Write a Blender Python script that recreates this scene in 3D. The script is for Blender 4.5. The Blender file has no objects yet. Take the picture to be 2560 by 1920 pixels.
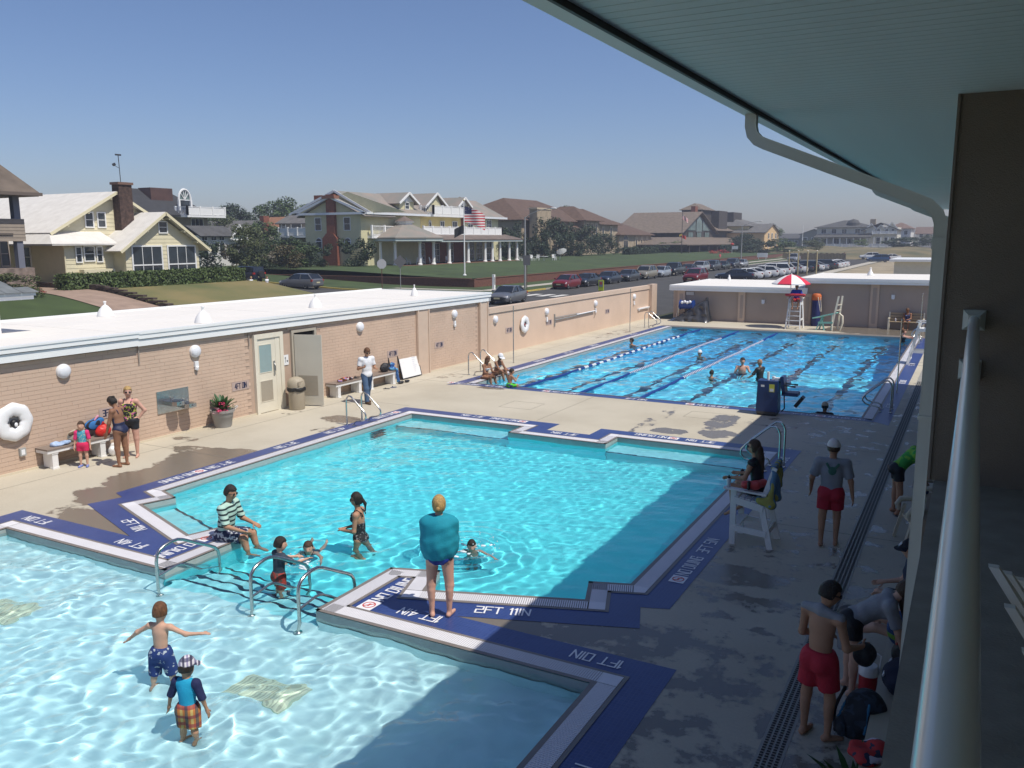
import bpy, bmesh, math, random
import numpy as np
from mathutils import Matrix, Vector, geometry
random.seed(7)
SC=bpy.context.scene; COL=SC.collection
PI=math.pi; rad=math.radians
# ---------------------------------------------------------------- camera
def cam_axes(yaw,pitch,roll):
    cy,sy,cp,sp=math.cos(yaw),math.sin(yaw),math.cos(pitch),math.sin(pitch)
    f=np.array([-sy*cp,cy*cp,sp]); r=np.array([cy,sy,0]); u=np.cross(r,f)
    c,s=math.cos(roll),math.sin(roll); return c*r+s*u,-s*r+c*u,f
_r,_u,_f=cam_axes(rad(28.593),rad(-9.708),rad(-.2198))
cd=bpy.data.cameras.new('camera'); cam=bpy.data.objects.new('camera',cd); COL.objects.link(cam)
_m=Matrix.Identity(4)
for i in range(3): _m[i][0]=_r[i]; _m[i][1]=_u[i]; _m[i][2]=-_f[i]
_m[2][3]=5.2; cam.matrix_world=_m
cd.sensor_width=36; cd.lens=29.745; cd.clip_start=.05; cd.clip_end=4000; SC.camera=cam
# ---------------------------------------------------------------- sky, sun, exposure
SUN_EL=rad(59.5); SUN_AZ=rad(-7)                       # sun stands over +X, a little towards -Y
SUN_DIR=Vector((math.cos(SUN_EL)*math.cos(SUN_AZ),math.cos(SUN_EL)*math.sin(SUN_AZ),math.sin(SUN_EL)))
wd=bpy.data.worlds.new('World'); SC.world=wd; wd.use_nodes=True
_nt=wd.node_tree; _bg=_nt.nodes['Background']; _sk=_nt.nodes.new('ShaderNodeTexSky')
_sk.sky_type='NISHITA'; _sk.sun_disc=False; _sk.sun_elevation=SUN_EL; _sk.sun_rotation=rad(90)-SUN_AZ
_sk.altitude=0; _sk.air_density=1.0; _sk.dust_density=0.85; _sk.ozone_density=10.0
_tint=_nt.nodes.new('ShaderNodeMix'); _tint.data_type='RGBA'; _tint.blend_type='MULTIPLY'; _tint.inputs[0].default_value=1; _tint.inputs[7].default_value=(1.17,.985,.955,1)
_nt.links.new(_sk.outputs[0],_tint.inputs[6]); _nt.links.new(_tint.outputs[2],_bg.inputs[0]); _bg.inputs[1].default_value=.112
sl=bpy.data.lights.new('sun','SUN'); so=bpy.data.objects.new('sun',sl); COL.objects.link(so)
so.rotation_euler=SUN_DIR.to_track_quat('Z','Y').to_euler(); sl.energy=4.5; sl.angle=rad(.53); sl.color=(1,.945,.845)
sl.cycles.is_caustics_light=True                       # sunlight refracts through the water on to the pool floor
SC.view_settings.view_transform='Standard'; SC.view_settings.look='None'; SC.view_settings.exposure=0; SC.view_settings.gamma=1
SC.cycles.use_denoising=True; SC.cycles.max_bounces=6; SC.cycles.diffuse_bounces=3; SC.cycles.transmission_bounces=5; SC.cycles.transparent_max_bounces=8
SC.cycles.sample_clamp_indirect=4
# ---------------------------------------------------------------- helpers
def link(o): COL.objects.link(o); return o
def V(*a): return Vector(a)
class MB:
    """collects shapes; build() links them as one mesh object"""
    def __init__(s,T=None): s.v=[];s.f=[];s.m=[];s.mi=0;s.T=T;s.uv=None
    def add(s,vs,fs):
        b=len(s.v)
        if s.T is not None: vs=[tuple(s.T@Vector(v)) for v in vs]
        s.v+=[tuple(v) for v in vs]; s.f+=[tuple(b+i for i in f) for f in fs]; s.m+=[s.mi]*len(fs); return s
    def box(s,x0,x1,y0,y1,z0,z1,tx=0,ty=0):
        v=[(x0,y0,z0),(x1,y0,z0),(x1,y1,z0),(x0,y1,z0),(x0+tx,y0+ty,z1),(x1-tx,y0+ty,z1),(x1-tx,y1-ty,z1),(x0+tx,y1-ty,z1)]
        return s.add(v,[(3,2,1,0),(4,5,6,7),(0,1,5,4),(1,2,6,5),(2,3,7,6),(3,0,4,7)])
    def obox(s,c,sz,rz=0,rx=0,ry=0):
        M=Matrix.Translation(c)@Matrix.Rotation(rz,4,'Z')@Matrix.Rotation(ry,4,'Y')@Matrix.Rotation(rx,4,'X')
        a,b,d=[q/2 for q in sz]
        v=[M@Vector((x,y,z)) for z in(-d,d) for x,y in((-a,-b),(a,-b),(a,b),(-a,b))]
        return s.add(v,[(3,2,1,0),(4,5,6,7),(0,1,5,4),(1,2,6,5),(2,3,7,6),(3,0,4,7)])
    def bar(s,p,q,w,h,up=(0,0,1)):
        p,q=Vector(p),Vector(q); d=(q-p).normalized(); u=Vector(up)
        r=d.cross(u)
        if r.length<1e-4: r=d.cross(Vector((0,1,0)))
        r.normalize(); u=r.cross(d)
        v=[a+r*(w/2*i)+u*(h/2*j) for a in(p,q) for i,j in((-1,-1),(1,-1),(1,1),(-1,1))]
        return s.add(v,[(0,1,2,3),(7,6,5,4),(0,4,5,1),(1,5,6,2),(2,6,7,3),(3,7,4,0)])
    def tube(s,pts,r,n=8,closed=False,caps=True,flat=1.0):
        P=[Vector(p) for p in pts]; k=len(P); R=r if hasattr(r,'__len__') else [r]*k
        vs=[];fs=[];nrm=None
        for i in range(k):
            if closed: t=P[(i+1)%k]-P[i-1]
            else: t=P[min(i+1,k-1)]-P[max(i-1,0)]
            t.normalize()
            if nrm is None:
                nrm=t.orthogonal() if abs(t.z)>.9 else t.cross(Vector((0,0,1)))
            nrm=nrm-t*nrm.dot(t); nrm.normalize(); b=t.cross(nrm)
            for j in range(n):
                a=2*PI*j/n; vs.append(P[i]+(nrm*math.cos(a)+b*math.sin(a)*flat)*R[i])
        for i in range(k if closed else k-1):
            i2=(i+1)%k
            for j in range(n): fs.append((i*n+j,i*n+(j+1)%n,i2*n+(j+1)%n,i2*n+j))
        if caps and not closed: fs.append(tuple(range(n))[::-1]); fs.append(tuple((k-1)*n+j for j in range(n)))
        return s.add(vs,fs)
    def lathe(s,prof,n=16,c=(0,0,0),M=None,sq=1.0):
        vs=[];fs=[]
        for r,z in prof:
            for j in range(n):
                a=2*PI*j/n; p=Vector((r*math.cos(a),r*math.sin(a)*sq,z))
                if M is not None: p=M@p
                vs.append((p[0]+c[0],p[1]+c[1],p[2]+c[2]))
        for i in range(len(prof)-1):
            for j in range(n): fs.append((i*n+j,i*n+(j+1)%n,(i+1)*n+(j+1)%n,(i+1)*n+j))
        if prof[0][0]>1e-4: fs.append(tuple(range(n))[::-1])
        if prof[-1][0]>1e-4: fs.append(tuple((len(prof)-1)*n+j for j in range(n)))
        return s.add(vs,fs)
    def ell(s,c,r,nu=10,nv=7,M=None):
        prof=[(max(1e-5,math.sin(PI*i/nv)),-math.cos(PI*i/nv)) for i in range(nv+1)]
        D=Matrix.Diagonal((r[0],r[1],r[2])).to_4x4()
        return s.lathe(prof,nu,c,(M.to_4x4()@D) if M is not None else D)
    def prism(s,poly,z0,z1):
        n=len(poly); v=[(x,y,z0) for x,y in poly]+[(x,y,z1) for x,y in poly]
        return s.add(v,[tuple(range(n))[::-1],tuple(range(n,2*n))]+[(i,(i+1)%n,n+(i+1)%n,n+i) for i in range(n)])
    def sheet(s,pts): return s.add(pts,[tuple(range(len(pts)))])
    def slab(s,pts,t):
        """a planar face given thickness t along its normal"""
        P=[Vector(p) for p in pts]; n=geometry.normal(P)*t; k=len(P)
        return s.add(P+[p-n for p in P],[tuple(range(k)),tuple(range(2*k-1,k-1,-1))]+[(i,k+i,k+(i+1)%k,(i+1)%k) for i in range(k)])
    def build(s,name,mats,parent=None,smooth=False,loc=None,recv=False):
        me=bpy.data.meshes.new(name); me.from_pydata(s.v,[],s.f)
        ms=mats if isinstance(mats,(list,tuple)) else [mats]
        for m in ms: me.materials.append(m)
        if len(ms)>1: me.polygons.foreach_set('material_index',s.m)
        if smooth:
            me.polygons.foreach_set('use_smooth',[True]*len(me.polygons))
            if smooth is not True: me.set_sharp_from_angle(angle=rad(smooth))
        me.update(); o=link(bpy.data.objects.new(name,me))
        if parent is not None: o.parent=parent
        if loc is not None: o.location=loc
        if recv: o.cycles.is_caustics_receiver=True
        return o
def tag(o,label=None,cat=None,group=None,kind=None):
    if label: o['label']=label
    if cat: o['category']=cat
    if group: o['group']=group
    if kind: o['kind']=kind
    return o
def thing(name,label,cat,loc=(0,0,0),rz=0,group=None):
    o=link(bpy.data.objects.new(name,None)); o.empty_display_size=.1; o.location=loc; o.rotation_euler=(0,0,rz)
    return tag(o,label,cat,group)
def struct(o): o['kind']='structure'; return o
def stuff(o): o['kind']='stuff'; return o
def copy_tree(o,parent=None):
    c=link(o.copy()); c.parent=parent
    for ch in list(o.children): copy_tree(ch,c)
    return c
# ---------------------------------------------------------------- materials
def mat(name,col,rough=.6,metal=0,vary=0,vs=3.,bump=0,bs=40.,spec=None,vdet=3,col2=None,emit=None,alpha=None,coat=0,stretch=None):
    m=bpy.data.materials.new(name); m.use_nodes=True; nt=m.node_tree; b=nt.nodes['Principled BSDF']
    b.inputs['Base Color'].default_value=(*col,1); b.inputs['Roughness'].default_value=rough; b.inputs['Metallic'].default_value=metal
    if spec is not None: b.inputs['Specular IOR Level'].default_value=spec
    if coat: b.inputs['Coat Weight'].default_value=coat; b.inputs['Coat Roughness'].default_value=.05
    if vary or bump or col2:
        tc=nt.nodes.new('ShaderNodeTexCoord'); src=tc.outputs['Object']
        if stretch:
            mp=nt.nodes.new('ShaderNodeMapping'); mp.inputs['Scale'].default_value=stretch; nt.links.new(src,mp.inputs[0]); src=mp.outputs[0]
    if vary or col2:
        nz=nt.nodes.new('ShaderNodeTexNoise'); nz.inputs['Scale'].default_value=vs; nz.inputs['Detail'].default_value=vdet; nt.links.new(src,nz.inputs['Vector'])
        rp=nt.nodes.new('ShaderNodeValToRGB'); rp.color_ramp.elements[0].position=.3; rp.color_ramp.elements[1].position=.7
        c2=col2 if col2 else tuple(min(1,c*(1+vary)) for c in col); c1=col if col2 else tuple(c*(1-vary) for c in col)
        rp.color_ramp.elements[0].color=(*c1,1); rp.color_ramp.elements[1].color=(*c2,1)
        nt.links.new(nz.outputs[0],rp.inputs[0]); nt.links.new(rp.outputs[0],b.inputs['Base Color'])
    if bump:
        n2=nt.nodes.new('ShaderNodeTexNoise'); n2.inputs['Scale'].default_value=bs; n2.inputs['Detail'].default_value=4; nt.links.new(src,n2.inputs['Vector'])
        bp=nt.nodes.new('ShaderNodeBump'); bp.inputs['Strength'].default_value=bump; bp.inputs['Distance'].default_value=.02
        nt.links.new(n2.outputs[0],bp.inputs['Height']); nt.links.new(bp.outputs[0],b.inputs['Normal'])
    return m
def pattern(name,fn,rough=.8):
    """material whose colour comes from fn(node_tree, object_vector_socket) -> colour socket"""
    m=bpy.data.materials.new(name); m.use_nodes=True; nt=m.node_tree; b=nt.nodes['Principled BSDF']; b.inputs['Roughness'].default_value=rough
    tc=nt.nodes.new('ShaderNodeTexCoord'); nt.links.new(fn(nt,tc.outputs['Object']),b.inputs['Base Color']); return m
def N(nt,kind,**k):
    n=nt.nodes.new('ShaderNode'+kind)
    for a,b in k.items(): setattr(n,a,b)
    return n
def math_(nt,op,a,b=None,c=None):
    n=N(nt,'Math',operation=op)
    for i,x in enumerate((a,b,c)):
        if x is None: continue
        if isinstance(x,(int,float)): n.inputs[i].default_value=x
        else: nt.links.new(x,n.inputs[i])
    return n.outputs[0]
def ramp(nt,src,stops,interp='LINEAR'):
    r=N(nt,'ValToRGB'); r.color_ramp.interpolation=interp; e=r.color_ramp.elements
    while len(e)<len(stops): e.new(.5)
    for q,(p,c) in zip(e,stops): q.position=p; q.color=(*c,1)
    nt.links.new(src,r.inputs[0]); return r.outputs[0]
def noise_(nt,vec,scale,det=3,rough=.5):
    n=N(nt,'TexNoise'); n.inputs['Scale'].default_value=scale; n.inputs['Detail'].default_value=det; n.inputs['Roughness'].default_value=rough
    nt.links.new(vec,n.inputs['Vector']); return n.outputs[0]
def mixc(nt,fac,a,b):
    n=N(nt,'Mix',data_type='RGBA')
    if isinstance(fac,(int,float)): n.inputs[0].default_value=fac
    else: nt.links.new(fac,n.inputs[0])
    for i,x in ((6,a),(7,b)):
        if isinstance(x,tuple): n.inputs[i].default_value=(*x,1)
        else: nt.links.new(x,n.inputs[i])
    return n.outputs[2]
def sep(nt,vec):
    n=N(nt,'SeparateXYZ'); nt.links.new(vec,n.inputs[0]); return n.outputs
def voro(nt,vec,scale,feature='F1',out=1):
    n=N(nt,'TexVoronoi',feature=feature); n.inputs['Scale'].default_value=scale; nt.links.new(vec,n.inputs['Vector']); return n.outputs[out]
W_=mat('white_paint',(.80,.80,.78),.45,vary=.03,vs=1.5)
WHITE=W_
STEEL=mat('stainless_steel',(.55,.55,.53),.25,metal=1,vary=.08,vs=8)
DARKMETAL=mat('dark_metal',(.06,.06,.065),.45,metal=.4)
BLACK=mat('black_plastic',(.012,.012,.014),.5)
GLASS=mat('window_glass',(.03,.04,.05),.06,spec=.8,vary=.5,vs=.6)
RUBBER=mat('rubber',(.02,.02,.02),.8)
CREAM=mat('cream_paint',(.72,.66,.52),.5,vary=.04)
# ---------------------------------------------------------------- squared block lettering, drawn as strokes
_w=.62
FONT={'N':[[(0,0),(0,1),(_w,0),(_w,1)]],'O':[[(0,0),(_w,0),(_w,1),(0,1),(0,0)]],'0':[[(0,0),(_w,0),(_w,1),(0,1),(0,0)]],
'D':[[(0,0),(.45,0),(_w,.18),(_w,.82),(.45,1),(0,1),(0,0)]],'I':[[(.05,0),(.05,1)]],'V':[[(0,1),(0,.2),(.2,0),(_w,0),(_w,1)]],
'G':[[(_w,.8),(_w,1),(0,1),(0,0),(_w,0),(_w,.5),(.34,.5)]],'F':[[(0,0),(0,1),(_w,1)],[(0,.52),(.5,.52)]],'T':[[(.3,0),(.3,1)],[(0,1),(_w,1)]],
'1':[[(.18,0),(.18,1),(.02,.84)]],'2':[[(0,1),(_w,1),(_w,.52),(0,.52),(0,0),(_w,0)]],'3':[[(0,1),(_w,1),(_w,0),(0,0)],[(.1,.52),(_w,.52)]],
'4':[[(.45,0),(.45,1),(0,.35),(_w,.35)]],'5':[[(_w,1),(0,1),(0,.55),(_w,.55),(_w,0),(0,0)]],
'A':[[(0,0),(.31,1),(_w,0)],[(.12,.35),(.5,.35)]],'S':[[(_w,1),(0,1),(0,.52),(_w,.52),(_w,0),(0,0)]],'Y':[[(0,1),(.31,.5),(_w,1)],[(.31,.5),(.31,0)]]}
FW={'I':.1,'1':.2,' ':.3}
def text_width(t,gap=.2): return sum(FW.get(c,_w)+gap for c in t)-gap
def strokes(mb,t,o,rt,up,size,th=.15,gap=.2,centre=True,wide=1.0):
    """write t with letter height size starting at o; rt and up are unit vectors in the plane"""
    o,rt,up=Vector(o),Vector(rt),Vector(up); x=-text_width(t,gap)/2 if centre else 0
    P=lambda u,v:o+rt*(u*size*wide)+up*(v*size)
    nz=rt.cross(up)
    k=0
    for c in t:
        for pl in FONT.get(c,[]):
            for (ax,ay),(bx,by) in zip(pl,pl[1:]):
                a,b=P(x+ax,ay),P(x+bx,by); d=(b-a).normalized(); n=nz.cross(d)*(th*size/2); e=d*(th*size/2)
                k+=1; lift=nz*(.00012*(k%9))
                mb.sheet([a-e-n+lift,b+e-n+lift,b+e+n+lift,a-e+n+lift])
        x+=FW.get(c,_w)+gap
def offset_poly(P,d):
    """offset a closed polygon (counter-clockwise) outwards by d with mitred corners"""
    out=[];n=len(P)
    for i in range(n):
        a,b,c=[Vector(P[j%n]) for j in(i-1,i,i+1)]
        d1=(b-a).normalized(); d2=(c-b).normalized(); n1=Vector((d1.y,-d1.x)); n2=Vector((d2.y,-d2.x))
        m=(n1+n2); m=m/max(.2,(1+n1.dot(n2))); out.append(tuple(b+m*d))
    return out
def in_poly(X,Y,P):
    r=np.zeros(X.shape,bool); n=len(P)
    for i in range(n):
        x1,y1=P[i]; x2,y2=P[(i+1)%n]
        if y1==y2: continue
        r^=((y1>Y)!=(y2>Y))&(X<(x2-x1)*(Y-y1)/(y2-y1)+x1)
    return r
def fill(name,outer,holes,z,m):
    bm=bmesh.new(); ed=[]
    for L in [outer]+holes:
        vs=[bm.verts.new((x,y,z)) for x,y in L]; ed+=[bm.edges.new((vs[i],vs[(i+1)%len(vs)])) for i in range(len(vs))]
    bmesh.ops.triangle_fill(bm,use_beauty=True,use_dissolve=False,edges=ed)
    for f in bm.faces:
        if f.normal.z<0: f.normal_flip()
    me=bpy.data.meshes.new(name); bm.to_mesh(me); bm.free(); me.materials.append(m); return link(bpy.data.objects.new(name,me))
# ================================================================ ground, deck, pools
PM=[(-15.27,1.5),(-3.63,1.5),(-3.63,8.6),(-7.88,8.6),(-7.88,10.38),(-7.12,10.64),(-6.89,9.92),(-4.63,10.72),(-4.85,11.36),(-4.25,11.57),(-4.25,20.55),
    (-8.02,20.55),(-8.02,19.72),(-10.88,19.72),(-10.88,20.55),(-14.65,20.55),(-14.65,11.57),(-14.05,11.36),(-14.27,10.72),(-12.01,9.92),(-11.78,10.64),(-11.02,10.38),(-11.02,8.6),(-15.27,8.6)]
PL=[(-15.78,26.2),(-2.62,26.2),(-2.62,49.0),(-15.78,49.0)]
WATER_Z=-.10
def deck_material():
    m=bpy.data.materials.new('concrete_deck'); m.use_nodes=True; nt=m.node_tree; b=nt.nodes['Principled BSDF']
    tc=N(nt,'TexCoord'); v=tc.outputs['Object']
    base=ramp(nt,noise_(nt,v,.35,6,.6),[(.25,(.42,.375,.29)),(.5,(.50,.455,.36)),(.78,(.56,.51,.41))])
    fine=ramp(nt,noise_(nt,v,28,3),[(.3,(.90,.90,.90)),(.7,(1,1,1))])
    mx=N(nt,'Mix',data_type='RGBA',blend_type='MULTIPLY'); mx.inputs[0].default_value=1; nt.links.new(base,mx.inputs[6]); nt.links.new(fine,mx.inputs[7])
    # puddles and splashed water: (x, y, reach x, reach y, weight)
    B=[(-15.3,10.9,1.0,.75,1),(-15.7,12.2,1.0,1.3,1),(-15.9,13.9,1.15,1.2,1),(-16.9,14.35,.8,.45,.8),(-18.1,15.1,.5,.3,.62),(-16.1,19.0,.75,.5,.85),(-18.1,19.1,.45,.4,.6),
       (-15.6,17.6,.35,.5,.6),(-13.9,9.75,1.5,.5,1.1),(-12.6,9.4,.9,.4,1.2),(-15.2,9.9,.6,.5,.6),(-6.0,9.6,1.4,.55,1.1),(-4.3,9.9,1.7,.6,.75),(-3.0,9.4,1.3,1.5,.62),
       (-2.2,12.6,1.9,2.5,.55),(-3.05,12.67,.8,.5,.8),(-1.9,16.5,2.0,3.2,.50),(-2.2,20.5,2.6,3.0,.49),(-1.8,8.0,1.6,2.5,.60),(-2.6,24.2,3.6,1.8,.52),(-1.4,30,.9,6,.52),
       (-6.1,23.8,.45,1.6,.75),(-5.8,22.2,.6,.6,.8),(-7.9,23.3,.3,2.6,.53),(-7.1,21.95,.6,.4,.8),(-4,51.8,3.6,2.2,1.2),(-17.4,44.5,.7,4,.52),(-17.6,27.2,.8,.8,.55),(-14.8,25.6,.6,.25,.8)]
    acc=None
    for x,y,rx,ry,w in B:
        s=N(nt,'VectorMath',operation='SUBTRACT'); nt.links.new(v,s.inputs[0]); s.inputs[1].default_value=(x,y,0)
        q=N(nt,'VectorMath',operation='MULTIPLY'); nt.links.new(s.outputs[0],q.inputs[0]); q.inputs[1].default_value=(1/rx,1/ry,0)
        l=N(nt,'VectorMath',operation='LENGTH'); nt.links.new(q.outputs[0],l.inputs[0])
        t=math_(nt,'MULTIPLY',math_(nt,'MINIMUM',math_(nt,'MULTIPLY',math_(nt,'MAXIMUM',math_(nt,'SUBTRACT',1.35,l.outputs['Value']),0.),1.6),1.),w)
        acc=t if acc is None else math_(nt,'MAXIMUM',acc,t)
    nn=math_(nt,'ADD',math_(nt,'MULTIPLY',noise_(nt,v,1.9,7,.62),1.5),math_(nt,'MULTIPLY',noise_(nt,v,7,4),.35))
    f=math_(nt,'ADD',acc,math_(nt,'SUBTRACT',nn,.925))
    wet=N(nt,'MapRange'); nt.links.new(f,wet.inputs[0]); wet.inputs[1].default_value=.57; wet.inputs[2].default_value=.67
    w=wet.outputs[0]
    nt.links.new(mixc(nt,w,mx.outputs[2],(.175,.15,.118)),b.inputs['Base Color'])
    r=N(nt,'MapRange'); nt.links.new(w,r.inputs[0]); r.inputs[3].default_value=.8; r.inputs[4].default_value=.22; nt.links.new(r.outputs[0],b.inputs['Roughness'])
    bp=N(nt,'Bump'); bp.inputs['Strength'].default_value=.25; bp.inputs['Distance'].default_value=.01; nt.links.new(noise_(nt,v,60,4),bp.inputs['Height']); nt.links.new(bp.outputs[0],b.inputs['Normal'])
    return m
DECK=deck_material()
deck=struct(fill('pool_deck',[(-18.9,-4),(3,-4),(3,53.7),(-18.9,53.7)],[offset_poly(PM,.02),offset_poly(PL,.02)],0,DECK))
JOINT=mat('dark_joint',(.16,.145,.12),.9)  # even dark colour of the deck and coping joints
jm=MB()
for x0,y0,x1,y1 in [(-17.85,2,-17.85,53),(-18.8,21.6,-15.5,21.6),(-12.9,22.8,-11.8,22.8),(-12.9,23.85,-11.8,23.85),(-12.9,22.8,-12.9,23.85),(-11.8,22.8,-11.8,23.85),(-10.9,21.5,-10.9,25.7),
    (-7.3,24.0,-6.0,24.0),(-7.3,24.9,-6.0,24.9),(-7.3,24.0,-7.3,24.9),(-6,24,-6,24.9),(-15.6,26,-18.8,26),(-18.8,36,-16.8,36),(-18.8,42,-16.8,42),(-3.4,15.5,2,15.5),(-3.4,22,2,22),(-18.8,14.2,-15.6,14.2)]:
    jm.bar((x0,y0,0),(x1,y1,0),.012,.004)
jm.build('joint',JOINT,deck)
# --- pool shells
def shell_mat(name,col,lo):
    m=mat(name,col,.5,vary=.05,vs=2.2,vdet=4); return m
SH_W=shell_mat('pale_pool_plaster',(.56,.80,.84),0); SH_M=shell_mat('turquoise_pool_plaster',(.14,.80,.87),0); SH_L=shell_mat('blue_pool_plaster',(.16,.76,.94),0)
WL_T=mat('waterline_tile',(.36,.41,.40),.3,vary=.06,vs=9)
NOSE=mat('dark_step_nosing',(.02,.035,.06),.4)
def shell(name,P,depth,m):
    root=struct(thing(name,None,None)); n=len(P)
    w=MB(); t=MB()
    for i in range(n):
        a,b=P[i],P[(i+1)%n]
        w.sheet([(*a,-.22),(*a,depth),(*b,depth),(*b,-.22)]); t.sheet([(*a,.0),(*a,-.22),(*b,-.22),(*b,.0)])
    w.build('pool_wall',m,root,recv=True); t.build('waterline_tile',WL_T,root,recv=True); return root
mp=shell('main_pool',PM,-1.7,SH_M)
f=MB(); f.sheet([(-15.4,8.6,-.42),(-15.4,1.4,-.34),(-3.5,1.4,-.34),(-3.5,8.6,-.42)]); f.build('wading_floor',SH_W,mp,recv=True)
f=MB()
for x0,x1 in((-15.25,-3.65),):                       # pale lining of the wading pool's own walls
    f.sheet([(x0,1.55,-.2),(x0,8.57,-.2),(x0,8.57,-.5),(x0,1.55,-.5)]); f.sheet([(x1,1.55,-.2),(x1,1.55,-.5),(x1,8.57,-.5),(x1,8.57,-.2)])
f.sheet([(-15.25,8.58,-.2),(-11.03,8.58,-.2),(-11.03,8.58,-.5),(-15.25,8.58,-.5)]); f.sheet([(-7.86,8.58,-.2),(-3.65,8.58,-.2),(-3.65,8.58,-.5),(-7.86,8.58,-.5)])
f.build('wading_lining',SH_W,mp,recv=True)
f=MB(); f.sheet([(-14.9,9.0,-.88),(-4,9.0,-.88),(-4,21,-1.25),(-14.9,21,-1.25)]); f.build('main_floor',SH_M,mp,recv=True)
SH_S=mat('step_plaster',(.33,.78,.84),.5,vary=.05,vs=2)
for i in range(4):                                     # steps down from the wading pool
    y=8.6+.30*i; z=-.42-.13*i
    s=MB(); s.box(-11.0,-7.9,y,y+.30,-1.3,z-.001); s.build('step',SH_S if i<3 else SH_M,mp,recv=True)
    s=MB(); s.box(-10.98,-7.92,y+.245,y+.304,z-.03,z+.004); s.build('step_nosing',NOSE,mp,recv=True)
def bench(poly,z,edge):
    s=MB(); s.prism(poly,-1.4,z); s.build('underwater_bench',SH_S,mp,recv=True)
    s=MB(); s.bar((*edge[0],z),(*edge[1],z),.05,.03); s.build('bench_nosing',NOSE,mp,recv=True)
bench([(-14.64,19.75),(-10.89,19.75),(-10.89,20.54),(-14.64,20.54)],-.48,((-14.64,19.75),(-10.89,19.75)))
bench([(-8.01,19.75),(-4.26,19.75),(-4.26,20.54),(-8.01,20.54)],-.48,((-8.01,19.75),(-4.26,19.75)))
bench([(-12.0,9.93),(-11.8,10.6),(-14.05,11.33),(-14.26,10.72)],-.45,((-11.8,10.6),(-14.05,11.33)))
bench([(-6.9,9.93),(-4.64,10.72),(-4.74,11.0),(-7.0,10.25)],-.45,((-7.0,10.25),(-4.74,11.0)))
s=MB()
for i in range(3): s.box(-14.64,-14.5,18.52,19.06,-.35-.28*i,-.30-.28*i)
s.build('ladder_recess',NOSE,mp,recv=True)
lp=shell('lap_pool',PL,-2.6,SH_L)
SH_L2=mat('deep_blue_plaster',(.08,.58,.90),.5,vary=.06,vs=1.5)
f=MB(); f.sheet([(-15.9,26,-1.22),(-2.5,26,-1.22),(-2.5,36,-1.45),(-15.9,36,-1.45)]); f.build('shallow_floor',SH_L,lp,recv=True)
f=MB(); f.sheet([(-15.9,36,-1.45),(-2.5,36,-1.45),(-2.5,49.1,-2.3),(-15.9,49.1,-2.3)]); f.build('deep_floor',SH_L2,lp,recv=True)
LANE=mat('lane_line_tile',(.03,.05,.075),.4)
for x in(-15.0,-12.9,-10.66,-8.42,-6.2,-3.97):
    f=MB(); f.sheet([(x-.13,27.7,-1.215-.035),(x+.13,27.7,-1.25),(x+.13,36,-1.445),(x-.13,36,-1.445)]); f.sheet([(x-.13,36,-1.445),(x+.13,36,-1.445),(x+.13,47.3,-2.17),(x-.13,47.3,-2.17)])
    f.sheet([(x-.45,27.5,-1.248),(x+.45,27.5,-1.248),(x+.45,27.7,-1.252),(x-.45,27.7,-1.252)])
    f.build('lane_line',LANE,lp,recv=True)
    f=MB(); f.box(x-.13,x+.13,48.96,48.99,-1.1,-.35); f.box(x-.4,x+.4,48.955,48.985,-.62,-.42); f.build('end_target',LANE,lp,recv=True)
# --- water: a real rippled surface
def water_mat(name,col):
    m=bpy.data.materials.new(name); m.use_nodes=True; nt=m.node_tree; nt.nodes.clear(); o=N(nt,'OutputMaterial'); g=N(nt,'BsdfGlass')
    g.inputs['IOR'].default_value=1.333; g.inputs['Roughness'].default_value=0; g.inputs['Color'].default_value=(*col,1); nt.links.new(g.outputs[0],o.inputs[0]); return m
def water(name,P,h,seed,spec,m,rings=(),calm=None):
    Q=offset_poly(P,.015); xs=[p[0] for p in Q]; ys=[p[1] for p in Q]
    x0,x1,y0,y1=min(xs),max(xs),min(ys),max(ys); nx=int((x1-x0)/h)+1; ny=int((y1-y0)/h)+1
    X,Y=np.meshgrid(np.linspace(x0,x1,nx+1),np.linspace(y0,y1,ny+1),indexing='ij'); rng=np.random.RandomState(seed); Z=np.zeros_like(X)
    for lam0,lam1,n,curv in spec:
        for i in range(n):
            lam=lam0*(lam1/lam0)**rng.rand(); k=2*PI/lam; a=rng.rand()*2*PI; amp=curv/(k*k)/math.sqrt(n/2)
            Z+=amp*np.sin(k*(X*math.cos(a)+Y*math.sin(a))+rng.rand()*6.28+.6*np.sin(.9*X+rng.rand()*6)*np.cos(.8*Y+rng.rand()*6))
    if calm is not None: Z*=calm(X,Y)
    for cx,cy,lam,amp,reach in rings:
        r=np.hypot(X-cx,Y-cy); Z+=amp*np.sin(2*PI*r/lam)*np.exp(-(r/reach)**2)
    Z+=WATER_Z
    idx=np.arange(X.size).reshape(X.shape); xc=(X[:-1,:-1]+X[1:,1:])/2; yc=(Y[:-1,:-1]+Y[1:,1:])/2
    ok=in_poly(xc,yc,Q)
    fc=np.stack([idx[:-1,:-1],idx[1:,:-1],idx[1:,1:],idx[:-1,1:]],-1)[ok]
    used=np.unique(fc); remap=np.full(X.size,-1); remap[used]=np.arange(len(used)); fc=remap[fc]
    vv=np.stack([X,Y,Z],-1).reshape(-1,3)[used]
    me=bpy.data.meshes.new(name); me.vertices.add(len(vv)); me.vertices.foreach_set('co',vv.ravel()); me.loops.add(fc.size); me.loops.foreach_set('vertex_index',fc.ravel().astype(np.int32))
    me.polygons.add(len(fc)); me.polygons.foreach_set('loop_start',np.arange(0,fc.size,4,dtype=np.int32)); me.polygons.foreach_set('use_smooth',np.ones(len(fc),bool)); me.update(calc_edges=True); me.validate()
    me.materials.append(m); o=struct(link(bpy.data.objects.new(name,me))); o.cycles.is_caustics_caster=True; return o
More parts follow.
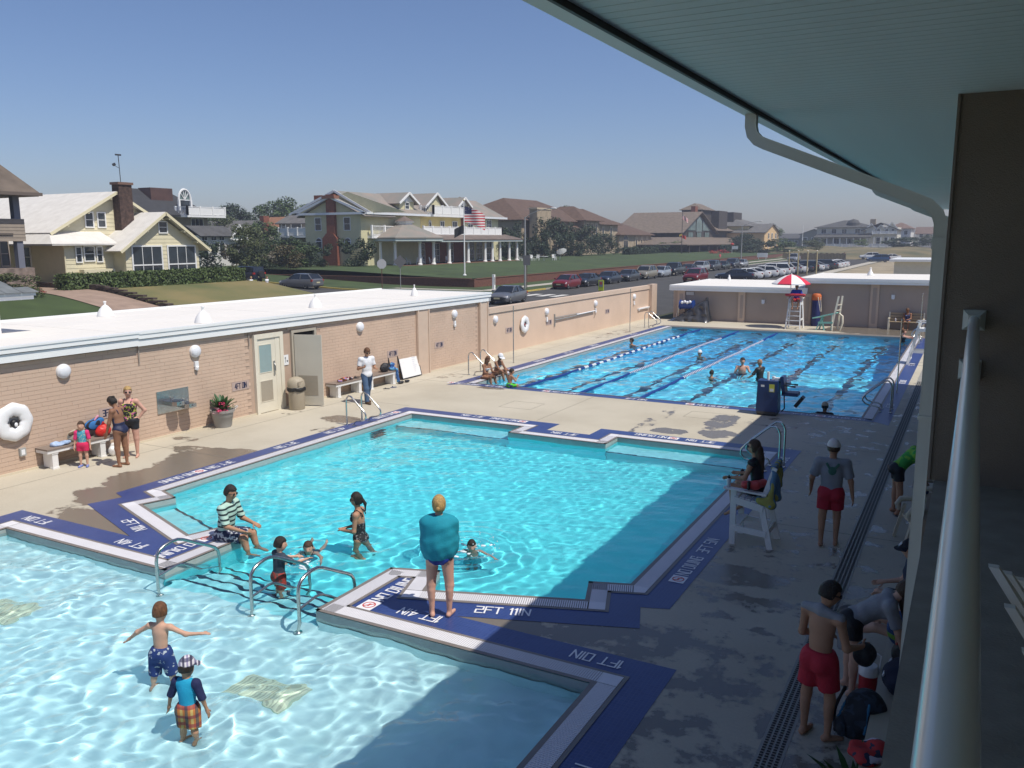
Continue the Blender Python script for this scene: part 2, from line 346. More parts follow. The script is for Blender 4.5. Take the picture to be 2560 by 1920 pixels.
PEOPLE_RINGS=[(-9.4,11.5,.42,.010,1.3),(-9.9,10.5,.35,.010,1.1),(-7.5,12.0,.30,.012,1.2),(-9.2,9.2,.33,.007,.9),(-8.5,6.45,.33,.010,1.0),(-7.25,5.75,.30,.010,1.0),(-10.6,10.3,.4,.005,1.6)]
def calm_main(X,Y): return np.clip(.20+.62*np.clip((9.3-Y)/1.3,0,1),0,2)
water('main_pool_water',PM,.038,5,[(.15,.27,34,4.6),(.32,.7,20,2.0),(.7,2.4,10,.5)],water_mat('main_pool_water',(.93,.985,1)),PEOPLE_RINGS,calm_main)
water('lap_pool_water',PL,.065,11,[(.28,.55,22,1.0),(.55,1.1,16,.55),(1.1,3.2,8,.12)],water_mat('lap_pool_water',(.93,.98,1)),[(-7.0,33.0,.5,.008,1.5),(-8,33.9,.5,.008,1.5),(-15,40.2,.5,.01,1.8),(-10.7,37.5,.5,.008,1.2)])
# --- edging: coping, gutter grate, grey line, blue tile band
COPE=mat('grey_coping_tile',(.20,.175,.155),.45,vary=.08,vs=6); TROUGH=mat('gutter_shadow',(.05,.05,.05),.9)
GRATE=mat('white_gutter_grate',(.72,.71,.74),.5,vary=.03)
def blue_tile():
    def fn(nt,v):
        br=N(nt,'TexBrick'); br.offset=0; br.inputs['Scale'].default_value=1; br.inputs['Brick Width'].default_value=.05; br.inputs['Row Height'].default_value=.05; br.inputs['Mortar Size'].default_value=.003
        br.inputs['Color1'].default_value=(.022,.050,.185,1); br.inputs['Color2'].default_value=(.030,.062,.215,1); br.inputs['Mortar'].default_value=(.07,.09,.22,1); nt.links.new(v,br.inputs['Vector'])
        k=ramp(nt,noise_(nt,v,1.2,5),[(.3,(.82,.85,.92)),(.7,(1.15,1.12,1.08))])
        mx=N(nt,'Mix',data_type='RGBA',blend_type='MULTIPLY'); mx.inputs[0].default_value=1; nt.links.new(br.outputs[0],mx.inputs[6]); nt.links.new(k,mx.inputs[7]); return mx.outputs[2]
    return pattern('blue_mosaic_tile',fn,.38)
BLUE=blue_tile()
edge=struct(thing('pool_edging',None,None))
def band(P,a,b,z,mb,edges=None,lift=0):
    n=len(P); A=offset_poly(P,a); B=offset_poly(P,b)
    for i in range(n):
        if edges is not None and i not in edges: continue
        j=(i+1)%n; p,q=Vector(A[i]),Vector(A[j]); d=(q-p).normalized(); nn=Vector((d.y,-d.x))*(b-a)
        def outer(k,w):
            u=Vector(P[k])-Vector(P[k-1]); v=Vector(P[(k+1)%n])-Vector(P[k])
            return Vector(B[k]) if u.cross(v)>0 else w+nn
        o1,o2=outer(i,p),outer(j,q); zz=z+lift*i
        mb.sheet([(*p,zz),(*o1,zz),(*o2,zz),(*q,zz)])
def grate(P,a,b,edges,z):
    mb=MB(); A=offset_poly(P,a); B=offset_poly(P,b); n=len(P)
    for i in edges:
        j=(i+1)%n; p,q=Vector(A[i]),Vector(A[j]); L=(q-p).length; d=(q-p)/L; nn=Vector((d.y,-d.x))*(b-a); k=int(L/.032)
        lo=0; hi=k
        for t in range(lo,hi):
            c=p+d*(.032*(t+.5)); h=d*.0115
            v=[c-h,c+h,c+h+nn,c-h+nn]; mb.add([(*w,z) for w in v]+[(*w,z+.008) for w in v],[(4,5,6,7),(0,1,5,4),(1,2,6,5),(2,3,7,6),(3,0,4,7)])
    return stuff(mb.build('gutter_grate',GRATE,edge))
for P,E,wh in((PM,[i for i in range(24) if i!=0],True),(PL,[1,3],True)):
    c=MB(); band(P,-.012,.055,.0165,c,E); c.build('coping',COPE,edge)
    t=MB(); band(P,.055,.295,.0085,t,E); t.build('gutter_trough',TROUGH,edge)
    grate(P,.057,.293,E,.0088)
    c=MB(); band(P,.295,.35,.0115,c,E); c.build('grey_tile_line',COPE,edge)
    c=MB(); band(P,.345,.79,.0035,c,E,.0002); c.build('blue_tile_band',BLUE,edge)
# solid corner covers over the gutter, and the lap pool's two ends
A_in,B_in=offset_poly(PM,.055),offset_poly(PM,.295)
for i in range(2,24):                                    # solid corner pieces of the gutter cover
    p,o=Vector(A_in[i]),Vector(B_in[i]); a=Vector(PM[i])-Vector(PM[i-1]); b=Vector(PM[(i+1)%24])-Vector(PM[i]); a.normalize(); b.normalize()
    if a.cross(b)<=0: continue
    n1=Vector((a.y,-a.x))*.238; n2=Vector((b.y,-b.x))*.238; q=MB(); q.prism([tuple(p),tuple(p+n1),tuple(o),tuple(p+n2)],.0088,.0170); q.build('gutter_corner',GRATE,edge)
c=MB(); c.sheet([(-16.57,25.75,.0035),(-1.83,25.75,.0035),(-1.83,26.14,.0035),(-16.57,26.14,.0035)]); c.build('blue_tile_band',BLUE,edge)
c=MB(); c.sheet([(-15.78,26.14,.012),(-2.62,26.14,.012),(-2.62,26.215,.012),(-15.78,26.215,.012)]); c.build('coping',COPE,edge)
c=MB(); c.sheet([(-16.57,48.985,.0042),(-1.83,48.985,.0042),(-1.83,49.75,.0042),(-16.57,49.75,.0042)]); c.build('grey_tile_band',COPE,edge)
LET=mat('white_lettering',(.78,.78,.80),.5); RED=mat('red_symbol',(.55,.06,.05),.5)
def mark(t,x,y,rt,up,size=.19,wide=None,sym=None):
    if wide is None: wide=.74 if t[0]=='N' else .80
    rt,up=Vector((*rt,0)).normalized(),Vector((*up,0)).normalized(); nz=1 if rt.cross(up).z>0 else -1
    o=Vector((x,y,.0105))
    m=MB(); strokes(m,t,o-up*size/2,rt,up,size,.125,.22,True,wide); m.build('lettering',LET,edge)
    if sym is not None:                                   # the no-diving tile: white plate, red ring and slash
        c=o+rt*sym; m=MB(); h=size*.62; m.sheet([c-rt*h*1.2-up*h,c+rt*h*1.2-up*h,c+rt*h*1.2+up*h,c-rt*h*1.2+up*h]); pl=m.build('no_diving_tile',LET,edge)
        m=MB(); pts=[c+rt*(math.cos(a)*h*.72)+up*(math.sin(a)*h*.72)+Vector((0,0,.002)) for a in np.linspace(0,2*PI,17)[:-1]]
        for a,b in zip(pts,pts[1:]+pts[:1]): m.bar(a,b,.018,.002)
        m.bar(c-rt*h*.5+up*h*.5+Vector((0,0,.003)),c+rt*h*.5-up*h*.5+Vector((0,0,.003)),.018,.002); m.bar(c-rt*h*.3+Vector((0,0,.0035)),c+rt*h*.3+Vector((0,0,.0035)),.03,.002)
        m.build('no_diving_symbol',RED,pl)
xl=-15.22; xr=-3.68
mark('NO DIVING',xl,12.38,(0,-1),(1,0),sym=-.62); mark('3FT 5IN',xl,13.62,(0,-1),(1,0)); mark('4FT 0IN',xl,17.7,(0,-1),(1,0)); mark('NO DIVING',xl,19.9,(0,-1),(1,0),sym=-.62); mark('3FT 5IN',xl,15.8,(0,-1),(1,0))
mark('NO DIVING',xr,12.72,(0,1),(-1,0),sym=-.62); mark('3FT 5IN',xr,13.75,(0,1),(-1,0)); mark('NO DIVING',xr,20.05,(0,1),(-1,0)); mark('4FT 0IN',xr,17.6,(0,1),(-1,0))
yf=21.14
mark('3FT 11IN',-12.85,yf,(-1,0),(0,-1)); mark('NO DIVING',-11.8,yf,(-1,0),(0,-1),sym=-.62); mark('3FT 11IN',-9.45,20.3,(-1,0),(0,-1)); mark('NO DIVING',-7.3,yf,(-1,0),(0,-1),sym=-.62); mark('3FT 11IN',-5.95,yf,(-1,0),(0,-1))
yw=9.17
mark('1FT 0IN',-15.2,yw-.02,(-1,0),(0,-1)); mark('1FT 4IN',-12.52,yw-.02,(-1,0),(0,-1)); mark('1FT 4IN',-6.48,yw,(-1,0),(0,-1)); mark('1FT 0IN',-3.8,yw,(-1,0),(0,-1)); mark('1FT 0IN',-3.05,6.75,(0,1),(-1,0))
u=Vector((.943,.333)); mark('2FT 11IN',-5.52,9.83,tuple(u),(-u.y,u.x),.2); u2=Vector((.943,-.333)); mark('2FT 11IN',-13.35,9.83,tuple(u2),(-u2.y,u2.x),.2)
mark('NO DIVING',-11.6,9.32,(0,-1),(1,0),.2,sym=-.64); mark('NO DIVING',-7.32,9.74,(0,1),(-1,0),.2,sym=-.64)
yn=25.92
for x in(-15.95,-12.05,-6.95,-3.0): mark('NO DIVING',x,yn,(1,0),(0,1),sym=-.72,wide=.85)
for x in(-14.85,-9.5,-4.2): mark('4FT 0IN',x,yn,(1,0),(0,1),wide=.78)
for y,t in((29.5,'4FT 0IN'),(32.5,'NO DIVING'),(35.5,'5FT 0IN'),(38.5,'NO DIVING'),(44,'5FT 0IN')): mark(t,-16.35,y,(0,-1),(1,0))
for y,t in((28.5,'4FT 0IN'),(33.6,'NO DIVING'),(38.5,'5FT 0IN')): mark(t,-2.05,y,(0,1),(-1,0))
# trench drain with a slotted cover
dr=struct(thing('trench_drain',None,None)); m=MB(); m.sheet([(-1.60,2,.004),(-1.33,2,.004),(-1.33,50,.004),(-1.60,50,.004)]); m.build('drain_frame',mat('drain_frame',(.30,.29,.26),.6),dr)
m=MB(); DG=mat('drain_slots',(.025,.025,.025),.9)
y=6.5
while y<34:
    for k in range(4): x=-1.575+.057*k+.006; m.sheet([(x,y,.0085),(x+.036,y,.0085),(x+.036,y+.028,.0085),(x,y+.028,.0085)])
    y+=.05
stuff(m.build('drain_slot',DG,dr))
# drain plates on the wading floor
PLATE=mat('yellowed_drain_plate',(.62,.68,.52),.6)
for x,y in((-7.25,6.95),(-12.3,6.8)):
    t=struct(thing('floor_drain',None,None)); m=MB(); m.box(x-.49,x+.49,y-.26,y+.26,-.45,-.375); m.build('drain_plate',PLATE,t,recv=True)
    m=MB()
    for i in range(16): m.box(x-.47+.06*i,x-.47+.06*i+.022,y-.24,y+.24,-.3755,-.372)
    m.build('drain_slot',mat('drain_slot_grey',(.42,.46,.36),.7),t,recv=True)
# ================================================================ the pool's own buildings
XW=-18.79
BRICK=mat('painted_beige_brick',(.555,.41,.31),.75,vary=.07,vs=1.3,bump=.3,bs=60); MORTAR=mat('beige_mortar',(.44,.325,.25),.9,vary=.06,vs=4)
STUCCO=mat('pink_beige_stucco',(.60,.45,.34),.85,vary=.08,vs=.55,vdet=6,bump=.25,bs=90); TAUPE=mat('taupe_stucco',(.40,.325,.275),.85,vary=.05,vs=.8,vdet=5,bump=.25,bs=90)
TRIM=mat('beige_trim',(.56,.43,.33),.7,vary=.04); ROOFW=mat('white_roof_membrane',(.75,.72,.67),.7,vary=.025,vs=.7,vdet=5); FASC=mat('white_fascia_metal',(.80,.81,.80),.35,vary=.02)
bb=thing('brick_building','long low beige painted brick building with a flat white roof beside the pools','building',(XW,10,0))
def P(mb,name,m,parent,**k):
    """build a part given in world coordinates under a parent that sits elsewhere"""
    o=mb.build(name,m,parent,**k); o.matrix_parent_inverse=Matrix.Translation(-parent.location) if parent.parent is None and parent.rotation_euler.z==0 else parent.matrix_world.inverted(); return o
def sub(mb,name,m,part):
    o=mb.build(name,m,part); o.matrix_parent_inverse=part.matrix_parent_inverse.inverted() if False else Matrix.Identity(4); return o
m=MB(); m.box(-24.4,XW-.012,-4,32.15,0,2.62); P(m,'wall',MORTAR,bb)
DOORS=[(18.3,19.52,2.42),(19.9,21.02,2.40)]
PIL=[(26.75,27.6),(31.45,32.2)]
bricks=[]
for r in range(25):
    z=.012+.1*r; y=-3.9+(.15 if r%2 else 0)
    while y<31.9:
        a,b=y,y+.3
        if not any(a<d1 and b>d0 and z<h for d0,d1,h in DOORS) and b<31.5: bricks.append((a,z))
        y+=.3
bme=MB(); bme.box(-.02,0,.0015,.2985,.003,.097); b0=bme.build('brick',BRICK,bb); bmesh_data=b0.data; bpy.data.objects.remove(b0)
vis=sorted([q for q in bricks if q[0]>9.8],key=lambda q:(q[0]+abs(q[1]-1.2)*.8))
pick=set(vis[:300]); rest=MB()
for a,z in bricks:
    if (a,z) in pick:
        o=link(bpy.data.objects.new('brick',bmesh_data)); o.parent=bb; o.location=(random.uniform(-.002,.002),a-10,z)
    else: rest.box(XW-.02,XW+random.uniform(-.002,.002),a+.0015,a+.2985,z+.003,z+.097)
stuff(P(rest,'brickwork',BRICK,bb))
for a,b in PIL:
    m=MB(); m.box(XW-.02,XW+.07,a,b,0,2.6); pz=P(m,'pilaster',TRIM,bb)
    for c in(a+.02,b-.10): sub(MB().box(XW+.065,XW+.10,c,c+.08,0,2.58),'pilaster_rib',TRIM,pz)
m=MB(); m.box(XW,XW+.03,-4,32,0,.05); P(m,'base_strip',mat('wall_base_caulk',(.60,.53,.40),.7),bb)
m=MB(); m.box(-24.6,XW+.05,-4,32.2,2.6,2.895); P(m,'roof',ROOFW,bb)
m=MB()
m.box(XW+.05,XW+.15,-4,14.3,2.55,2.735); m.box(XW+.05,XW+.19,-4,14.3,2.755,2.87); m.box(XW+.02,XW+.21,-4,14.3,2.868,2.915)
m.box(XW+.05,XW+.11,14.3,32.25,2.53,2.70); m.box(XW+.05,XW+.145,14.3,32.25,2.718,2.84); m.box(XW+.02,XW+.165,14.3,32.25,2.838,2.912)
m.box(-24.6,XW+.11,32.2,32.31,2.53,2.70); m.box(-24.6,XW+.14,32.2,32.345,2.718,2.84); m.box(-24.62,XW+.16,32.16,32.365,2.838,2.91)
m.box(-24.68,-24.58,-4,32.3,2.6,2.95)
P(m,'fascia',FASC,bb)
m=MB()
for x,y0,y1 in((-20.2,-2,31),(-21.7,-2,31),(-23.2,-2,31)): m.box(x,x+.05,y0,y1,2.894,2.8985)
for y in(14.1,20.5,27): m.box(-24.5,-18.7,y,y+.05,2.894,2.899)
P(m,'roof_seam',ROOFW,bb)
# conduits that drop from the fascia
for y in(14.36,):
    m=MB(); m.tube([(XW+.03,y,2.55),(XW+.03,y,2.08)],.018); P(m,'conduit',mat('conduit',(.33,.28,.24),.5),bb)
m=MB(); m.tube([(XW+.03,18.15,2.52),(XW+.03,18.15,2.1)],.018); P(m,'conduit',mat('conduit_b',(.33,.28,.24),.5),bb)

DOORP=mat('cream_door_paint',(.70,.655,.54),.45,vary=.03); FROST=mat('frosted_pane',(.27,.36,.36),.25,vary=.05); VENTM=mat('door_vent_mesh',(.34,.30,.235),.8,vary=.08,vs=40)
d=P(MB().box(XW-.01,XW+.05,18.42,19.18,.02,2.28),'door',DOORP,bb)
for nm,mm,bx in(('door_frame',DOORP,[(XW-.01,XW+.09,18.30,18.42,0,2.42),(XW-.01,XW+.09,19.36,19.50,0,2.42),(XW-.01,XW+.09,18.42,19.36,2.28,2.42),(XW-.01,XW+.06,19.18,19.36,0,2.28)]),):
    q=MB()
    for b in bx: q.box(*b)
    P(q,nm,mm,bb)
sub(MB().box(XW+.052,XW+.056,18.50,19.0,1.25,2.08),'pane',FROST,d); sub(MB().box(XW+.052,XW+.056,18.5,19.0,.36,.98),'vent',VENTM,d)
q=MB(); q.box(XW+.052,XW+.075,19.06,19.13,1.12,1.55); sub(q,'handle_plate',STEEL,d); q=MB(); q.tube([(XW+.075,19.10,1.2),(XW+.11,19.10,1.25),(XW+.11,19.10,1.42),(XW+.075,19.10,1.47)],.012); sub(q,'pull_handle',STEEL,d)
q=MB()
for a,b,c,e in((18.48,18.5,1.23,2.1),(19.0,19.02,1.23,2.1),(18.48,18.5,.34,1.0),(19.0,19.02,.34,1.0)): q.box(XW+.05,XW+.062,a,b,c,e)
for c in(1.23,2.08,.34,.98): q.box(XW+.05,XW+.062,18.5,19.0,c,c+.02)
sub(q,'glazing_bead',DOORP,d)
# doorway with the leaf standing open
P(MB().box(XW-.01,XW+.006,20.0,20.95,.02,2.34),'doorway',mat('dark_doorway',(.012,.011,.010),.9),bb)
q=MB(); q.box(XW-.01,XW+.07,19.9,20.0,0,2.40); q.box(XW-.01,XW+.07,20.95,21.05,0,2.40); q.box(XW-.01,XW+.07,20.0,20.95,2.32,2.40); P(q,'door_frame',mat('grey_beige_frame',(.40,.36,.29),.6),bb)
q=MB(Matrix.Translation((XW+.08,20.02,0))@Matrix.Rotation(rad(-72),4,'Z')); q.box(0,.045,0,.90,.03,2.27)
d2=P(q,'open_door',mat('grey_cream_door',(.55,.52,.44),.5,vary=.03),bb)
T2=Matrix.Translation((XW+.08,20.02,0))@Matrix.Rotation(rad(-72),4,'Z')
q=MB(T2); q.box(-.006,.051,.10,.74,.35,.98); sub(q,'vent',VENTM,d2)
q=MB(T2); q.box(-.012,.0,.10,.74,.98,1.02); q.box(-.012,0,.10,.74,.33,.36); q.box(-.012,0,.72,.75,.33,1.02); sub(q,'vent_bead',DOORP,d2)
q=MB(T2); q.tube([(-.05,.82,1.05),(-.05,.70,1.05)],.012); q.lathe([(.03,0),(.03,.05)],10,(0,.82,1.05),Matrix.Rotation(rad(-90),4,'Y')); sub(q,'lever_handle',STEEL,d2)
q=MB(T2); q.lathe([(.028,0),(.028,.02)],10,(0,.82,1.2),Matrix.Rotation(rad(-90),4,'Y')); sub(q,'lock',STEEL,d2)
# roof vents
VENTW=mat('white_vent_plastic',(.82,.81,.79),.5)
for (x,y,s),lab in zip([(-23.6,17.0,1.0),(-19.2,16.9,.95),(-20.0,22.5,.9),(-20.4,29.0,.6)],['white domed roof vent at the back edge, leftmost on the white roof','white domed roof vent close above the fascia, near the drinking fountain','white domed roof vent in the middle of the white roof','small white roof vent near the far end of the brick building']):
    t=thing('roof_vent',lab,'roof vent',(x,y,2.9),0,'vents on the white roof'); q=MB()
    q.lathe([(.26*s,0),(.25*s,.04),(.22*s,.13),(.17*s,.22),(.10*s,.30),(.06*s,.335),(.045*s,.34)],16); q.build('dome',VENTW,t,smooth=40)
    q=MB(); q.lathe([(.035*s,.33),(.035*s,.42),(.05*s,.425),(.05*s,.455),(.02*s,.465)],10); q.build('pipe_cap',VENTW,t,smooth=40)
# little pavilion corner over the roof, far left
pv=thing('roof_pavilion','corner of a white pavilion with grey slate roof at the left edge','pavilion',(-21.3,12.0,2.9))
P(MB().box(-21.42,-21.22,12.16,12.36,2.9,3.76),'post',W_,pv)
m=MB(); m.box(-22.6,-21.1,10.5,13.2,3.74,3.83); P(m,'soffit_board',W_,pv); m=MB(); m.box(-22.6,-21.06,10.5,13.24,3.832,3.905); P(m,'gutter',mat('grey_gutter',(.42,.47,.50),.4),pv)
SLATE=mat('grey_slate',(.16,.175,.18),.7,vary=.25,vs=2.5)
k=0
for i in range(5):
    for j in range(6):
        y1=13.3-.35*i*1.0; x0=-21.0-.34*i; z=3.91+.09*i; yy=13.28-.18*i-.42*j-(.21 if i%2 else 0)
        q=MB(); q.slab([(x0,yy,z),(x0-.40,yy-.03,z+.115),(x0-.40,yy-.43,z+.115),(x0,yy-.41,z)][::-1],.02); P(q,'slate',SLATE,pv)
# --- stucco wall beside the lap pool
lw=thing('stucco_wall','tall pink beige stucco wall along the left side of the lap pool','wall',(XW,43,0))
P(MB().box(XW-.25,XW,32.2,54.4,0,1.93),'wall',STUCCO,lw)
P(MB().box(XW-.30,XW+.05,32.3,54.4,1.95,2.19),'coping',mat('stucco_coping',(.57,.44,.34),.8,vary=.05,vs=.6,vdet=5),lw)
P(MB().box(XW-.2,XW+.006,32.3,54.4,1.925,1.955),'coping_joint',JOINT,lw)
P(MB().box(XW,XW+.02,32.2,53.6,0,.05),'base_strip',mat('stucco_base',(.62,.55,.42),.7),lw)
P(MB().box(XW-.1,XW+.22,53.3,54.3,0,2.25),'end_pier',TRIM,lw)
# --- building across the far end of the lap pool
fb=thing('far_pool_building','taupe stucco building with two white flat roofs behind the far end of the lap pool','building',(-10,53.6,0))
P(MB().box(-17.2,-9.0,53.62,62.6,0,1.95),'low_wall',TAUPE,fb); P(MB().box(-9.0,6,53.58,61.4,0,2.56),'high_wall',TAUPE,fb)
m=MB(); m.box(-17.3,-8.85,53.38,62.8,1.96,2.235); P(m,'low_roof',ROOFW,fb); m=MB(); m.box(-9.15,7,53.3,61.6,2.562,2.845); P(m,'high_roof',ROOFW,fb)
m=MB(); m.box(-17.32,-8.83,53.28,53.38,1.90,2.09); m.box(-17.34,-8.81,53.24,53.39,2.092,2.24); m.box(-17.4,-17.3,53.3,62.8,1.92,2.25); P(m,'low_fascia',FASC,fb)
m=MB(); m.box(-9.17,7,53.2,53.3,2.54,2.68); m.box(-9.2,7,53.16,53.31,2.682,2.85); m.box(-9.24,-9.15,53.2,61.6,2.54,2.86); P(m,'high_fascia',FASC,fb)
for x0,x1,z in((-12.98,-12.55,1.9),(-9.05,-8.6,1.9),(-5.32,-4.85,2.54),(-16.9,-16.4,1.9),(-1.6,-1.1,2.54)):
    m=MB(); m.box(x0,x1,53.5,53.64,0,z); P(m,'pilaster',TRIM,fb); m=MB(); m.box(x0+.13,x1-.13,53.485,53.51,.25,z-.2); P(m,'pilaster_panel',TAUPE,fb)
P(MB().box(-17,6,53.56,53.64,0,.05),'base_strip',MORTAR,fb)
vs_=thing('roof_vent','small white cone vent on the far right flat roof','roof vent',(-5.9,58.5,2.85),0); q=MB(); q.lathe([(.2,0),(.17,.12),(.07,.3),(.04,.42),(.06,.43),(.06,.48),(.01,.5)],14); q.build('cone',VENTW,vs_,smooth=40)
vs_=thing('roof_vent','tiny white pipe vent on the far left flat roof','roof vent',(-15.5,61,2.235),0); q=MB(); q.lathe([(.12,0),(.1,.2),(.05,.3),(.05,.4)],12); q.build('cone',VENTW,vs_,smooth=40)
hut=thing('plant_hut','cream block hut with flat white roof behind the far building','hut',(-3.5,75,0)); P(MB().box(-5.85,4,75.1,82,0,3.3),'wall',mat('cream_block',(.66,.64,.54),.8,vary=.04),hut); P(MB().box(-6.2,4.2,74.7,82.4,3.31,3.5),'roof',FASC,hut)
# ================================================================ the building we stand in: balcony, column, rail, roof
ZS=6.135; ZF=3.5; XE=-1.53; YEND=32.6
bal=thing('balcony_building','shaded balcony building with wide eaves on the right','building',(2,15,0))
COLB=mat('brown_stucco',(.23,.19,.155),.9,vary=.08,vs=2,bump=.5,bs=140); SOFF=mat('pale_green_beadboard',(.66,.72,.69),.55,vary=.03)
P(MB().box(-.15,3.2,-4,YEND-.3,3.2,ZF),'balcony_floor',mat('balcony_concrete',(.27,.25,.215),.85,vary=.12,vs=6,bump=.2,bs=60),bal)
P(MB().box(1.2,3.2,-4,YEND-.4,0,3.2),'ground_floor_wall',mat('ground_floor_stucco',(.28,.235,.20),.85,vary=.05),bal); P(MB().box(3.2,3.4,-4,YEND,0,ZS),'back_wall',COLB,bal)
P(MB().box(XE+.05,9,-5,YEND,ZS+.03,ZS+.2),'roof_deck',mat('roof_deck',(.35,.34,.33),.8),bal)
y=-4.0; pl=MB(); pl.box(XE+.02,3.2,.003,.097,0,.025); p0=pl.build('soffit_board',SOFF,bal); pdat=p0.data; bpy.data.objects.remove(p0); far=MB()
while y<YEND:
    if 2.2<y<15: o=link(bpy.data.objects.new('soffit_board',pdat)); o.parent=bal; o.location=(-2,y-15,ZS)
    else: far.box(XE+.02,3.2,y+.003,y+.097,ZS,ZS+.025)
    y+=.1
stuff(P(far,'soffit_boarding',SOFF,bal))
P(MB().box(XE,XE+.018,-5,YEND,ZS-.03,ZS+.03),'drip_edge',mat('dark_drip_edge',(.05,.045,.035),.6),bal)
m=MB(); m.box(XE-.12,XE-.005,-5,YEND+.05,ZS-.01,ZS+.115); P(m,'gutter',mat('cream_gutter',(.62,.62,.56),.4),bal)
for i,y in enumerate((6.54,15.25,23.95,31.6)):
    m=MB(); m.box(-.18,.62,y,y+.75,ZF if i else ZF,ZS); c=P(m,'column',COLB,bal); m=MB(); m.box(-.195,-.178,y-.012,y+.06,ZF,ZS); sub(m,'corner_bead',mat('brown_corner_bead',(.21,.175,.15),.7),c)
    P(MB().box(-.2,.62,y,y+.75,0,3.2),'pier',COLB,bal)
DSP=mat('cream_downspout',(.68,.70,.65),.4,vary=.03)
for i,y in enumerate((6.72,15.43,24.13)):
    q=MB()
    def sq(pts):                                          # fluted square pipe along a path in the XZ plane
        r=[]
        for k in range(len(pts)):
            a=Vector(pts[max(0,k-1)]); b=Vector(pts[min(len(pts)-1,k+1)]); t=(b-a).normalized(); n=Vector((t.z,0,-t.x)); r.append((Vector(pts[k]),n))
        sec=[(-.042,-.035),(-.042,.035)]+[(x,.035-(.003 if j%2 else 0)) for j,x in enumerate(np.linspace(-.036,.036,9))]+[(.042,.035),(.042,-.035)]+[(x,-.035+(.003 if j%2 else 0)) for j,x in enumerate(np.linspace(.036,-.036,9))]
        n=len(sec); vs=[tuple(p+nn*s[0]+Vector((0,s[1],0))) for p,nn in r for s in sec]
        q.add(vs,[(i*n+j,i*n+(j+1)%n,(i+1)*n+(j+1)%n,(i+1)*n+j) for i in range(len(r)-1) for j in range(n)])
    c0=Vector((XE-.055,y,ZS)); pts=[(XE-.055,y,ZS+.01),(XE-.055,y,ZS-.10),(XE-.04,y,ZS-.16),(XE+.0,y,ZS-.205),(XE+.06,y,ZS-.235),(-.42,y,5.47),(-.33,y,5.43),(-.27,y,5.37),(-.245,y,5.30),(-.243,y,5.18),(-.243,y,.05)]
    sq(pts); ds=P(q,'downspout',DSP,bal,smooth=50)
    q=MB(); q.box(-.291,-.195,y-.043,y+.043,5.12,5.20); sub(q,'collar',DSP,ds)
    q=MB(); q.box(-.295,-.18,y-.045,y+.045,3.9,3.93); sub(q,'strap',DSP,ds)
# railing
RAILM=mat('white_gloss_rail',(.70,.72,.73),.22,coat=.3)
rl=thing('balcony_rail','white tubular handrail running from the camera to the brown column','handrail',(.012,3,4.65))
q=MB(); q.tube([(0,-4,0),(0,3.54,0)],.033,20,caps=True); q.build('top_tube',RAILM,rl,smooth=60)
q=MB(); q.tube([(0,-4,-.34),(0,3.54,-.34)],.024,14); q.build('lower_tube',RAILM,rl,smooth=60)
for z in(0,-.34):
    q=MB(); q.box(-.068,.068,3.5,3.54,z-.068,z+.068); q.add([(-.068,3.5,z-.068),(.068,3.5,z-.068),(.068,3.5,z+.068),(-.068,3.5,z+.068),(-.036,3.45,z-.036),(.036,3.45,z-.036),(.036,3.45,z+.036),(-.036,3.45,z+.036)],[(0,1,5,4),(1,2,6,5),(2,3,7,6),(3,0,4,7),(4,5,6,7)]); q.build('flange',mat('rail_flange',(.50,.53,.50),.4),rl)
q=MB()
for y in np.arange(-2.9,3.3,1.5): q.tube([(0,y,-.34),(0,y,-1.15)],.02,10)
q.build('baluster',RAILM,rl,smooth=60)
# ================================================================ ground outside, streets, lawns
ASPH=mat('asphalt',(.055,.054,.052),.9,vary=.2,vs=.6,vdet=6,bump=.2,bs=30); GRASS=mat('lawn_grass',(.044,.070,.019),.9,vary=.28,vs=.35,vdet=8,bump=.8,bs=9)
DRY=mat('dry_lawn',(.26,.195,.085),.95,col2=(.10,.115,.04),vs=.16,vdet=7,bump=.8,bs=9); SAND=mat('sandy_ground',(.30,.25,.17),.95,vary=.2,vs=.3,vdet=6); PATH=mat('pale_pavement',(.42,.39,.33),.9,vary=.08,vs=.5)
FIELD=mat('far_ground',(.07,.08,.035),.95,vary=.35,vs=.05,vdet=8); YKERB=mat('yellow_kerb',(.55,.42,.10),.7,vary=.15); LINE=mat('road_paint',(.60,.58,.54),.7,vary=.1)
struct(fill('ground',[(-1500,-300),(900,-300),(900,2200),(-1500,2200)],[[(-18.88,-3.9),(2.9,-3.9),(2.9,53.65),(-18.88,53.65)]],-.03,FIELD))
def strip(name,m,pts,kind='structure'):
    mb=MB(); mb.sheet(pts); o=mb.build(name,m); o['kind']=kind; return o
strip('road',ASPH,[(-39.5,-60,-.012),(-18.9,-60,-.012),(-18.9,420,-.012),(-39.5,420,-.012)])
mb=MB()
xs=[-39.6,-52,-58,-66,-76,-90,-140]; zr=lambda x:max(0,.045*(-56-x))
for a,b in zip(xs,xs[1:]): mb.sheet([(a,59.5,zr(a)-.008),(a,69.3,zr(a)-.008),(b,69.3,zr(b)-.008),(b,59.5,zr(b)-.008)])
struct(mb.build('side_street',ASPH))
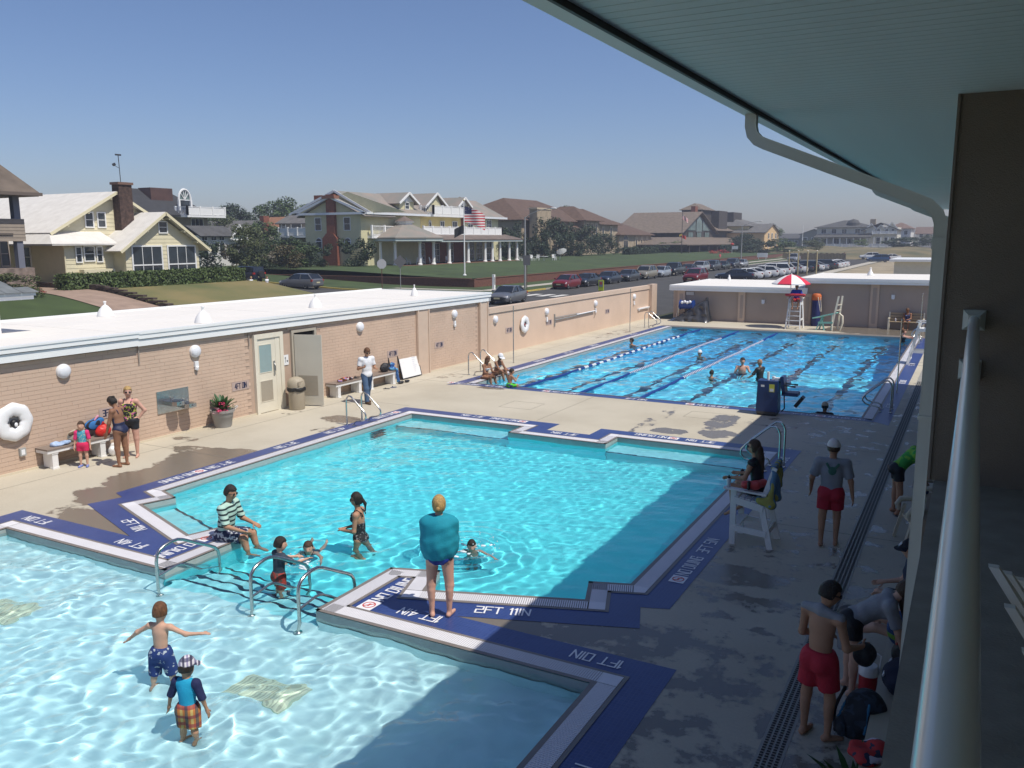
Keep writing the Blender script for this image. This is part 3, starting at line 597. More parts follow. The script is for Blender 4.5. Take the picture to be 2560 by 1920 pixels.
# kerbs, verges and pavements
mb=MB()
for a,b in zip(xs,xs[1:]): mb.add([(a,69.3,zr(a)-.02),(a,69.5,zr(a)-.02),(b,69.5,zr(b)-.02),(b,69.3,zr(b)-.02),(a,69.3,zr(a)+.14),(a,69.5,zr(a)+.14),(b,69.5,zr(b)+.14),(b,69.3,zr(b)+.14)],[(4,5,6,7),(0,4,7,3)])
mb.box(-40.6,-39.6,69.5,73.5,-.02,.131); mb.box(-39.7,-39.5,73.5,80,-.02,.131)
struct(mb.build('kerb',YKERB)); mb=MB(); mb.box(-39.7,-39.5,80,330,-.02,.13); struct(mb.build('kerb',PATH))
mb=MB()
for a,b in zip(xs,xs[1:]): mb.sheet([(a,69.5,zr(a)+.12),(a,77.7,zr(a)+.16),(b,77.7,zr(b)+.16),(b,69.5,zr(b)+.12)])
mb.sheet([(-39.7,69.5,.12),(-39.7,330,.12),(-46.9,330,.16),(-46.9,69.5,.16)][::-1]); struct(mb.build('verge',GRASS))
mb=MB(); mb.box(-43.6,-42.2,73,330,.12,.165); mb.box(-140,-43,72.4,73.6,.12,.17); struct(mb.build('pavement',PATH))
mb=MB()
for x in(-38.6,-37.2,-35.8,-34.4,-33.0,-31.6): mb.box(x,x+.75,70.2,73.2,-.012,-.006)
mb.box(-29.95,-29.85,95,400,-.012,-.007)
for k in range(22): mb.box(-29.5,-24,100+3.1*k,100.1+3.1*k,-.012,-.007)
struct(mb.build('road_marking',LINE))
# raised garden of the bungalow, with its drive
def S(t): t=np.clip(t,0,1); return t*t*(3-2*t)
def lot_z(x,y): return 1.65*S((-45-x)/13)*S((60.5-y)/4.5)+.0*y
def hgrid(name,m,x0,x1,y0,y1,nx,ny,fz,pick=None,mats=None):
    X,Y=np.meshgrid(np.linspace(x0,x1,nx+1),np.linspace(y0,y1,ny+1),indexing='ij'); Z=fz(X,Y); idx=np.arange(X.size).reshape(X.shape)
    fc=np.stack([idx[:-1,:-1],idx[1:,:-1],idx[1:,1:],idx[:-1,1:]],-1).reshape(-1,4); mb=MB(); mb.v=[tuple(p) for p in np.stack([X,Y,Z],-1).reshape(-1,3)]; mb.f=[tuple(q) for q in fc]
    mb.m=[0]*len(fc)
    if pick is not None: mb.m=[int(pick(mb.v[q[0]][0],mb.v[q[0]][1])) for q in fc]
    o=mb.build(name,mats or m,smooth=True); return struct(o)
drive_y=lambda x:38.6+.5*math.sin((x+50)/6)-(0 if x<-50 else (x+50)*.42)
hgrid('bungalow_lawn',None,-120,-40.5,10,60,80,70,lot_z,lambda x,y:1 if y<drive_y(x) else 0,[DRY,GRASS])
mb=MB(); PAVER=mat('pink_paver_drive',(.30,.215,.165),.9,vary=.15,vs=1.2,vdet=5)
px=np.linspace(-64,-40.6,26)
for a,b in zip(px,px[1:]):
    w=1.9; q=[]
    for x,s in((a,-1),(b,-1),(b,1),(a,1)):
        y=drive_y(x)+s*w; q.append((x,y,float(lot_z(np.array(x),np.array(y)))+.05))
    mb.sheet(q)
struct(mb.build('driveway',PAVER))
DSTONE=mat('dark_wall_stone',(.075,.055,.045),.9,vary=.4,vs=2.5,bump=.6,bs=8)
sw=thing('stone_kerb_wall','low dark stone wall curving along the pink driveway','wall',(-55,41,.8))
for i,(a,b) in enumerate(zip(px[:22],px[1:23])):
    for k in range(3):
        x=(a+b)/2+(.3 if k%2 else 0); y=drive_y(x)+2.15; z=float(lot_z(np.array(x),np.array(y))); q=MB(); q.obox((x,y,z+.07+.14*k),((b-a)*.96,.35+.06*random.random(),.135),math.atan2(drive_y(b)-drive_y(a),b-a)); P(q,'stone',DSTONE,sw)
# raised lawn of the big houses behind a brick retaining wall
def lawn_z(x,y): return 1.1+.62*S((-47.5-x)/22)+.0*y
hgrid('house_lawn',GRASS,-150,-46.9,77.75,420,50,50,lawn_z)
RB=mat('red_retaining_brick',(.15,.062,.042),.9,vary=.28,vs=5,vdet=6,bump=.4,bs=12); RCAP=mat('retaining_wall_cap',(.19,.09,.062),.85,vary=.15,vs=3)
rw=thing('retaining_wall','long red brick retaining wall holding up the green lawn','wall',(-46.9,77.6,0))
P(MB().box(-47.1,-46.82,77.6,300,0,1.02),'street_wall',RB,rw); P(MB().box(-110,-47.1,77.6,77.9,0,1.02),'side_wall',RB,rw)
for k in range(48): a=78+3*k; P(MB().box(-47.15,-46.76,a+.015,a+2.985,1.02,1.09),'cap_stone',RCAP,rw)
for k in range(20): a=-47.2-3*k; P(MB().box(a-2.985,a-.015,77.54,77.95,1.02,1.09),'cap_stone',RCAP,rw)
# sand and dune beyond the car park
strip('sand',SAND,[(-18.7,62,-.006),(60,62,-.006),(60,420,-.006),(-18.7,420,-.006)])
def dune_z(x,y): return 2.6*S((y-222)/40)*(.75+.25*np.sin(x*.23)*np.sin(y*.11+x*.05))-.05
hgrid('dune_bank',mat('dune_scrub',(.085,.09,.045),.95,col2=(.22,.17,.09),vs=.12,vdet=8,bump=1,bs=3),-64,60,215,330,40,30,dune_z)
mb=MB(); mb.box(-20.6,-19.0,100,200,-.02,.08); struct(mb.build('lot_path',PATH))
# ================================================================ houses
def facemat(face):                                       # local (u right, v up, w outwards) -> world
    if face=='x': return lambda c:(lambda u,v,w:(c+w,u,v))
    return lambda c:(lambda u,v,w:(u,c-w,v))
def pbox(mb,f,u0,u1,v0,v1,w0,w1):
    a=f(u0,v0,w0); b=f(u1,v1,w1); lo=[min(p) for p in zip(a,b)]; hi=[max(p) for p in zip(a,b)]; mb.box(lo[0],hi[0],lo[1],hi[1],lo[2],hi[2])
def window(root,face,c,u,v,w,h,cols=1,rows=2,fm=W_,fr=.09,gm=None,mw=.045,arch=False):
    f=facemat(face)(c); m=MB(); pbox(m,f,u-w/2-fr,u+w/2+fr,v-h/2-fr,v-h/2,0,.07); pbox(m,f,u-w/2-fr,u+w/2+fr,v+h/2,v+h/2+fr,0,.07); pbox(m,f,u-w/2-fr,u-w/2,v-h/2,v+h/2,0,.07); pbox(m,f,u+w/2,u+w/2+fr,v-h/2,v+h/2,0,.07)
    o=P(m,'window',fm,root); m=MB(); pbox(m,f,u-w/2,u+w/2,v-h/2,v+h/2,.0,.02); sub(m,'pane',gm or GLASS,o)
    if cols>1 or rows>1:
        m=MB()
        for i in range(1,cols): x=u-w/2+w*i/cols; pbox(m,f,x-mw/2,x+mw/2,v-h/2,v+h/2,.02,.05)
        for i in range(1,rows): y=v-h/2+h*i/rows; pbox(m,f,u-w/2,u+w/2,y-mw/2,y+mw/2,.02,.045)
        sub(m,'glazing_bar',fm,o)
    if arch:
        m=MB(); n=10; R=w/2+fr
        out=[f(u+R*math.cos(PI*i/n),v+h/2+R*math.sin(PI*i/n),.0) for i in range(n+1)]; m.slab(out if face=='x' else out[::-1],-.05); sub(m,'arch_trim',fm,o)
        m=MB(); R=w/2; out=[f(u+R*math.cos(PI*i/n),v+h/2+R*math.sin(PI*i/n),.06) for i in range(n+1)]; m.sheet(out if face=='x' else out[::-1]); sub(m,'arch_pane',gm or GLASS,o)
    return o
def gable_x(mb,x0,x1,y0,y1,ze,zr,ov,t,ovx=.4):
    """roof with ridge along X: two slabs"""
    ym=(y0+y1)/2; s=(zr-ze)/(ym-y0); z0=ze-s*ov
    mb.slab([(x0-ovx,y0-ov,z0),(x1+ovx,y0-ov,z0),(x1+ovx,ym,zr),(x0-ovx,ym,zr)],t); mb.slab([(x1+ovx,y1+ov,z0),(x0-ovx,y1+ov,z0),(x0-ovx,ym,zr),(x1+ovx,ym,zr)],t)
def gable_y(mb,x0,x1,y0,y1,ze,zr,ov,t,ovy=.4):
    xm=(x0+x1)/2; s=(zr-ze)/(xm-x0); z0=ze-s*ov
    mb.slab([(x1+ov,y0-ovy,z0),(x1+ov,y1+ovy,z0),(xm,y1+ovy,zr),(xm,y0-ovy,zr)],t); mb.slab([(x0-ov,y1+ovy,z0),(x0-ov,y0-ovy,z0),(xm,y0-ovy,zr),(xm,y1+ovy,zr)],t)
def hip(mb,x0,x1,y0,y1,ze,zr,ov=.4,t=.12,inset=None):
    x0-=ov;x1+=ov;y0-=ov;y1+=ov
    if x1-x0<y1-y0: d=(x1-x0)/2 if inset is None else inset; a,b=((x0+x1)/2,y0+d,zr),((x0+x1)/2,y1-d,zr); A,B,C,D=(x0,y0,ze),(x1,y0,ze),(x1,y1,ze),(x0,y1,ze); F=[[A,B,a],[B,C,b,a],[C,D,b],[D,A,a,b]]
    else: d=(y1-y0)/2 if inset is None else inset; a,b=(x0+d,(y0+y1)/2,zr),(x1-d,(y0+y1)/2,zr); A,B,C,D=(x0,y0,ze),(x1,y0,ze),(x1,y1,ze),(x0,y1,ze); F=[[A,B,b,a],[B,C,b],[C,D,a,b],[D,A,a]]
    for q in F: mb.sheet(q)
    mb.box(x0,x1,y0,y1,ze-t,ze-.004)
def boards(root,face,c,poly,course,m,name='siding_board',joined=False):
    """horizontal siding boards clipped to a convex outline (u,v)"""
    f=facemat(face)(c); v0=min(p[1] for p in poly); v1=max(p[1] for p in poly); v=v0; J=MB()
    while v<v1-.02:
        vt=min(v+course,v1); us=[]
        for lev in (v+.01,vt-.01):
            x=[]
            for (a,b),(d,e) in zip(poly,poly[1:]+poly[:1]):
                if (b-lev)*(e-lev)<0: x.append(a+(d-a)*(lev-b)/(e-b))
            if len(x)>=2: us.append((min(x),max(x)))
        if len(us)==2:
            (a0,a1),(b0,b1)=us; mb=J if joined else MB()
            q=[f(a0,v,.035),f(a1,v,.035),f(b1,vt,.012),f(b0,vt,.012),f(a0,v,0),f(a1,v,0),f(b1,vt,0),f(b0,vt,0)]
            F=[(0,1,2,3),(4,5,1,0),(5,6,2,1),(7,4,0,3),(3,2,6,7)]
            mb.add(q,F if face=='x' else [t for t in F])
            if not joined: P(mb,name,m,root)
        v=vt
    if joined: stuff(P(J,'siding',m,root))
def railing(root,pts,h,m=W_,solid=False,name='railing'):
    mb=MB()
    for a,b in zip(pts,pts[1:]):
        a,b=Vector(a),Vector(b); L=(b-a).length; n=max(1,round(L/2.4))
        mb.bar(a+V(0,0,h),b+V(0,0,h),.14,.1); mb.bar(a+V(0,0,.1),b+V(0,0,.1),.1,.1)
        if solid: mb.bar(a+V(0,0,h*.5),b+V(0,0,h*.5),.05,h*.85)
        else:
            k=max(2,int(L/.28))
            for i in range(1,k): p=a.lerp(b,i/k); mb.bar(p+V(0,0,.1),p+V(0,0,h),.06,.06,(0,1,0))
        for i in range(n+1): p=a.lerp(b,i/n); mb.box(p.x-.13,p.x+.13,p.y-.13,p.y+.13,p.z,p.z+h+.15)
    return P(mb,name,m,root)
def roofmat(name,c,c2=None,vs=1.2): return mat(name,c,.85,vary=.0 if c2 else .22,vs=vs,col2=c2,vdet=6,bump=.5,bs=9)
# ---- cream bungalow
CR=mat('cream_siding',(.68,.62,.43),.7,vary=.04,vs=2); CRT=mat('cream_trim',(.70,.64,.44),.6); WR=roofmat('white_shingle',(.60,.575,.53),(.70,.675,.63),1.5); CHIM=mat('brown_chimney_brick',(.07,.042,.032),.9,vary=.5,vs=4,bump=.6,bs=8)
h=thing('cream_bungalow','cream clapboard bungalow with white roofs and brown chimney behind the hedge','house',(-66,47,1.6))
P(MB().box(-84,-63.1,41.6,52.2,1.4,6.2),'main_wall',CR,h); P(MB().box(-70,-61.55,41.3,47,1.4,4.95),'porch_wall',CR,h); P(MB().box(-75,-60.05,45.45,52.8,1.4,4.9),'wing_wall',CR,h)
m=MB(); m.add([(-63.1,41.6,6.2),(-63.1,52.2,6.2),(-63.1,46.9,8.95),(-84,41.6,6.2),(-84,52.2,6.2),(-84,46.9,8.95)],[(0,1,2),(5,4,3)]); m.add([(-60.05,45.45,4.9),(-60.05,52.8,4.9),(-60.05,49.1,7.15),(-75,45.45,4.9),(-75,52.8,4.9),(-75,49.1,7.15)],[(0,1,2),(5,4,3)]); P(m,'gable_wall',CR,h)
boards(h,'x',-60.05,[(45.45,1.5),(52.8,1.5),(52.8,4.9),(49.1,7.15),(45.45,4.9)],.32,CR); boards(h,'x',-63.1,[(41.6,5.4),(52.2,5.4),(52.2,6.2),(46.9,8.95),(41.6,6.2)],.32,CR); boards(h,'x',-61.55,[(41.3,1.5),(45.4,1.5),(45.4,4.9),(41.3,4.9)],.32,CR); boards(h,'y',41.3,[(-70,1.5),(-61.5,1.5),(-61.5,4.9),(-70,4.9)],.32,CR); boards(h,'y',41.6,[(-84,4.9),(-63.1,4.9),(-63.1,6.2),(-84,6.2)],.32,CR)
m=MB(); gable_x(m,-84,-63.1,41.6,52.2,6.25,9.2,.75,.12,.7); P(m,'main_roof',WR,h); m=MB(); gable_x(m,-75,-60.05,45.45,52.8,5.0,7.55,.85,.12,.65); P(m,'wing_roof',WR,h)
m=MB(); m.sheet([(-60.9,39.9,4.98),(-60.9,45.6,4.96),(-63.2,45.6,5.98),(-63.2,41.2,5.98)]); m.sheet([(-60.9,39.9,4.98),(-63.2,41.2,5.98),(-70,41.2,5.98),(-70,39.9,4.98)]); m.box(-70,-60.92,39.92,45.6,4.86,4.955); P(m,'porch_roof',WR,h)
m=MB()
for (y0,y1,ze,zr,x,ov) in((41.6,52.2,6.25,9.2,-62.4,.75),(45.45,52.8,5.0,7.55,-59.4,.85)):
    ym=(y0+y1)/2; s=(zr-ze)/(ym-y0)
    for a,b in((y0-ov,ym),(y1+ov,ym)): m.bar((x,a,ze-s*ov-.12),(x,b,zr-.12),.06,.22)
    for k in(.15,.5,.9):
        for sgn,a in((1,y0),(-1,y1)): yy=a+(ym-a)*k; zz=ze+(zr-ze)*k-.25; m.bar((x-.65,yy,zz-.06),(x-.02,yy,zz-.06),.14,.14)
P(m,'barge_board',CRT,h)
q=MB(); q.box(-63.05,-62.2,46.95,48.2,5.2,9.75); ch=P(q,'chimney',CHIM,h); q=MB(); q.box(-63.15,-62.1,46.85,48.3,9.75,9.95); sub(q,'chimney_cap',mat('chimney_cap',(.17,.10,.075),.9),ch)
q=MB(); q.tube([(-62.6,47.5,9.9),(-62.6,47.45,12.2)],.03,6); q.bar((-62.6,47.2,12.15),(-62.6,47.7,12.15),.12,.12); q.bar((-62.6,46.9,11.3),(-62.6,47.1,11.4),.15,.2); q.bar((-62.6,46.95,11.3),(-62.6,47.45,11.1),.03,.03); sub(q,'antenna',DARKMETAL,ch)
for u,v,w,hh,c,r in((47.48,3.6,2.75,2.2,3,1),(50.95,3.6,2.75,2.2,3,1)):
    o=window(h,'x',-60.01,u,v,w,hh,c,1,W_,.12); q=MB(); q.box(-59.99,-59.94,u-w/2,u+w/2,v-.42,v-.32); sub(q,'transom',W_,o)
window(h,'x',-60.01,49.2,6.3,.75,.85,1,2); window(h,'x',-63.06,44.65,6.88,.62,1.1,1,2); window(h,'x',-63.06,45.75,6.88,.62,1.1,1,2)
window(h,'x',-61.5,42.4,4.15,.4,1.1,1,2); window(h,'x',-61.5,43.3,4.2,.8,1.05,1,2); window(h,'x',-61.5,44.2,4.15,.4,1.1,1,2)
q=MB(); q.box(-61.56,-61.48,45.4,46.2,1.7,4.7); dd=P(q,'door',CRT,h); q=MB(); q.box(-61.49,-61.46,45.52,46.08,2.0,4.55); sub(q,'pane',GLASS,dd)
q=MB(); q.box(-61.3,-60.7,42.2,44.9,1.5,3.0); P(q,'porch_parapet',CRT,h)
window(h,'y',41.26,-66.2,3.95,.75,1.5,1,2)
q=MB(); q.tube([(-61.3,41.0,4.9),(-61.45,41.2,4.6),(-61.45,41.2,1.5)],.05,8); q.tube([(-62.9,41.2,6.0),(-62.9,41.5,5.6),(-61.7,41.1,5.2),(-61.4,41.0,4.95)],.05,8); P(q,'downspout',CRT,h)
# ---- shingled house at the left edge
BR=roofmat('brown_shingle',(.125,.098,.075)); SG=mat('taupe_siding',(.30,.25,.20),.8,vary=.06); GP=mat('slate_blue_post',(.16,.17,.21),.6); FST=mat('fieldstone',(.22,.17,.14),.9,vary=.45,vs=2.2,bump=.6,bs=6)
h=thing('taupe_porch_house','tall taupe house with brown shingle roof and open porch, cut off by the left edge','house',(-62,35,1.6))
P(MB().box(-74,-62.5,24,36.3,1.5,9),'wall',SG,h)
P(MB().box(-62.5,-58.6,24,36.5,5.2,6.7),'upper_parapet',SG,h); boards(h,'x',-58.6,[(24,5.2),(36.5,5.2),(36.5,6.72),(24,6.72)],.24,SG)
P(MB().box(-62.5,-58.55,24,36.9,1.4,3.35),'porch_base',FST,h)
for y in(36.1,32.6,29.0): P(MB().box(-59.1,-58.65,y-.22,y+.22,6.7,8.45),'post',GP,h); P(MB().box(-59.1,-58.65,y-.22,y+.22,3.35,5.2),'post',GP,h)
m=MB(); m.slab([(-57.6,22,8.5),(-57.6,37.2,8.5),(-66,33.4,15.2),(-66,26.5,15.2)],.15); m.slab([(-57.6,37.2,8.5),(-74,37.2,8.5),(-66,33.4,15.2)],.15); m.box(-74,-57.65,22,37.15,8.25,8.48); P(m,'roof',BR,h)
P(MB().box(-57.6,-57.45,22,37.3,8.28,8.5),'gutter',mat('brown_gutter',(.14,.11,.09),.6),h)
m=MB(); m.box(-58.56,-58.5,34.0,35.6,5.62,5.75); P(m,'vent_slot',mat('slot_dark',(.12,.10,.085),.9),h)
for y in(36.4,37.2): window(h,'x',-62.46,y,4.3,.55,1.7,1,2,mat('taupe_frame',(.33,.28,.23),.7),.08)
window(h,'x',-62.46,34.2,7.6,1.6,1.2,2,1)
# ---- big yellow house with porch
YE=mat('yellow_siding',(.60,.56,.35),.75,vary=.05,vs=1.5); YE2=mat('bright_yellow_stucco',(.68,.55,.24),.75); RBK=mat('red_house_brick',(.22,.075,.042),.9,vary=.25,vs=5,vdet=6); SL=mat('mottled_slate_roof',(.20,.205,.18),.8,col2=(.29,.235,.20),vs=.55,vdet=7,bump=.5,bs=7); PR=roofmat('weathered_porch_roof',(.15,.115,.095))
h=thing('yellow_mansion','large yellow and brick house with white balconies, dormers and round porch','house',(-76,105,1.6))
P(MB().box(-83,-73.2,92,106,1.2,8.75),'gable_wing_wall',YE,h); P(MB().box(-84,-73.55,95,130,1.2,8.8),'main_wall',RBK,h); P(MB().box(-84,-73.3,106.2,117.5,5.4,8.8),'bay_wall',YE2,h); P(MB().box(-84,-73.2,118.6,129.5,1.2,8.7),'end_wing_wall',YE,h)
m=MB(); m.add([(-83,92,8.75),(-73.2,92,8.75),(-78.1,92,10.75)],[(0,1,2)]); m.add([(-87,93.4,8.8),(-66.8,93.4,8.8),(-76.45,93.4,11.7)],[(0,1,2)]); P(m,'gable_wall',YE,h)
boards(h,'y',92,[(-83,1.5),(-73.2,1.5),(-73.2,8.75),(-78.1,10.75),(-83,8.75)],.3,YE,joined=False)
m=MB(); gable_y(m,-83,-73.2,92,98,8.85,10.95,1.1,.14,.5); P(m,'gable_roof',SL,h)
m=MB(); m.slab([(-72.4,93.2,8.85),(-72.4,131,8.85),(-78.6,131,11.9),(-78.6,93.2,11.9)],.15); m.slab([(-87,131,8.85),(-87,93.2,8.85),(-78.6,93.2,11.9),(-78.6,131,11.9)],.15); P(m,'main_roof',SL,h)
m=MB(); m.bar((-84.3,91.45,8.72),(-72.0,91.45,8.72),.1,.3); m.bar((-84.3,91.45,8.75),(-78.1,91.45,10.95),.1,.3); m.bar((-72,91.45,8.75),(-78.1,91.45,10.95),.1,.3); m.bar((-72.3,92,8.75),(-72.3,131,8.75),.25,.3); m.bar((-72.3,93.15,8.75),(-78.6,93.15,11.85),.1,.3); m.bar((-87,93.15,8.75),(-78.6,93.15,11.85),.1,.3); P(m,'white_trim',mat('blue_white_trim',(.68,.71,.74),.5),h)
q=MB(); q.box(-78.75,-77.35,91.5,92.02,5.2,11.3); ch=P(q,'chimney',RBK,h); q=MB(); q.prism([(-79.5,0),(-76.95,0),(-76.95,3.9),(-77.6,4.6),(-78.8,4.6),(-79.5,3.9)],0,.6); q.v=[(a,91.95-c*.9,1.5+b) for a,b,c in q.v]; sub(q,'chimney_breast',RBK,ch)
q=MB(); q.box(-79.2,-77.0,91.2,92.3,10.75,11.15); sub(q,'chimney_crown',mat('crown_brick',(.24,.11,.07),.9),ch)
q=MB(); q.box(-83.0,-81.6,94,95.2,8.8,11.4); P(q,'chimney',RBK,h)
for x in(-80.6,-75.5): window(h,'y',91.96,x,7.35,1.0,1.65,1,2); window(h,'y',91.96,x,4.2,.95,1.5,1,2,arch=True)
for y,w in((96.0,1.1),(97.7,1.4),(100.9,1.4)): window(h,'x',-73.5,y,7.7,w,1.1,2,2)
window(h,'x',-73.25,112,7.0,1.0,1.9,2,1); window(h,'x',-73.25,108.6,7.2,.5,1.2,1,1,arch=True); window(h,'x',-73.25,115.6,7.2,1.3,1.5,2,1)
for y in(120.2,123,126.2): window(h,'x',-73.15,y,7.6,1.5,1.5,2,2); window(h,'x',-73.15,y,3.3,1.8,2.9,2,3)
for y in(95.6,98.2,102.5,106.5,110.5,114.5): window(h,'x',-73.5,y,3.2,1.7,2.8,2,3)
# dormers
for y0,y1,zr in((101.3,105.9,12.0),(117.2,121.0,11.9)):
    m=MB(); m.box(-77.5,-73.9,y0+.5,y1-.5,9.3,10.7); P(m,'dormer_wall',YE,h); m=MB(); gable_x(m,-79,-73.7,y0+.4,y1-.4,10.75,zr,.6,.14,.4); P(m,'dormer_roof',SL,h)
    m=MB(); ym=(y0+y1)/2; m.add([(-73.88,y0+.5,10.7),(-73.88,y1-.5,10.7),(-73.88,ym,zr-.2)],[(0,1,2)]); m.bar((-73.3,y0-.2,10.35),(-73.3,ym,zr-.1),.1,.3); m.bar((-73.3,y1+.2,10.35),(-73.3,ym,zr-.1),.1,.3); P(m,'dormer_trim',W_,h); window(h,'x',-73.85,ym,10.1,.9,.9,1,2)
m=MB(); m.add([(-73.6,107.9,9.0),(-73.6,113.7,9.0),(-73.6,110.8,12.0)],[(0,1,2)]); P(m,'gable_wall',YE,h); m=MB(); gable_x(m,-80,-73.7,108,113.6,10.2,12.2,.4,.14,.4); P(m,'gable_roof',SL,h); m=MB(); m.bar((-73.2,107.4,9.9),(-73.2,110.8,12.15),.1,.3); m.bar((-73.2,114.2,9.9),(-73.2,110.8,12.15),.1,.3); P(m,'white_trim',W_,h)
P(MB().box(-75,-71.6,107.2,117.2,8.6,8.95),'balcony_floor',W_,h); railing(h,[(-71.7,107.3,8.95),(-71.7,117.1,8.95)],1.2,solid=True); railing(h,[(-74,107.3,8.95),(-71.7,107.3,8.95)],1.2)
P(MB().box(-75,-72.4,93.3,99.2,5.4,5.75),'balcony_floor',W_,h); railing(h,[(-72.5,93.4,5.75),(-72.5,99.1,5.75)],1.3,solid=False); railing(h,[(-73.5,99.1,5.75),(-72.5,99.1,5.75)],1.3,solid=True)
# cupola
q=MB(); q.lathe([(1.5,10.4),(1.5,11.1)],8,(-78.4,125.5,0)); P(q,'cupola',W_,h); q=MB(); q.lathe([(2.1,11.1),(1.9,11.25),(.02,12.4)],8,(-78.4,125.5,0)); P(q,'cupola_roof',PR,h)
# porch: round pavilion and long roofed terrace
P(MB().box(-73.5,-67.6,95,127.5,1.3,1.72),'porch_floor',mat('porch_brick',(.20,.09,.06),.9,vary=.2,vs=4),h)
q=MB(); q.lathe([(5.6,5.35),(5.6,5.5),(5.5,5.55),(1.25,7.25),(1.25,7.3)],8,(-71.5,99.6,0),Matrix.Rotation(rad(22.5),4,'Z')); P(q,'pavilion_roof',SL,h); q=MB(); q.lathe([(1.15,7.2),(1.15,7.6),(1.4,7.62),(1.4,7.72)],8,(-71.5,99.6,0)); P(q,'pavilion_lantern',W_,h); q=MB(); q.lathe([(1.45,7.73),(.02,8.5)],8,(-71.5,99.6,0)); P(q,'lantern_roof',PR,h)
q=MB(); q.lathe([(5.5,5.0),(5.5,5.34)],8,(-71.5,99.6,0),Matrix.Rotation(rad(22.5),4,'Z')); P(q,'pavilion_beam',mat('pale_green_beam',(.45,.52,.50),.6),h)
m=MB(); m.slab([(-67.4,103,5.2),(-67.4,128,5.2),(-71,128,6.0),(-71,103,6.0)],.12); P(m,'terrace_roof',PR,h); P(MB().box(-73.3,-67.5,103,127.8,4.85,5.15),'terrace_beam',mat('pale_green_beam_b',(.50,.55,.54),.6),h)
P(MB().box(-74,-70.5,103,126.3,5.6,5.92),'terrace_deck',W_,h); railing(h,[(-70.6,103,5.9),(-70.6,126.2,5.9)],1.15,solid=True); railing(h,[(-73,126.2,5.9),(-70.6,126.2,5.9)],1.15,solid=True)
for x,y in((-70.6,96.0),(-68.0,98.2),(-68.0,101.6),(-69.6,104.0),(-68.3,106.2),(-68.3,111.5),(-68.3,116.6),(-68.3,118.9),(-68.3,121.4),(-68.3,124.5),(-68.3,127.2),(-72.5,95.2)):
    q=MB(); q.lathe([(.34,1.72),(.34,1.85),(.24,1.95),(.22,3.2),(.19,4.75),(.3,4.8),(.3,4.92)],12,(x,y,0)); P(q,'column',W_,h,smooth=40)
# ---- brown hip-roofed stone house
ST=mat('tan_stone',(.36,.29,.20),.9,vary=.2,vs=1.5,vdet=5); HR=roofmat('brown_hip_shingle',(.105,.065,.045)); SQ=mat('sand_quoin',(.50,.41,.29),.8)
h=thing('stone_mansion','tan stone mansion with big brown hipped roofs behind dark evergreens','house',(-82,178,1.6))
for nm,(x0,x1,y0,y1,ze,zr) in dict(main=(-98,-79.5,150,184,9.0,13.8),tower=(-90,-77.6,176,185,9.3,12.6),mid=(-95,-78.6,186,199,8.6,12.4),wing=(-94,-78,198.5,222,6.2,10.0),front=(-90,-77.2,158,178,6.7,10.4)).items():
    P(MB().box(x0,x1,y0,y1,1.2,ze),nm+'_wall',ST,h); m=MB(); hip(m,x0,x1,y0,y1,ze,zr,.9); P(m,nm+'_roof',HR,h)
P(MB().box(-78.5,-76.8,151.5,157.8,1.2,11.0),'chimney',ST,h); P(MB().box(-78.6,-76.7,151.3,158,11.0,11.35),'chimney_cap',SQ,h)
for y in(178,180.5,183): window(h,'x',-77.55,y,7.0,1.0,3.0,1,2,SQ,.35); window(h,'x',-77.55,y,3.6,1.0,1.8,1,2,SQ,.35)
for y in(189.5,194.5): window(h,'x',-78.55,y,6.0,1.2,3.5,1,3,SQ,.45)
window(h,'x',-77.95,203,3.4,3.0,2.6,2,1,SQ,.3,arch=True)
for y in(210.5,214.5,218.5): window(h,'x',-77.95,y,3.6,1.1,2.6,1,1,SQ,.5,arch=True)
for y in(160.5,164.5,169): window(h,'x',-77.15,y,3.6,1.3,2.2,2,2,SQ,.2)
# ---- dark timber A-frame house
DK=mat('dark_timber',(.055,.045,.038),.85,vary=.2,vs=2); TR=roofmat('weathered_cedar_roof',(.16,.125,.095)); PALEG=mat('green_grey_glass',(.16,.22,.21),.12,vary=.2,vs=.5)
h=thing('dark_timber_house','dark timber house with tall glazed gable and brown cedar roofs','house',(-74,245,1.6))
P(MB().box(-92,-72.05,230.5,292,1.2,7.4),'wall',DK,h); m=MB(); m.add([(-72.05,230.5,7.4),(-72.05,262,7.4),(-72.05,246.2,12.3)],[(0,1,2)]); P(m,'gable_wall',DK,h)
m=MB(); m.slab([(-71,228,6.6),(-71,246.2,12.7),(-92,246.2,12.7),(-92,228,6.6)][::-1],.2); m.slab([(-71,264.5,6.6),(-71,246.2,12.7),(-92,246.2,12.7),(-92,264.5,6.6)],.2); P(m,'main_roof',TR,h)
m=MB(); m.slab([(-64.5,211,3.7),(-64.5,290,3.4),(-72,278,5.6),(-72,226,5.6)],.25); m.slab([(-64.5,211,3.7),(-72,226,5.6),(-90,226,5.6),(-90,211,3.7)],.25); P(m,'porch_roof',TR,h)
m=MB(); hip(m,-88,-71,262,292,7.6,11.5,.8); P(m,'rear_roof',TR,h)
m=MB(); n=10; m.sheet([(-71.9,243.4,7.0),(-71.9,249.2,7.0)]+[(-71.9,246.3+2.9*math.cos(PI*i/n),9.1+2.4*math.sin(PI*i/n)) for i in range(n+1)]); P(m,'arched_window',PALEG,h)
for a,b,c in((233.6,242.6,10.4),(258.6,250,10.4)):
    m=MB(); m.sheet([(-71.9,a,7.5),(-71.9,b,7.5),(-71.9,b,c)] if a<b else [(-71.9,b,7.5),(-71.9,a,7.5),(-71.9,b,c)]); P(m,'triangle_window',PALEG,h)
for y in(238,246.3,254.5): window(h,'x',-71.9,y,6.3,4.6,1.4,2,1,DK,.2,PALEG)
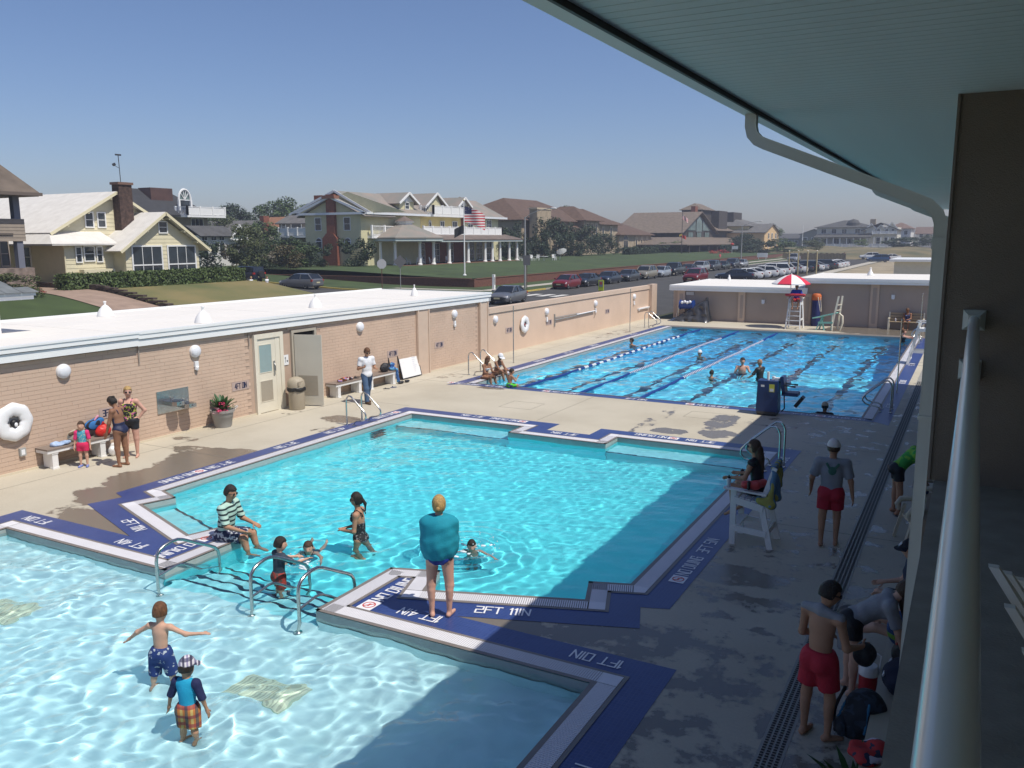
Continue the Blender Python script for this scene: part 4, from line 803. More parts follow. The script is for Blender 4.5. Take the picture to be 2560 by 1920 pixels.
for y0,y1 in((266,276),(284,295)): P(MB().box(-76,-71.5,y0,y1,7,13.7),'chimney',DK,h)
P(MB().box(-80,-74,255,268,10,13.7),'cupola',DK,h); m=MB(); hip(m,-80,-74,255,268,13.8,15.8,.7); P(m,'cupola_roof',TR,h); P(MB().box(-75.5,-74.2,249.5,252,11,14.6),'chimney',RBK,h)
for y in np.arange(214,288,9.0): P(MB().box(-65.2,-64.8,y-.2,y+.2,1.2,3.6),'porch_post',DK,h)
# ---- yellow and peach houses behind
def plain_house(name,label,x0,x1,y0,y1,zg,ze,zr,wm,rm,style,face_windows,root_z=1.6,**k):
    h=thing(name,label,'house',((x0+x1)/2,y0,zg)); P(MB().box(x0,x1,y0,y1,zg-1,ze),'wall',wm,h)
    m=MB()
    if style=='hip': hip(m,x0,x1,y0,y1,ze,zr,.8)
    elif style=='gx':
        gable_x(m,x0,x1,y0,y1,ze,zr,.6,.18,.5); g=MB(); g.add([(x1,y0,ze),(x1,y1,ze),(x1,(y0+y1)/2,zr-.15)],[(0,1,2)]); P(g,'gable_wall',wm,h)
    else:
        gable_y(m,x0,x1,y0,y1,ze,zr,.6,.18,.5); g=MB(); g.add([(x0,y0,ze),(x1,y0,ze),((x0+x1)/2,y0,zr-.15)],[(0,1,2)]); P(g,'gable_wall',wm,h)
    P(m,'roof',rm,h)
    for face,c,u,v,w,hh in face_windows: window(h,face,c,u,v,w,hh,1,2,W_,.15)
    return h
PY2=mat('pale_yellow_stucco',(.70,.60,.33),.8,vary=.04); GRF=roofmat('grey_shingle',(.13,.125,.12)); PEA=mat('peach_stucco',(.66,.46,.24),.8); GW=mat('grey_shingle_wall',(.24,.22,.19),.85,vary=.08); TANW=mat('tan_stucco',(.40,.34,.25),.85)
h=plain_house('yellow_stucco_house','pale yellow stucco house with balcony right behind the dark timber house',-84,-66,281,306,.6,9.2,12.6,PY2,GRF,'hip',[('x',-65.95,y,z,1.4,2.0) for y in(285,291,297,303) for z in(3,7.2)])
P(MB().box(-66,-64.4,284,305,5.0,5.4),'balcony_floor',PY2,h); railing(h,[(-64.6,284,5.4),(-64.6,305,5.4)],1.1,m=PY2,solid=True)
plain_house('peach_house','small peach house with grey gable roof, right of the yellow stucco house',-74,-60,278,300,1.0,7.2,9.9,PEA,GRF,'gx',[('x',-59.95,y,z,1.5,1.5) for y in(284,289,295) for z in(3.2,6.0)])
h=plain_house('grey_shingle_house','low grey roofed tan house left of the dark timber house',-106,-90,254,294,1.6,8.0,11.3,TANW,GRF,'hip',[('x',-89.95,y,z,1.8,1.6) for y in(258,266,274,282) for z in(3.6,6.6)])
P(MB().box(-100,-97,270,275,10,12.4),'cupola',TANW,h); m=MB(); hip(m,-100,-97,270,275,12.4,13.3,.4); P(m,'cupola_roof',GRF,h); P(MB().box(-93,-91.5,252.5,254,6,10.4),'chimney',RBK,h)
# ---- white porch house far right, and its neighbours
WS=mat('off_white_siding',(.60,.58,.50),.8); DG_=roofmat('dark_grey_roof',(.075,.075,.075))
h=thing('white_porch_house','large white house with long railed porch and grey roofs beyond the car park','house',(-40,330,2))
P(MB().box(-52.4,-25.4,330,346,1,8.9),'wall',WS,h); m=MB(); hip(m,-52.4,-34,330,346,9.0,11.6,.9); P(m,'main_roof',DG_,h)
m=MB(); gable_y(m,-36.5,-25.2,329,346,8.2,10.5,.7,.2,.6); P(m,'side_roof',DG_,h); m=MB(); m.slab([(-53,326,5.5),(-33.5,326,5.5),(-33.5,330.2,6.7),(-52,330.2,6.7)],.2); P(m,'porch_roof',DG_,h)
for a,b,zr in((-35.6,-32.2,10.2),(-32.0,-29.6,9.8),(-29.2,-25.2,10.5)):
    m=MB(); m.add([(a,328.9,6.9),(b,328.9,6.9),(b,328.9,8.2),((a+b)/2,328.9,zr-.3),(a,328.9,8.2)],[(0,1,2,3,4)]); P(m,'gable_wall',WS,h); m=MB(); mid=(a+b)/2; m.bar((a-.3,328.7,7.9),(mid,328.7,zr),.2,.3); m.bar((b+.3,328.7,7.9),(mid,328.7,zr),.2,.3); P(m,'white_trim',W_,h)
q=MB(); q.lathe([(2.2,9),(2.2,10.6),(1.6,11.5),(.05,12)],12,(-40.4,333,0)); P(q,'round_turret',DG_,h); P(MB().box(-34.6,-32.8,331,333,9,11.8),'chimney',ST,h)
P(MB().box(-53,-25.5,326.2,330,1.2,2.0),'porch_floor',WS,h); railing(h,[(-53,326.3,2.0),(-25.6,326.3,2.0)],1.1,solid=True); railing(h,[(-33.5,328.5,6.5),(-25.5,328.5,6.5)],1.0,solid=True)
for x in np.linspace(-52.8,-25.8,13): P(MB().box(x-.15,x+.15,326.3,326.6,2,5.4),'porch_post',W_,h)
for x in(-50,-46.5,-43,-38.5,-35): window(h,'y',329.95,x,7.6,1.6,1.5,2,1,W_,.12)
for x in(-49.5,-45.5,-41.5,-37.5): window(h,'y',329.95,x,3.8,1.8,2.2,2,1,W_,.12)
for x in(-31.5,-28.8,-26.8): window(h,'y',329.9,x,4.0,1.2,2.6,1,2,W_,.12); window(h,'y',328.85,x,7.6,.9,1.2,1,2,W_,.1)
WF=mat('white_siding_far',(.62,.61,.58),.8)
plain_house('grey_gable_house','grey weathered house just left of the white porch house',-67,-56,380,395,1.5,7,9.0,GW,DG_,'gy',[('y',379.95,x,4.5,1.6,1.8) for x in(-65,-61.5,-58)])
plain_house('white_gable_house','white house with brown roof, first right of the white porch house',-32,-23.8,372,392,2.5,8.8,11.2,WF,roofmat('rust_roof',(.17,.11,.085)),'hip',[('y',371.95,x,z,1.2,1.5) for x in(-30.5,-28.2,-25.6) for z in(4.6,7.2)])
plain_house('white_far_house','white house with brown roof, farthest right beside the downspout',-23,-12,390,405,2,7.0,9.6,WF,roofmat('rust_roof_b',(.15,.10,.08)),'gx',[('y',389.95,x,z,1.3,1.5) for x in(-21,-18.5,-16,-14) for z in(3.6,6.0)])
plain_house('low_grey_house','low grey house half hidden left of the grey weathered house',-77,-67.8,385,400,1.5,5.2,7.2,GW,DG_,'gx',[('y',384.95,x,3.6,1.4,1.2) for x in(-75,-72,-69.5)])
# ---- houses behind the bungalow
h=thing('dark_roofed_house','house with dark hipped roof, fan window and white balcony behind the bungalow','house',(-107,88,1.6))
P(MB().box(-118,-105,81,94.5,1,8.9),'wall',SG,h); m=MB(); m.sheet([(-103.8,79.5,8.9),(-103.8,95,8.9),(-110,91,12.8),(-110,85,12.8)]); m.sheet([(-120,79.5,8.9),(-103.8,79.5,8.9),(-110,85,12.8)]); m.sheet([(-103.8,95,8.9),(-120,95,8.9),(-110,91,12.8)]); m.box(-120,-103.85,79.55,94.95,8.7,8.89); P(m,'roof',roofmat('charcoal_roof',(.035,.036,.04)),h)
P(MB().box(-110,-107.3,86.3,90.2,11,12.9),'copper_roof',roofmat('brown_ridge_roof',(.09,.045,.035)),h)
q=MB(); n=12; q.sheet([(-105.2,90.5+1.05*math.cos(PI*i/n),11.2+1.5*math.sin(PI*i/n)) for i in range(n+1)]); fw=P(q,'fan_window',PALEG,h)
q=MB(); q.tube([(-105.1,90.5+1.1*math.cos(PI*i/n),11.2+1.55*math.sin(PI*i/n)) for i in range(n+1)],.16,6); q.bar((-105.1,89.4,9.6),(-105.1,89.4,11.2),.3,.3); q.bar((-105.1,91.6,9.6),(-105.1,91.6,11.2),.3,.3)
for i in(3,5,7,9): q.bar((-105.1,90.5,11.2),(-105.1,90.5+1.0*math.cos(PI*i/n),11.2+1.45*math.sin(PI*i/n)),.08,.08)
q.bar((-105.1,89.4,11.2),(-105.1,91.6,11.2),.1,.1); sub(q,'fan_frame',W_,fw); P(MB().box(-105.4,-105.2,89.6,91.4,9.2,11.1),'balcony_door',GLASS,h)
P(MB().box(-106,-102.4,88.5,95.8,8.6,8.9),'balcony_floor',W_,h); railing(h,[(-102.5,88.6,8.9),(-102.5,95.7,8.9)],1.2,solid=True); railing(h,[(-105,88.6,8.9),(-102.5,88.6,8.9)],1.2)
window(h,'x',-104.95,92.4,7.9,2.2,1.1,3,1); 
h=thing('garden_pavilion','white glazed pavilion with dark roof and arched gable beside the dark-roofed house','pavilion',(-92,85,1.6))
P(MB().box(-97,-92,81.2,88.3,1,5.9),'wall',WF,h); m=MB(); gable_y(m,-96.5,-91.6,81,87.2,5.95,7.2,.3,.15,.2); P(m,'roof',DG_,h)
for y in(82,83.6,85.0): window(h,'x',-91.95,y,5.45,.9,.45,2,1); window(h,'x',-91.95,y,4.0,.9,1.6,1,1)
m=MB(); m.add([(-91.5,86.4,5.3),(-91.5,89.3,5.3),(-91.5,87.85,7.2)],[(0,1,2)]); P(m,'gable_wall',PALEG,h); m=MB(); m.bar((-91.4,86.2,5.3),(-91.4,87.85,7.3),.2,.25); m.bar((-91.4,89.5,5.3),(-91.4,87.85,7.3),.2,.25); m.bar((-91.4,86.2,5.3),(-91.4,89.5,5.3),.2,.2); P(m,'gable_trim',W_,h)
h=plain_house('grey_balcony_house','grey house with white balcony squeezed left of the yellow mansion',-107,-96,112,122,1.6,8.3,10.4,GW,GRF,'gx',[('y',111.95,-105.9,7.5,.8,.9),('y',111.95,-103,7.2,2.2,1.6)])
P(MB().box(-105,-96,109,112,5.6,5.9),'balcony_floor',W_,h); railing(h,[(-104.5,109.1,5.9),(-96,109.1,5.9)],1.3,solid=True)
ORR=roofmat('terracotta_roof',(.24,.115,.06))
plain_house('terracotta_roof_house','small house with terracotta roof and white windows among the trees',-123,-111,122,132,1.5,7.7,9.7,WF,ORR,'gx',[('y',121.95,x,6.8,1.5,1.2) for x in(-121,-118,-115)])
h=plain_house('chimney_cottage','grey roofed cottage with brick chimney under the trees',-128,-116,112,120,1.5,6.9,8.8,GW,GRF,'gx',[]); P(MB().box(-116.5,-115.5,117,118.4,6,9.6),'chimney',RBK,h)
# ================================================================ vegetation: crowns of many leaf faces
def leaf_mat(name,c1,c2,vs=.5):
    m=bpy.data.materials.new(name); m.use_nodes=True; nt=m.node_tree; b=nt.nodes['Principled BSDF']; tc=N(nt,'TexCoord'); g=N(nt,'NewGeometry')
    k=math_(nt,'ADD',math_(nt,'MULTIPLY',noise_(nt,tc.outputs['Object'],vs*4,4),.6),math_(nt,'MULTIPLY',g.outputs['Random Per Island'],.4))
    nt.links.new(ramp(nt,k,[(.3,c1),(.7,c2)]),b.inputs['Base Color']); b.inputs['Roughness'].default_value=.65
    b.inputs['Subsurface Weight'].default_value=0; return m
def leaf_mesh(name,m,n,size,seed,shape='round',clumps=36):
    r=np.random.RandomState(seed); C=[]
    while len(C)<clumps:
        p=r.uniform(-1,1,3); d=np.linalg.norm(p)
        if shape=='cone':
            z=p[2]; lim=(1-z)/2*.95+.08
            if math.hypot(p[0],p[1])>lim or math.hypot(p[0],p[1])<lim*.35: continue
        elif shape=='box': pass
        else:
            if d>1 or d<.45: continue
            if p[2]<-.75: continue
        C.append(p)
    C=np.array(C); rr=r.uniform(.20,.40,clumps) if shape!='box' else r.uniform(.3,.5,clumps)
    if shape=='cone': rr=rr*.55
    ci=r.randint(0,clumps,n); d=r.normal(size=(n,3)); d/=np.linalg.norm(d,axis=1)[:,None]; c=C[ci]+d*(rr[ci]*r.uniform(.55,1.05,n)**.6)[:,None]*np.array([1,1,.8])
    nrm=d*.7+r.normal(size=(n,3))*.6+np.array([0,0,.35]); nrm/=np.linalg.norm(nrm,axis=1)[:,None]
    t=np.cross(nrm,r.normal(size=(n,3))); t/=np.linalg.norm(t,axis=1)[:,None]; b=np.cross(nrm,t); s=size*r.uniform(.6,1.3,n)[:,None]
    V4=np.stack([c-t*s*.55,c-b*s*.35+nrm*s*.1,c+t*s*.75,c+b*s*.35+nrm*s*.1],1).reshape(-1,3)
    me=bpy.data.meshes.new(name); me.vertices.add(len(V4)); me.vertices.foreach_set('co',V4.ravel()); me.loops.add(n*4); me.loops.foreach_set('vertex_index',np.arange(n*4,dtype=np.int32)); me.polygons.add(n); me.polygons.foreach_set('loop_start',np.arange(0,n*4,4,dtype=np.int32)); me.update(calc_edges=True); me.materials.append(m); return me
LG=leaf_mat('mid_green_leaves',(.030,.055,.014),(.085,.135,.034)); LD=leaf_mat('dark_evergreen_leaves',(.012,.026,.012),(.038,.066,.026)); LO=leaf_mat('olive_leaves',(.032,.046,.014),(.095,.115,.036)); LB=leaf_mat('bright_shrub_leaves',(.05,.085,.016),(.13,.19,.045)); LR=leaf_mat('reddish_shrub_leaves',(.045,.040,.016),(.10,.080,.03))
CROWN={}
for key,m,n,s,sh,cl in(('g0',LG,4200,.085,'round',40),('g1',LG,4200,.085,'round',32),('d0',LD,4000,.085,'round',40),('d1',LD,3600,.075,'cone',70),('o0',LO,4000,.085,'round',36),('b0',LB,2600,.10,'round',26),('s0',LD,2400,.10,'round',24),('r0',LR,2600,.10,'round',24),('s1',LG,2400,.10,'round',24)): CROWN[key]=leaf_mesh('leaf_crown_'+key,m,n,s,hash(key)%999 if False else sum(map(ord,key)),sh,cl)
BARK=mat('bark',(.075,.055,.04),.95,vary=.3,vs=6,bump=.8,bs=20)
def tree(name,label,x,y,z,hgt,rx,rz,key,group,trunk=True,cat='tree',ry=None):
    t=thing(name,label,cat,(x,y,z),0,group); ry=ry or rx*random.uniform(.9,1.1)
    if trunk:
        q=MB(); q.tube([(0,0,-.2),(.05,.02,hgt*.3),(.1,-.05,hgt*.62),(.05,0,hgt*.85)],[.035*hgt+.05,.028*hgt,.017*hgt,.006*hgt],8)
        for k in range(5):
            a=k*1.26+random.random(); zz=hgt*(.38+.08*k); q.tube([(.05,0,zz),(math.cos(a)*rx*.35,math.sin(a)*rx*.35,zz+rz*.22),(math.cos(a)*rx*.7,math.sin(a)*rx*.7,zz+rz*.45)],[.014*hgt,.009*hgt,.004*hgt],6)
        q.build('trunk',BARK,t)
    o=link(bpy.data.objects.new('crown' if trunk else 'foliage',CROWN[key])); o.parent=t; o.location=(0,0,hgt-rz); o.scale=(rx,ry,rz); o.rotation_euler=(0,0,random.uniform(0,6)); return t
G_T='trees behind the houses'
for i,(x,y,hgt,rx,rz,k,lab) in enumerate([(-139,112,9.8,5.5,3.6,'d0','dark round tree right behind the balcony of the dark-roofed house'),(-131,116,9.2,4.5,3.4,'g0','round green tree second right of the dark-roofed house'),(-124,115,8.0,3.5,3.2,'o0','olive green tree between the pavilion and the terracotta roof'),(-142,134,10.8,5.5,4.2,'d0','dark bushy tree behind the cottage chimney'),(-141,145,12.0,5,4.5,'g1','broad green tree rising above the terracotta roof, left half'),(-138,150,13.5,5.5,4.6,'g0','tallest green tree standing left of the brick chimney of the yellow mansion'),(-132,148,11.0,4.6,4,'g1','green tree touching the left roof edge of the yellow mansion'),
    (-112,232,13.5,7,5,'g0','round green tree between the yellow mansion and the stone mansion'),(-125,232,11.0,5,4,'o0','olive tree close behind the right end of the yellow mansion'),(-103,104,6.5,3,2.8,'g1','green tree in front of the terracotta roofed house'),(-104,100.5,5.8,2.6,2.6,'o0','olive tree left of the grey balcony house')]):
    tree('tree',lab,x,y,1.5,hgt,rx,rz,k,G_T)
G_S='shrubs between the bungalow and the yellow mansion'
for x,y,hgt,rx,rz,k,lab in[(-75.5,63.2,3.6,1.6,1.7,'s0','dark shrub right behind the corner of the bungalow'),(-79,70.5,4.4,2.2,2.2,'s0','dark tall shrub left of the flowering magnolia'),(-78,75.5,5.4,2.4,2.6,'o0','olive magnolia bush with pale flowers behind the jeep'),(-80,79.5,4.0,2.0,2.0,'s0','dark shrub behind the jeep roof'),(-76,80.5,3.2,2.2,1.6,'r0','reddish shrub above the jeep, beside the brick wall'),(-82,88,5.0,2.6,2.4,'s0','dark shrub against the left corner of the yellow mansion'),(-80.5,83.5,3.6,2.0,1.8,'s1','green shrub below the left window of the yellow mansion'),(-77.5,85,3.4,2.0,1.7,'s1','green shrub beside the mansion chimney breast, left'),(-76,86.5,3.8,1.8,1.9,'s0','dark shrub in front of the mansion chimney breast'),(-72.8,90.4,4.6,2.4,2.4,'s0','big round dark shrub at the right corner of the mansion gable'),(-84.5,81,3.4,2.2,1.6,'r0','reddish shrub at the left end of the lawn wall')]:
    tree('shrub',lab,x,y,1.3 if x<-78 else 1.5,hgt,rx,rz,k,G_S,False,'shrub')
G_E='evergreens in front of the stone mansion'
for i,(x,y,hgt,rx,rz,lab) in enumerate([(-73.5,133,5.2,3.2,2.7,'dark evergreen beside the right end of the terrace'),(-75,140,6.8,3.6,3.5,'dark evergreen second from the terrace'),(-74,147,7.6,3.8,3.9,'tall dark evergreen below the stone chimney'),(-74.5,154,7.4,3.8,3.8,'dark evergreen in the middle of the evergreen row'),(-73.5,160.5,6.8,3.6,3.5,'dark evergreen left of the stone tower'),(-73,167,6.2,3.4,3.2,'dark evergreen just before the stone tower'),(-71.5,172.5,4.6,2.8,2.4,'lowest dark evergreen at the right end of the row')]): 
    tree('evergreen',lab,x,y,1.5,hgt,rx,rz,'d1' if i in(1,2,4) else 'd0',G_E,False,'tree')
G_B='clipped bushes before the stone mansion'
for x,y,hgt,rx,lab in[(-71,186,2.2,2.6,'low clipped bush left of the stone tower'),(-70.5,191,2.4,2.4,'clipped round bush under the tall stone windows'),(-71,197,2.0,2.6,'clipped bush before the arched stone door'),(-70.5,207,2.6,2.6,'round clipped bush by the arched stone windows'),(-70,215,3.0,3.0,'bright green bush at the right end of the stone mansion')]:
    tree('bush',lab,x,y,1.55,hgt,rx,hgt*.55,'b0' if y>210 else 's0',G_B,False,'bush')
for x,y,hgt,rx,rz,k,lab in[(-54,245,5.0,5,2.6,'s0','dark bush beyond the street lamp, under the peach house'),(-49,252,4.2,4.5,2.2,'s1','green bush right of the dark bush at the road bend'),(-57,238,3.2,4,1.8,'s0','low dark bush beside the second street lamp'),(-44,262,3.6,4,2,'o0','olive bush on the bend, left of the fence'),(-62,262,5.5,5,3,'d0','dark tree under the yellow stucco house balcony'),(-20,312,3.8,9,2.0,'s0','long dark scrub right of the white porch house'),(-9,318,4.0,8,2.2,'o0','olive scrub at the far right by the downspout'),(-50,318,3.0,3,1.6,'o0','olive bush at the left end of the white porch'),(-63,300,8,4.5,3,'g0','green tree between the peach house and the grey weathered house'),(-36,318,2.6,3,1.2,'b0','pale bush below the white porch railing'),(-96,246,7,3,3.4,'d1','pointed conifer before the grey roofed tan house')]:
    tree('bush',lab,x,y,.8 if y<300 else 2.2,hgt,rx,rz,k,'bushes around the road bend',False,'bush')
def hedge(label,x0,x1,y0,y1,z0,z1,key_m,n,size):
    r=np.random.RandomState(n); t=thing('hedge',label,'hedge',((x0+x1)/2,(y0+y1)/2,z0)); q=MB(); q.box(x0+.15,x1-.15,y0+.15,y1-.15,z0-.3,z1-.15); P(q,'hedge_core',mat('hedge_core',(.008,.016,.005),.9),t)
    A=[(y1-y0)*(z1-z0),(x1-x0)*(z1-z0),(x1-x0)*(y1-y0)]; A=np.array(A)/sum(A); f=r.choice(3,n,p=A); c=np.stack([r.uniform(x0,x1,n),r.uniform(y0,y1,n),r.uniform(z0,z1,n)],1)
    c[f==0,0]=x1; c[f==1,1]=y0; c[f==2,2]=z1; c+=r.normal(size=(n,3))*.07; nrm=np.zeros((n,3)); nrm[f==0,0]=1; nrm[f==1,1]=-1; nrm[f==2,2]=1; nrm+=r.normal(size=(n,3))*.55; nrm/=np.linalg.norm(nrm,axis=1)[:,None]
    tt=np.cross(nrm,r.normal(size=(n,3))); tt/=np.linalg.norm(tt,axis=1)[:,None]; b=np.cross(nrm,tt); s=size*r.uniform(.6,1.3,n)[:,None]; V4=np.stack([c-tt*s,c-b*s*.6,c+tt*s,c+b*s*.6],1).reshape(-1,3)
    m=MB(); m.v=[tuple(v) for v in V4]; m.f=[(4*i,4*i+1,4*i+2,4*i+3) for i in range(n)]; m.m=[0]*n; P(m,'foliage',key_m,t); return t
hedge('long clipped green hedge in front of the cream bungalow',-58.8,-57.4,38.4,55.6,1.5,2.72,leaf_mat('hedge_leaves',(.035,.062,.014),(.10,.145,.038)),7000,.11)
hedge('clipped dark hedge before the stone mansion windows',-70,-68,180,199,1.5,3.0,LD,2200,.22)
hedge('clipped hedge along the dark timber house porch',-62,-60,232,262,.9,3.2,LD,2200,.25)
fl=leaf_mesh('red_flowers',mat('red_flowers',(.35,.02,.02),.7),900,.12,4,'round',30)
t=thing('flower_bed','bed of red flowers by the dark timber house','flowers',(-60,224,1.2)); o=link(bpy.data.objects.new('blossom',fl)); o.parent=t; o.scale=(2,9,.7); o.location=(0,0,.4)
fl2=leaf_mesh('pink_flowers',mat('pink_flowers',(.5,.06,.13),.7),300,.16,5,'round',10)
t=thing('flower_bush','pink flowering bush beside the arched stone door','bush',(-74,199,1.6)); o=link(bpy.data.objects.new('blossom',fl2)); o.parent=t; o.scale=(1.2,1.6,.9); o.location=(0,0,.9)
t=thing('flower_bed','thin row of red flowers beside the driveway at the far left','flowers',(-58,36.4,1.6)); o=link(bpy.data.objects.new('blossom',fl)); o.parent=t; o.scale=(1.2,.35,.2); o.location=(0,0,.15)
t=tree('shrub','grey green shrub at the foot of the porch house, far left',-56.6,34.0,1.4,1.6,1.6,.9,'o0',G_S,False,'shrub',2.6)
# ================================================================ cars
TYRE=RUBBER; RIM=mat('alloy_rim',(.45,.45,.46),.3,metal=.9); CGL=mat('car_glass',(.015,.018,.022),.04,spec=.9); LAMP=mat('headlamp',(.75,.76,.78),.1,spec=.9); TAIL=mat('tail_lamp',(.35,.02,.015),.2); PLATE_=mat('number_plate',(.55,.50,.30),.5); TRIMB=mat('car_trim',(.02,.02,.022),.5)
KINDS={ # length, width, profile of hood/belt, cabin: list of stations (x, z_low, z_belt, halfwidth) and greenhouse points
 'sedan':dict(L=4.75,W=1.80,H=1.44,st=[(0,.42,.62,.74),(.12,.26,.74,.84),(.9,.20,.86,.90),(1.45,.20,.93,.90),(3.75,.20,.97,.90),(4.45,.22,.98,.86),(4.68,.30,.92,.80),(4.75,.45,.78,.74)],gh=[(1.30,.92),(2.05,1.40),(2.5,1.44),(3.3,1.41),(4.1,.97)]),
 'hatch':dict(L=4.1,W=1.72,H=1.50,st=[(0,.42,.64,.72),(.12,.26,.78,.80),(.75,.20,.92,.86),(1.2,.20,.98,.86),(3.4,.20,1.02,.86),(3.95,.24,1.03,.82),(4.1,.40,.90,.76)],gh=[(.95,.95),(1.75,1.45),(2.3,1.50),(3.3,1.46),(3.95,1.02)]),
 'suv':dict(L=4.75,W=1.88,H=1.72,st=[(0,.48,.74,.78),(.1,.32,.92,.88),(.9,.28,1.06,.93),(1.3,.28,1.10,.94),(4.3,.28,1.14,.94),(4.65,.32,1.12,.90),(4.75,.45,1.0,.84)],gh=[(1.15,1.08),(1.85,1.64),(2.4,1.72),(4.0,1.70),(4.6,1.13)]),
 'wagon':dict(L=4.8,W=1.82,H=1.60,st=[(0,.44,.66,.76),(.1,.28,.82,.86),(.9,.24,.95,.91),(1.4,.24,1.0,.91),(4.3,.24,1.04,.91),(4.68,.28,1.03,.87),(4.8,.42,.92,.80)],gh=[(1.25,.98),(2.05,1.53),(2.5,1.60),(4.1,1.56),(4.62,1.04)]),
 'pickup':dict(L=5.6,W=1.98,H=1.86,st=[(0,.52,.80,.84),(.1,.38,1.02,.94),(1.0,.34,1.14,.98),(1.6,.34,1.18,.98),(5.4,.34,1.20,.98),(5.6,.45,1.15,.94)],gh=[(1.45,1.16),(2.05,1.80),(2.4,1.86),(3.5,1.85),(3.85,1.19)],bed=(3.95,5.5)),
 'jeep':dict(L=4.6,W=1.85,H=1.84,st=[(0,.55,.95,.62),(.08,.48,1.12,.66),(1.3,.45,1.20,.74),(1.35,.45,1.22,.88),(4.4,.45,1.22,.88),(4.5,.5,1.2,.86)],gh=[(1.5,1.22),(1.72,1.80),(1.85,1.84),(4.38,1.82),(4.48,1.22)]),
 'van':dict(L=5.1,W=1.98,H=1.76,st=[(0,.45,.68,.80),(.12,.3,.84,.90),(.7,.25,1.0,.96),(1.1,.25,1.06,.98),(4.8,.25,1.10,.98),(5.02,.3,1.08,.94),(5.1,.42,.98,.88)],gh=[(.85,1.04),(1.75,1.66),(2.3,1.76),(4.6,1.74),(5.0,1.09)])}
CARPROTO={}
def make_car(kind,paint,name,label,group,detail=True):
    K=KINDS[kind]; t=thing(name,label,'car',(0,0,0),0,group); L=K['L']; st=K['st']; hw=lambda x:np.interp(x,[s[0] for s in st],[s[3] for s in st])
    if kind not in CARPROTO:
        D={}
        b=MB(); ring=[]
        for x,zl,zb,w in st:
            ring.append([(x,-w*.93,zl),(x,-w,zl+.18),(x,-w,zl*.4+zb*.6),(x,-w*.93,zb-.02),(x,-w*.55,zb+.035),(x,0,zb+.045),(x,w*.55,zb+.035),(x,w*.93,zb-.02),(x,w,zl*.4+zb*.6),(x,w,zl+.18),(x,w*.93,zl)])
        n=11; b.add([p for r in ring for p in r],[(i*n+j,i*n+(j+1)%n,(i+1)*n+(j+1)%n,(i+1)*n+j) for i in range(len(ring)-1) for j in range(n)]+[tuple(range(n))[::-1],tuple((len(ring)-1)*n+j for j in range(n))])
        D['body']=b.build('body',W_,None,smooth=38).data
        g=K['gh']; c=MB(); rings=[]
        for x,z in g: w=hw(x); zb=np.interp(x,[s[0] for s in st],[s[2] for s in st]); f=(z-zb)/(K['H']-zb+1e-6); rings.append((x,z,w*(.95-.2*max(0,f))))
        # roof skin and pillars in body colour, glass set inside them
        rp=[r for r in rings[1:-1]]; roof=MB()
        for (x0,z0,w0),(x1,z1,w1) in zip(rp,rp[1:]): roof.add([(x0,-w0,z0-.05),(x0,-w0*.8,z0),(x0,w0*.8,z0),(x0,w0,z0-.05),(x1,-w1,z1-.05),(x1,-w1*.8,z1),(x1,w1*.8,z1),(x1,w1,z1-.05)],[(0,1,5,4),(1,2,6,5),(2,3,7,6)])
        zb=lambda x:np.interp(x,[s[0] for s in st],[s[2] for s in st])
        for s in(-1,1):
            xs_=[rings[0][0]]+[r[0] for r in rp]+[rings[-1][0]]
            for k,(xa,za,wa) in enumerate(rings):
                if k in(0,len(rings)-1): continue
            a,z=rings[0],rp[0]; roof.bar((a[0],s*hw(a[0])*.9,zb(a[0])),(z[0],s*z[2],z[1]-.03),.07,.07)
            a,z=rings[-1],rp[-1]; roof.bar((a[0],s*hw(a[0])*.9,zb(a[0])),(z[0],s*z[2],z[1]-.03),.10,.10)
            if len(rp)>=2:
                xm=(rp[0][0]+rp[-1][0])/2; wm=np.interp(xm,[r[0] for r in rp],[r[2] for r in rp]); zm=np.interp(xm,[r[0] for r in rp],[r[1] for r in rp]); roof.bar((xm,s*hw(xm)*.95,zb(xm)),(xm,s*wm,zm-.03),.07,.05)
        D['roof']=roof.build('roof',W_,None,smooth=30).data
        gl=MB(); q=[]
        for s in(-1,1):
            poly=[(rings[0][0]+.05,s*hw(rings[0][0])*.9,zb(rings[0][0]))]+[(r[0],s*r[2]*.985,r[1]-.05) for r in rp]+[(rings[-1][0]-.05,s*hw(rings[-1][0])*.9,zb(rings[-1][0]))]
            gl=MB(); gl.sheet(poly if s<0 else poly[::-1]); D['side_window_%d'%s]=gl.build('window',CGL,None).data
        gl=MB(); a,z=rings[0],rp[0]; gl.sheet([(a[0],-hw(a[0])*.85,a[1]+.02),(z[0],-z[2]*.93,z[1]-.03),(z[0],z[2]*.93,z[1]-.03),(a[0],hw(a[0])*.85,a[1]+.02)][::-1])
        D['windscreen']=gl.build('windscreen',CGL,None).data
        gl=MB(); a,z=rings[-1],rp[-1]; gl.sheet([(a[0],-hw(a[0])*.85,a[1]+.02),(z[0],-z[2]*.93,z[1]-.03),(z[0],z[2]*.93,z[1]-.03),(a[0],hw(a[0])*.85,a[1]+.02)])
        D['rear_window']=gl.build('rear_window',CGL,None).data
        w=MB(); w.lathe([(.20,-.11),(.31,-.11),(.335,-.07),(.335,.07),(.31,.11),(.20,.11)],18,(0,0,0),Matrix.Rotation(rad(90),4,'X')); D['tyre']=w.build('tyre',TYRE,None,smooth=40).data
        w=MB(); w.lathe([(.02,.10),(.19,.115),(.205,.09)],14,(0,0,0),Matrix.Rotation(rad(90),4,'X'))
        w.lathe([(.205,-.09),(.19,-.115),(.02,-.10)],14,(0,0,0),Matrix.Rotation(rad(90),4,'X')); D['rim']=w.build('rim',RIM,None,smooth=40).data
        z1=st[1][2]; wf=st[1][3]
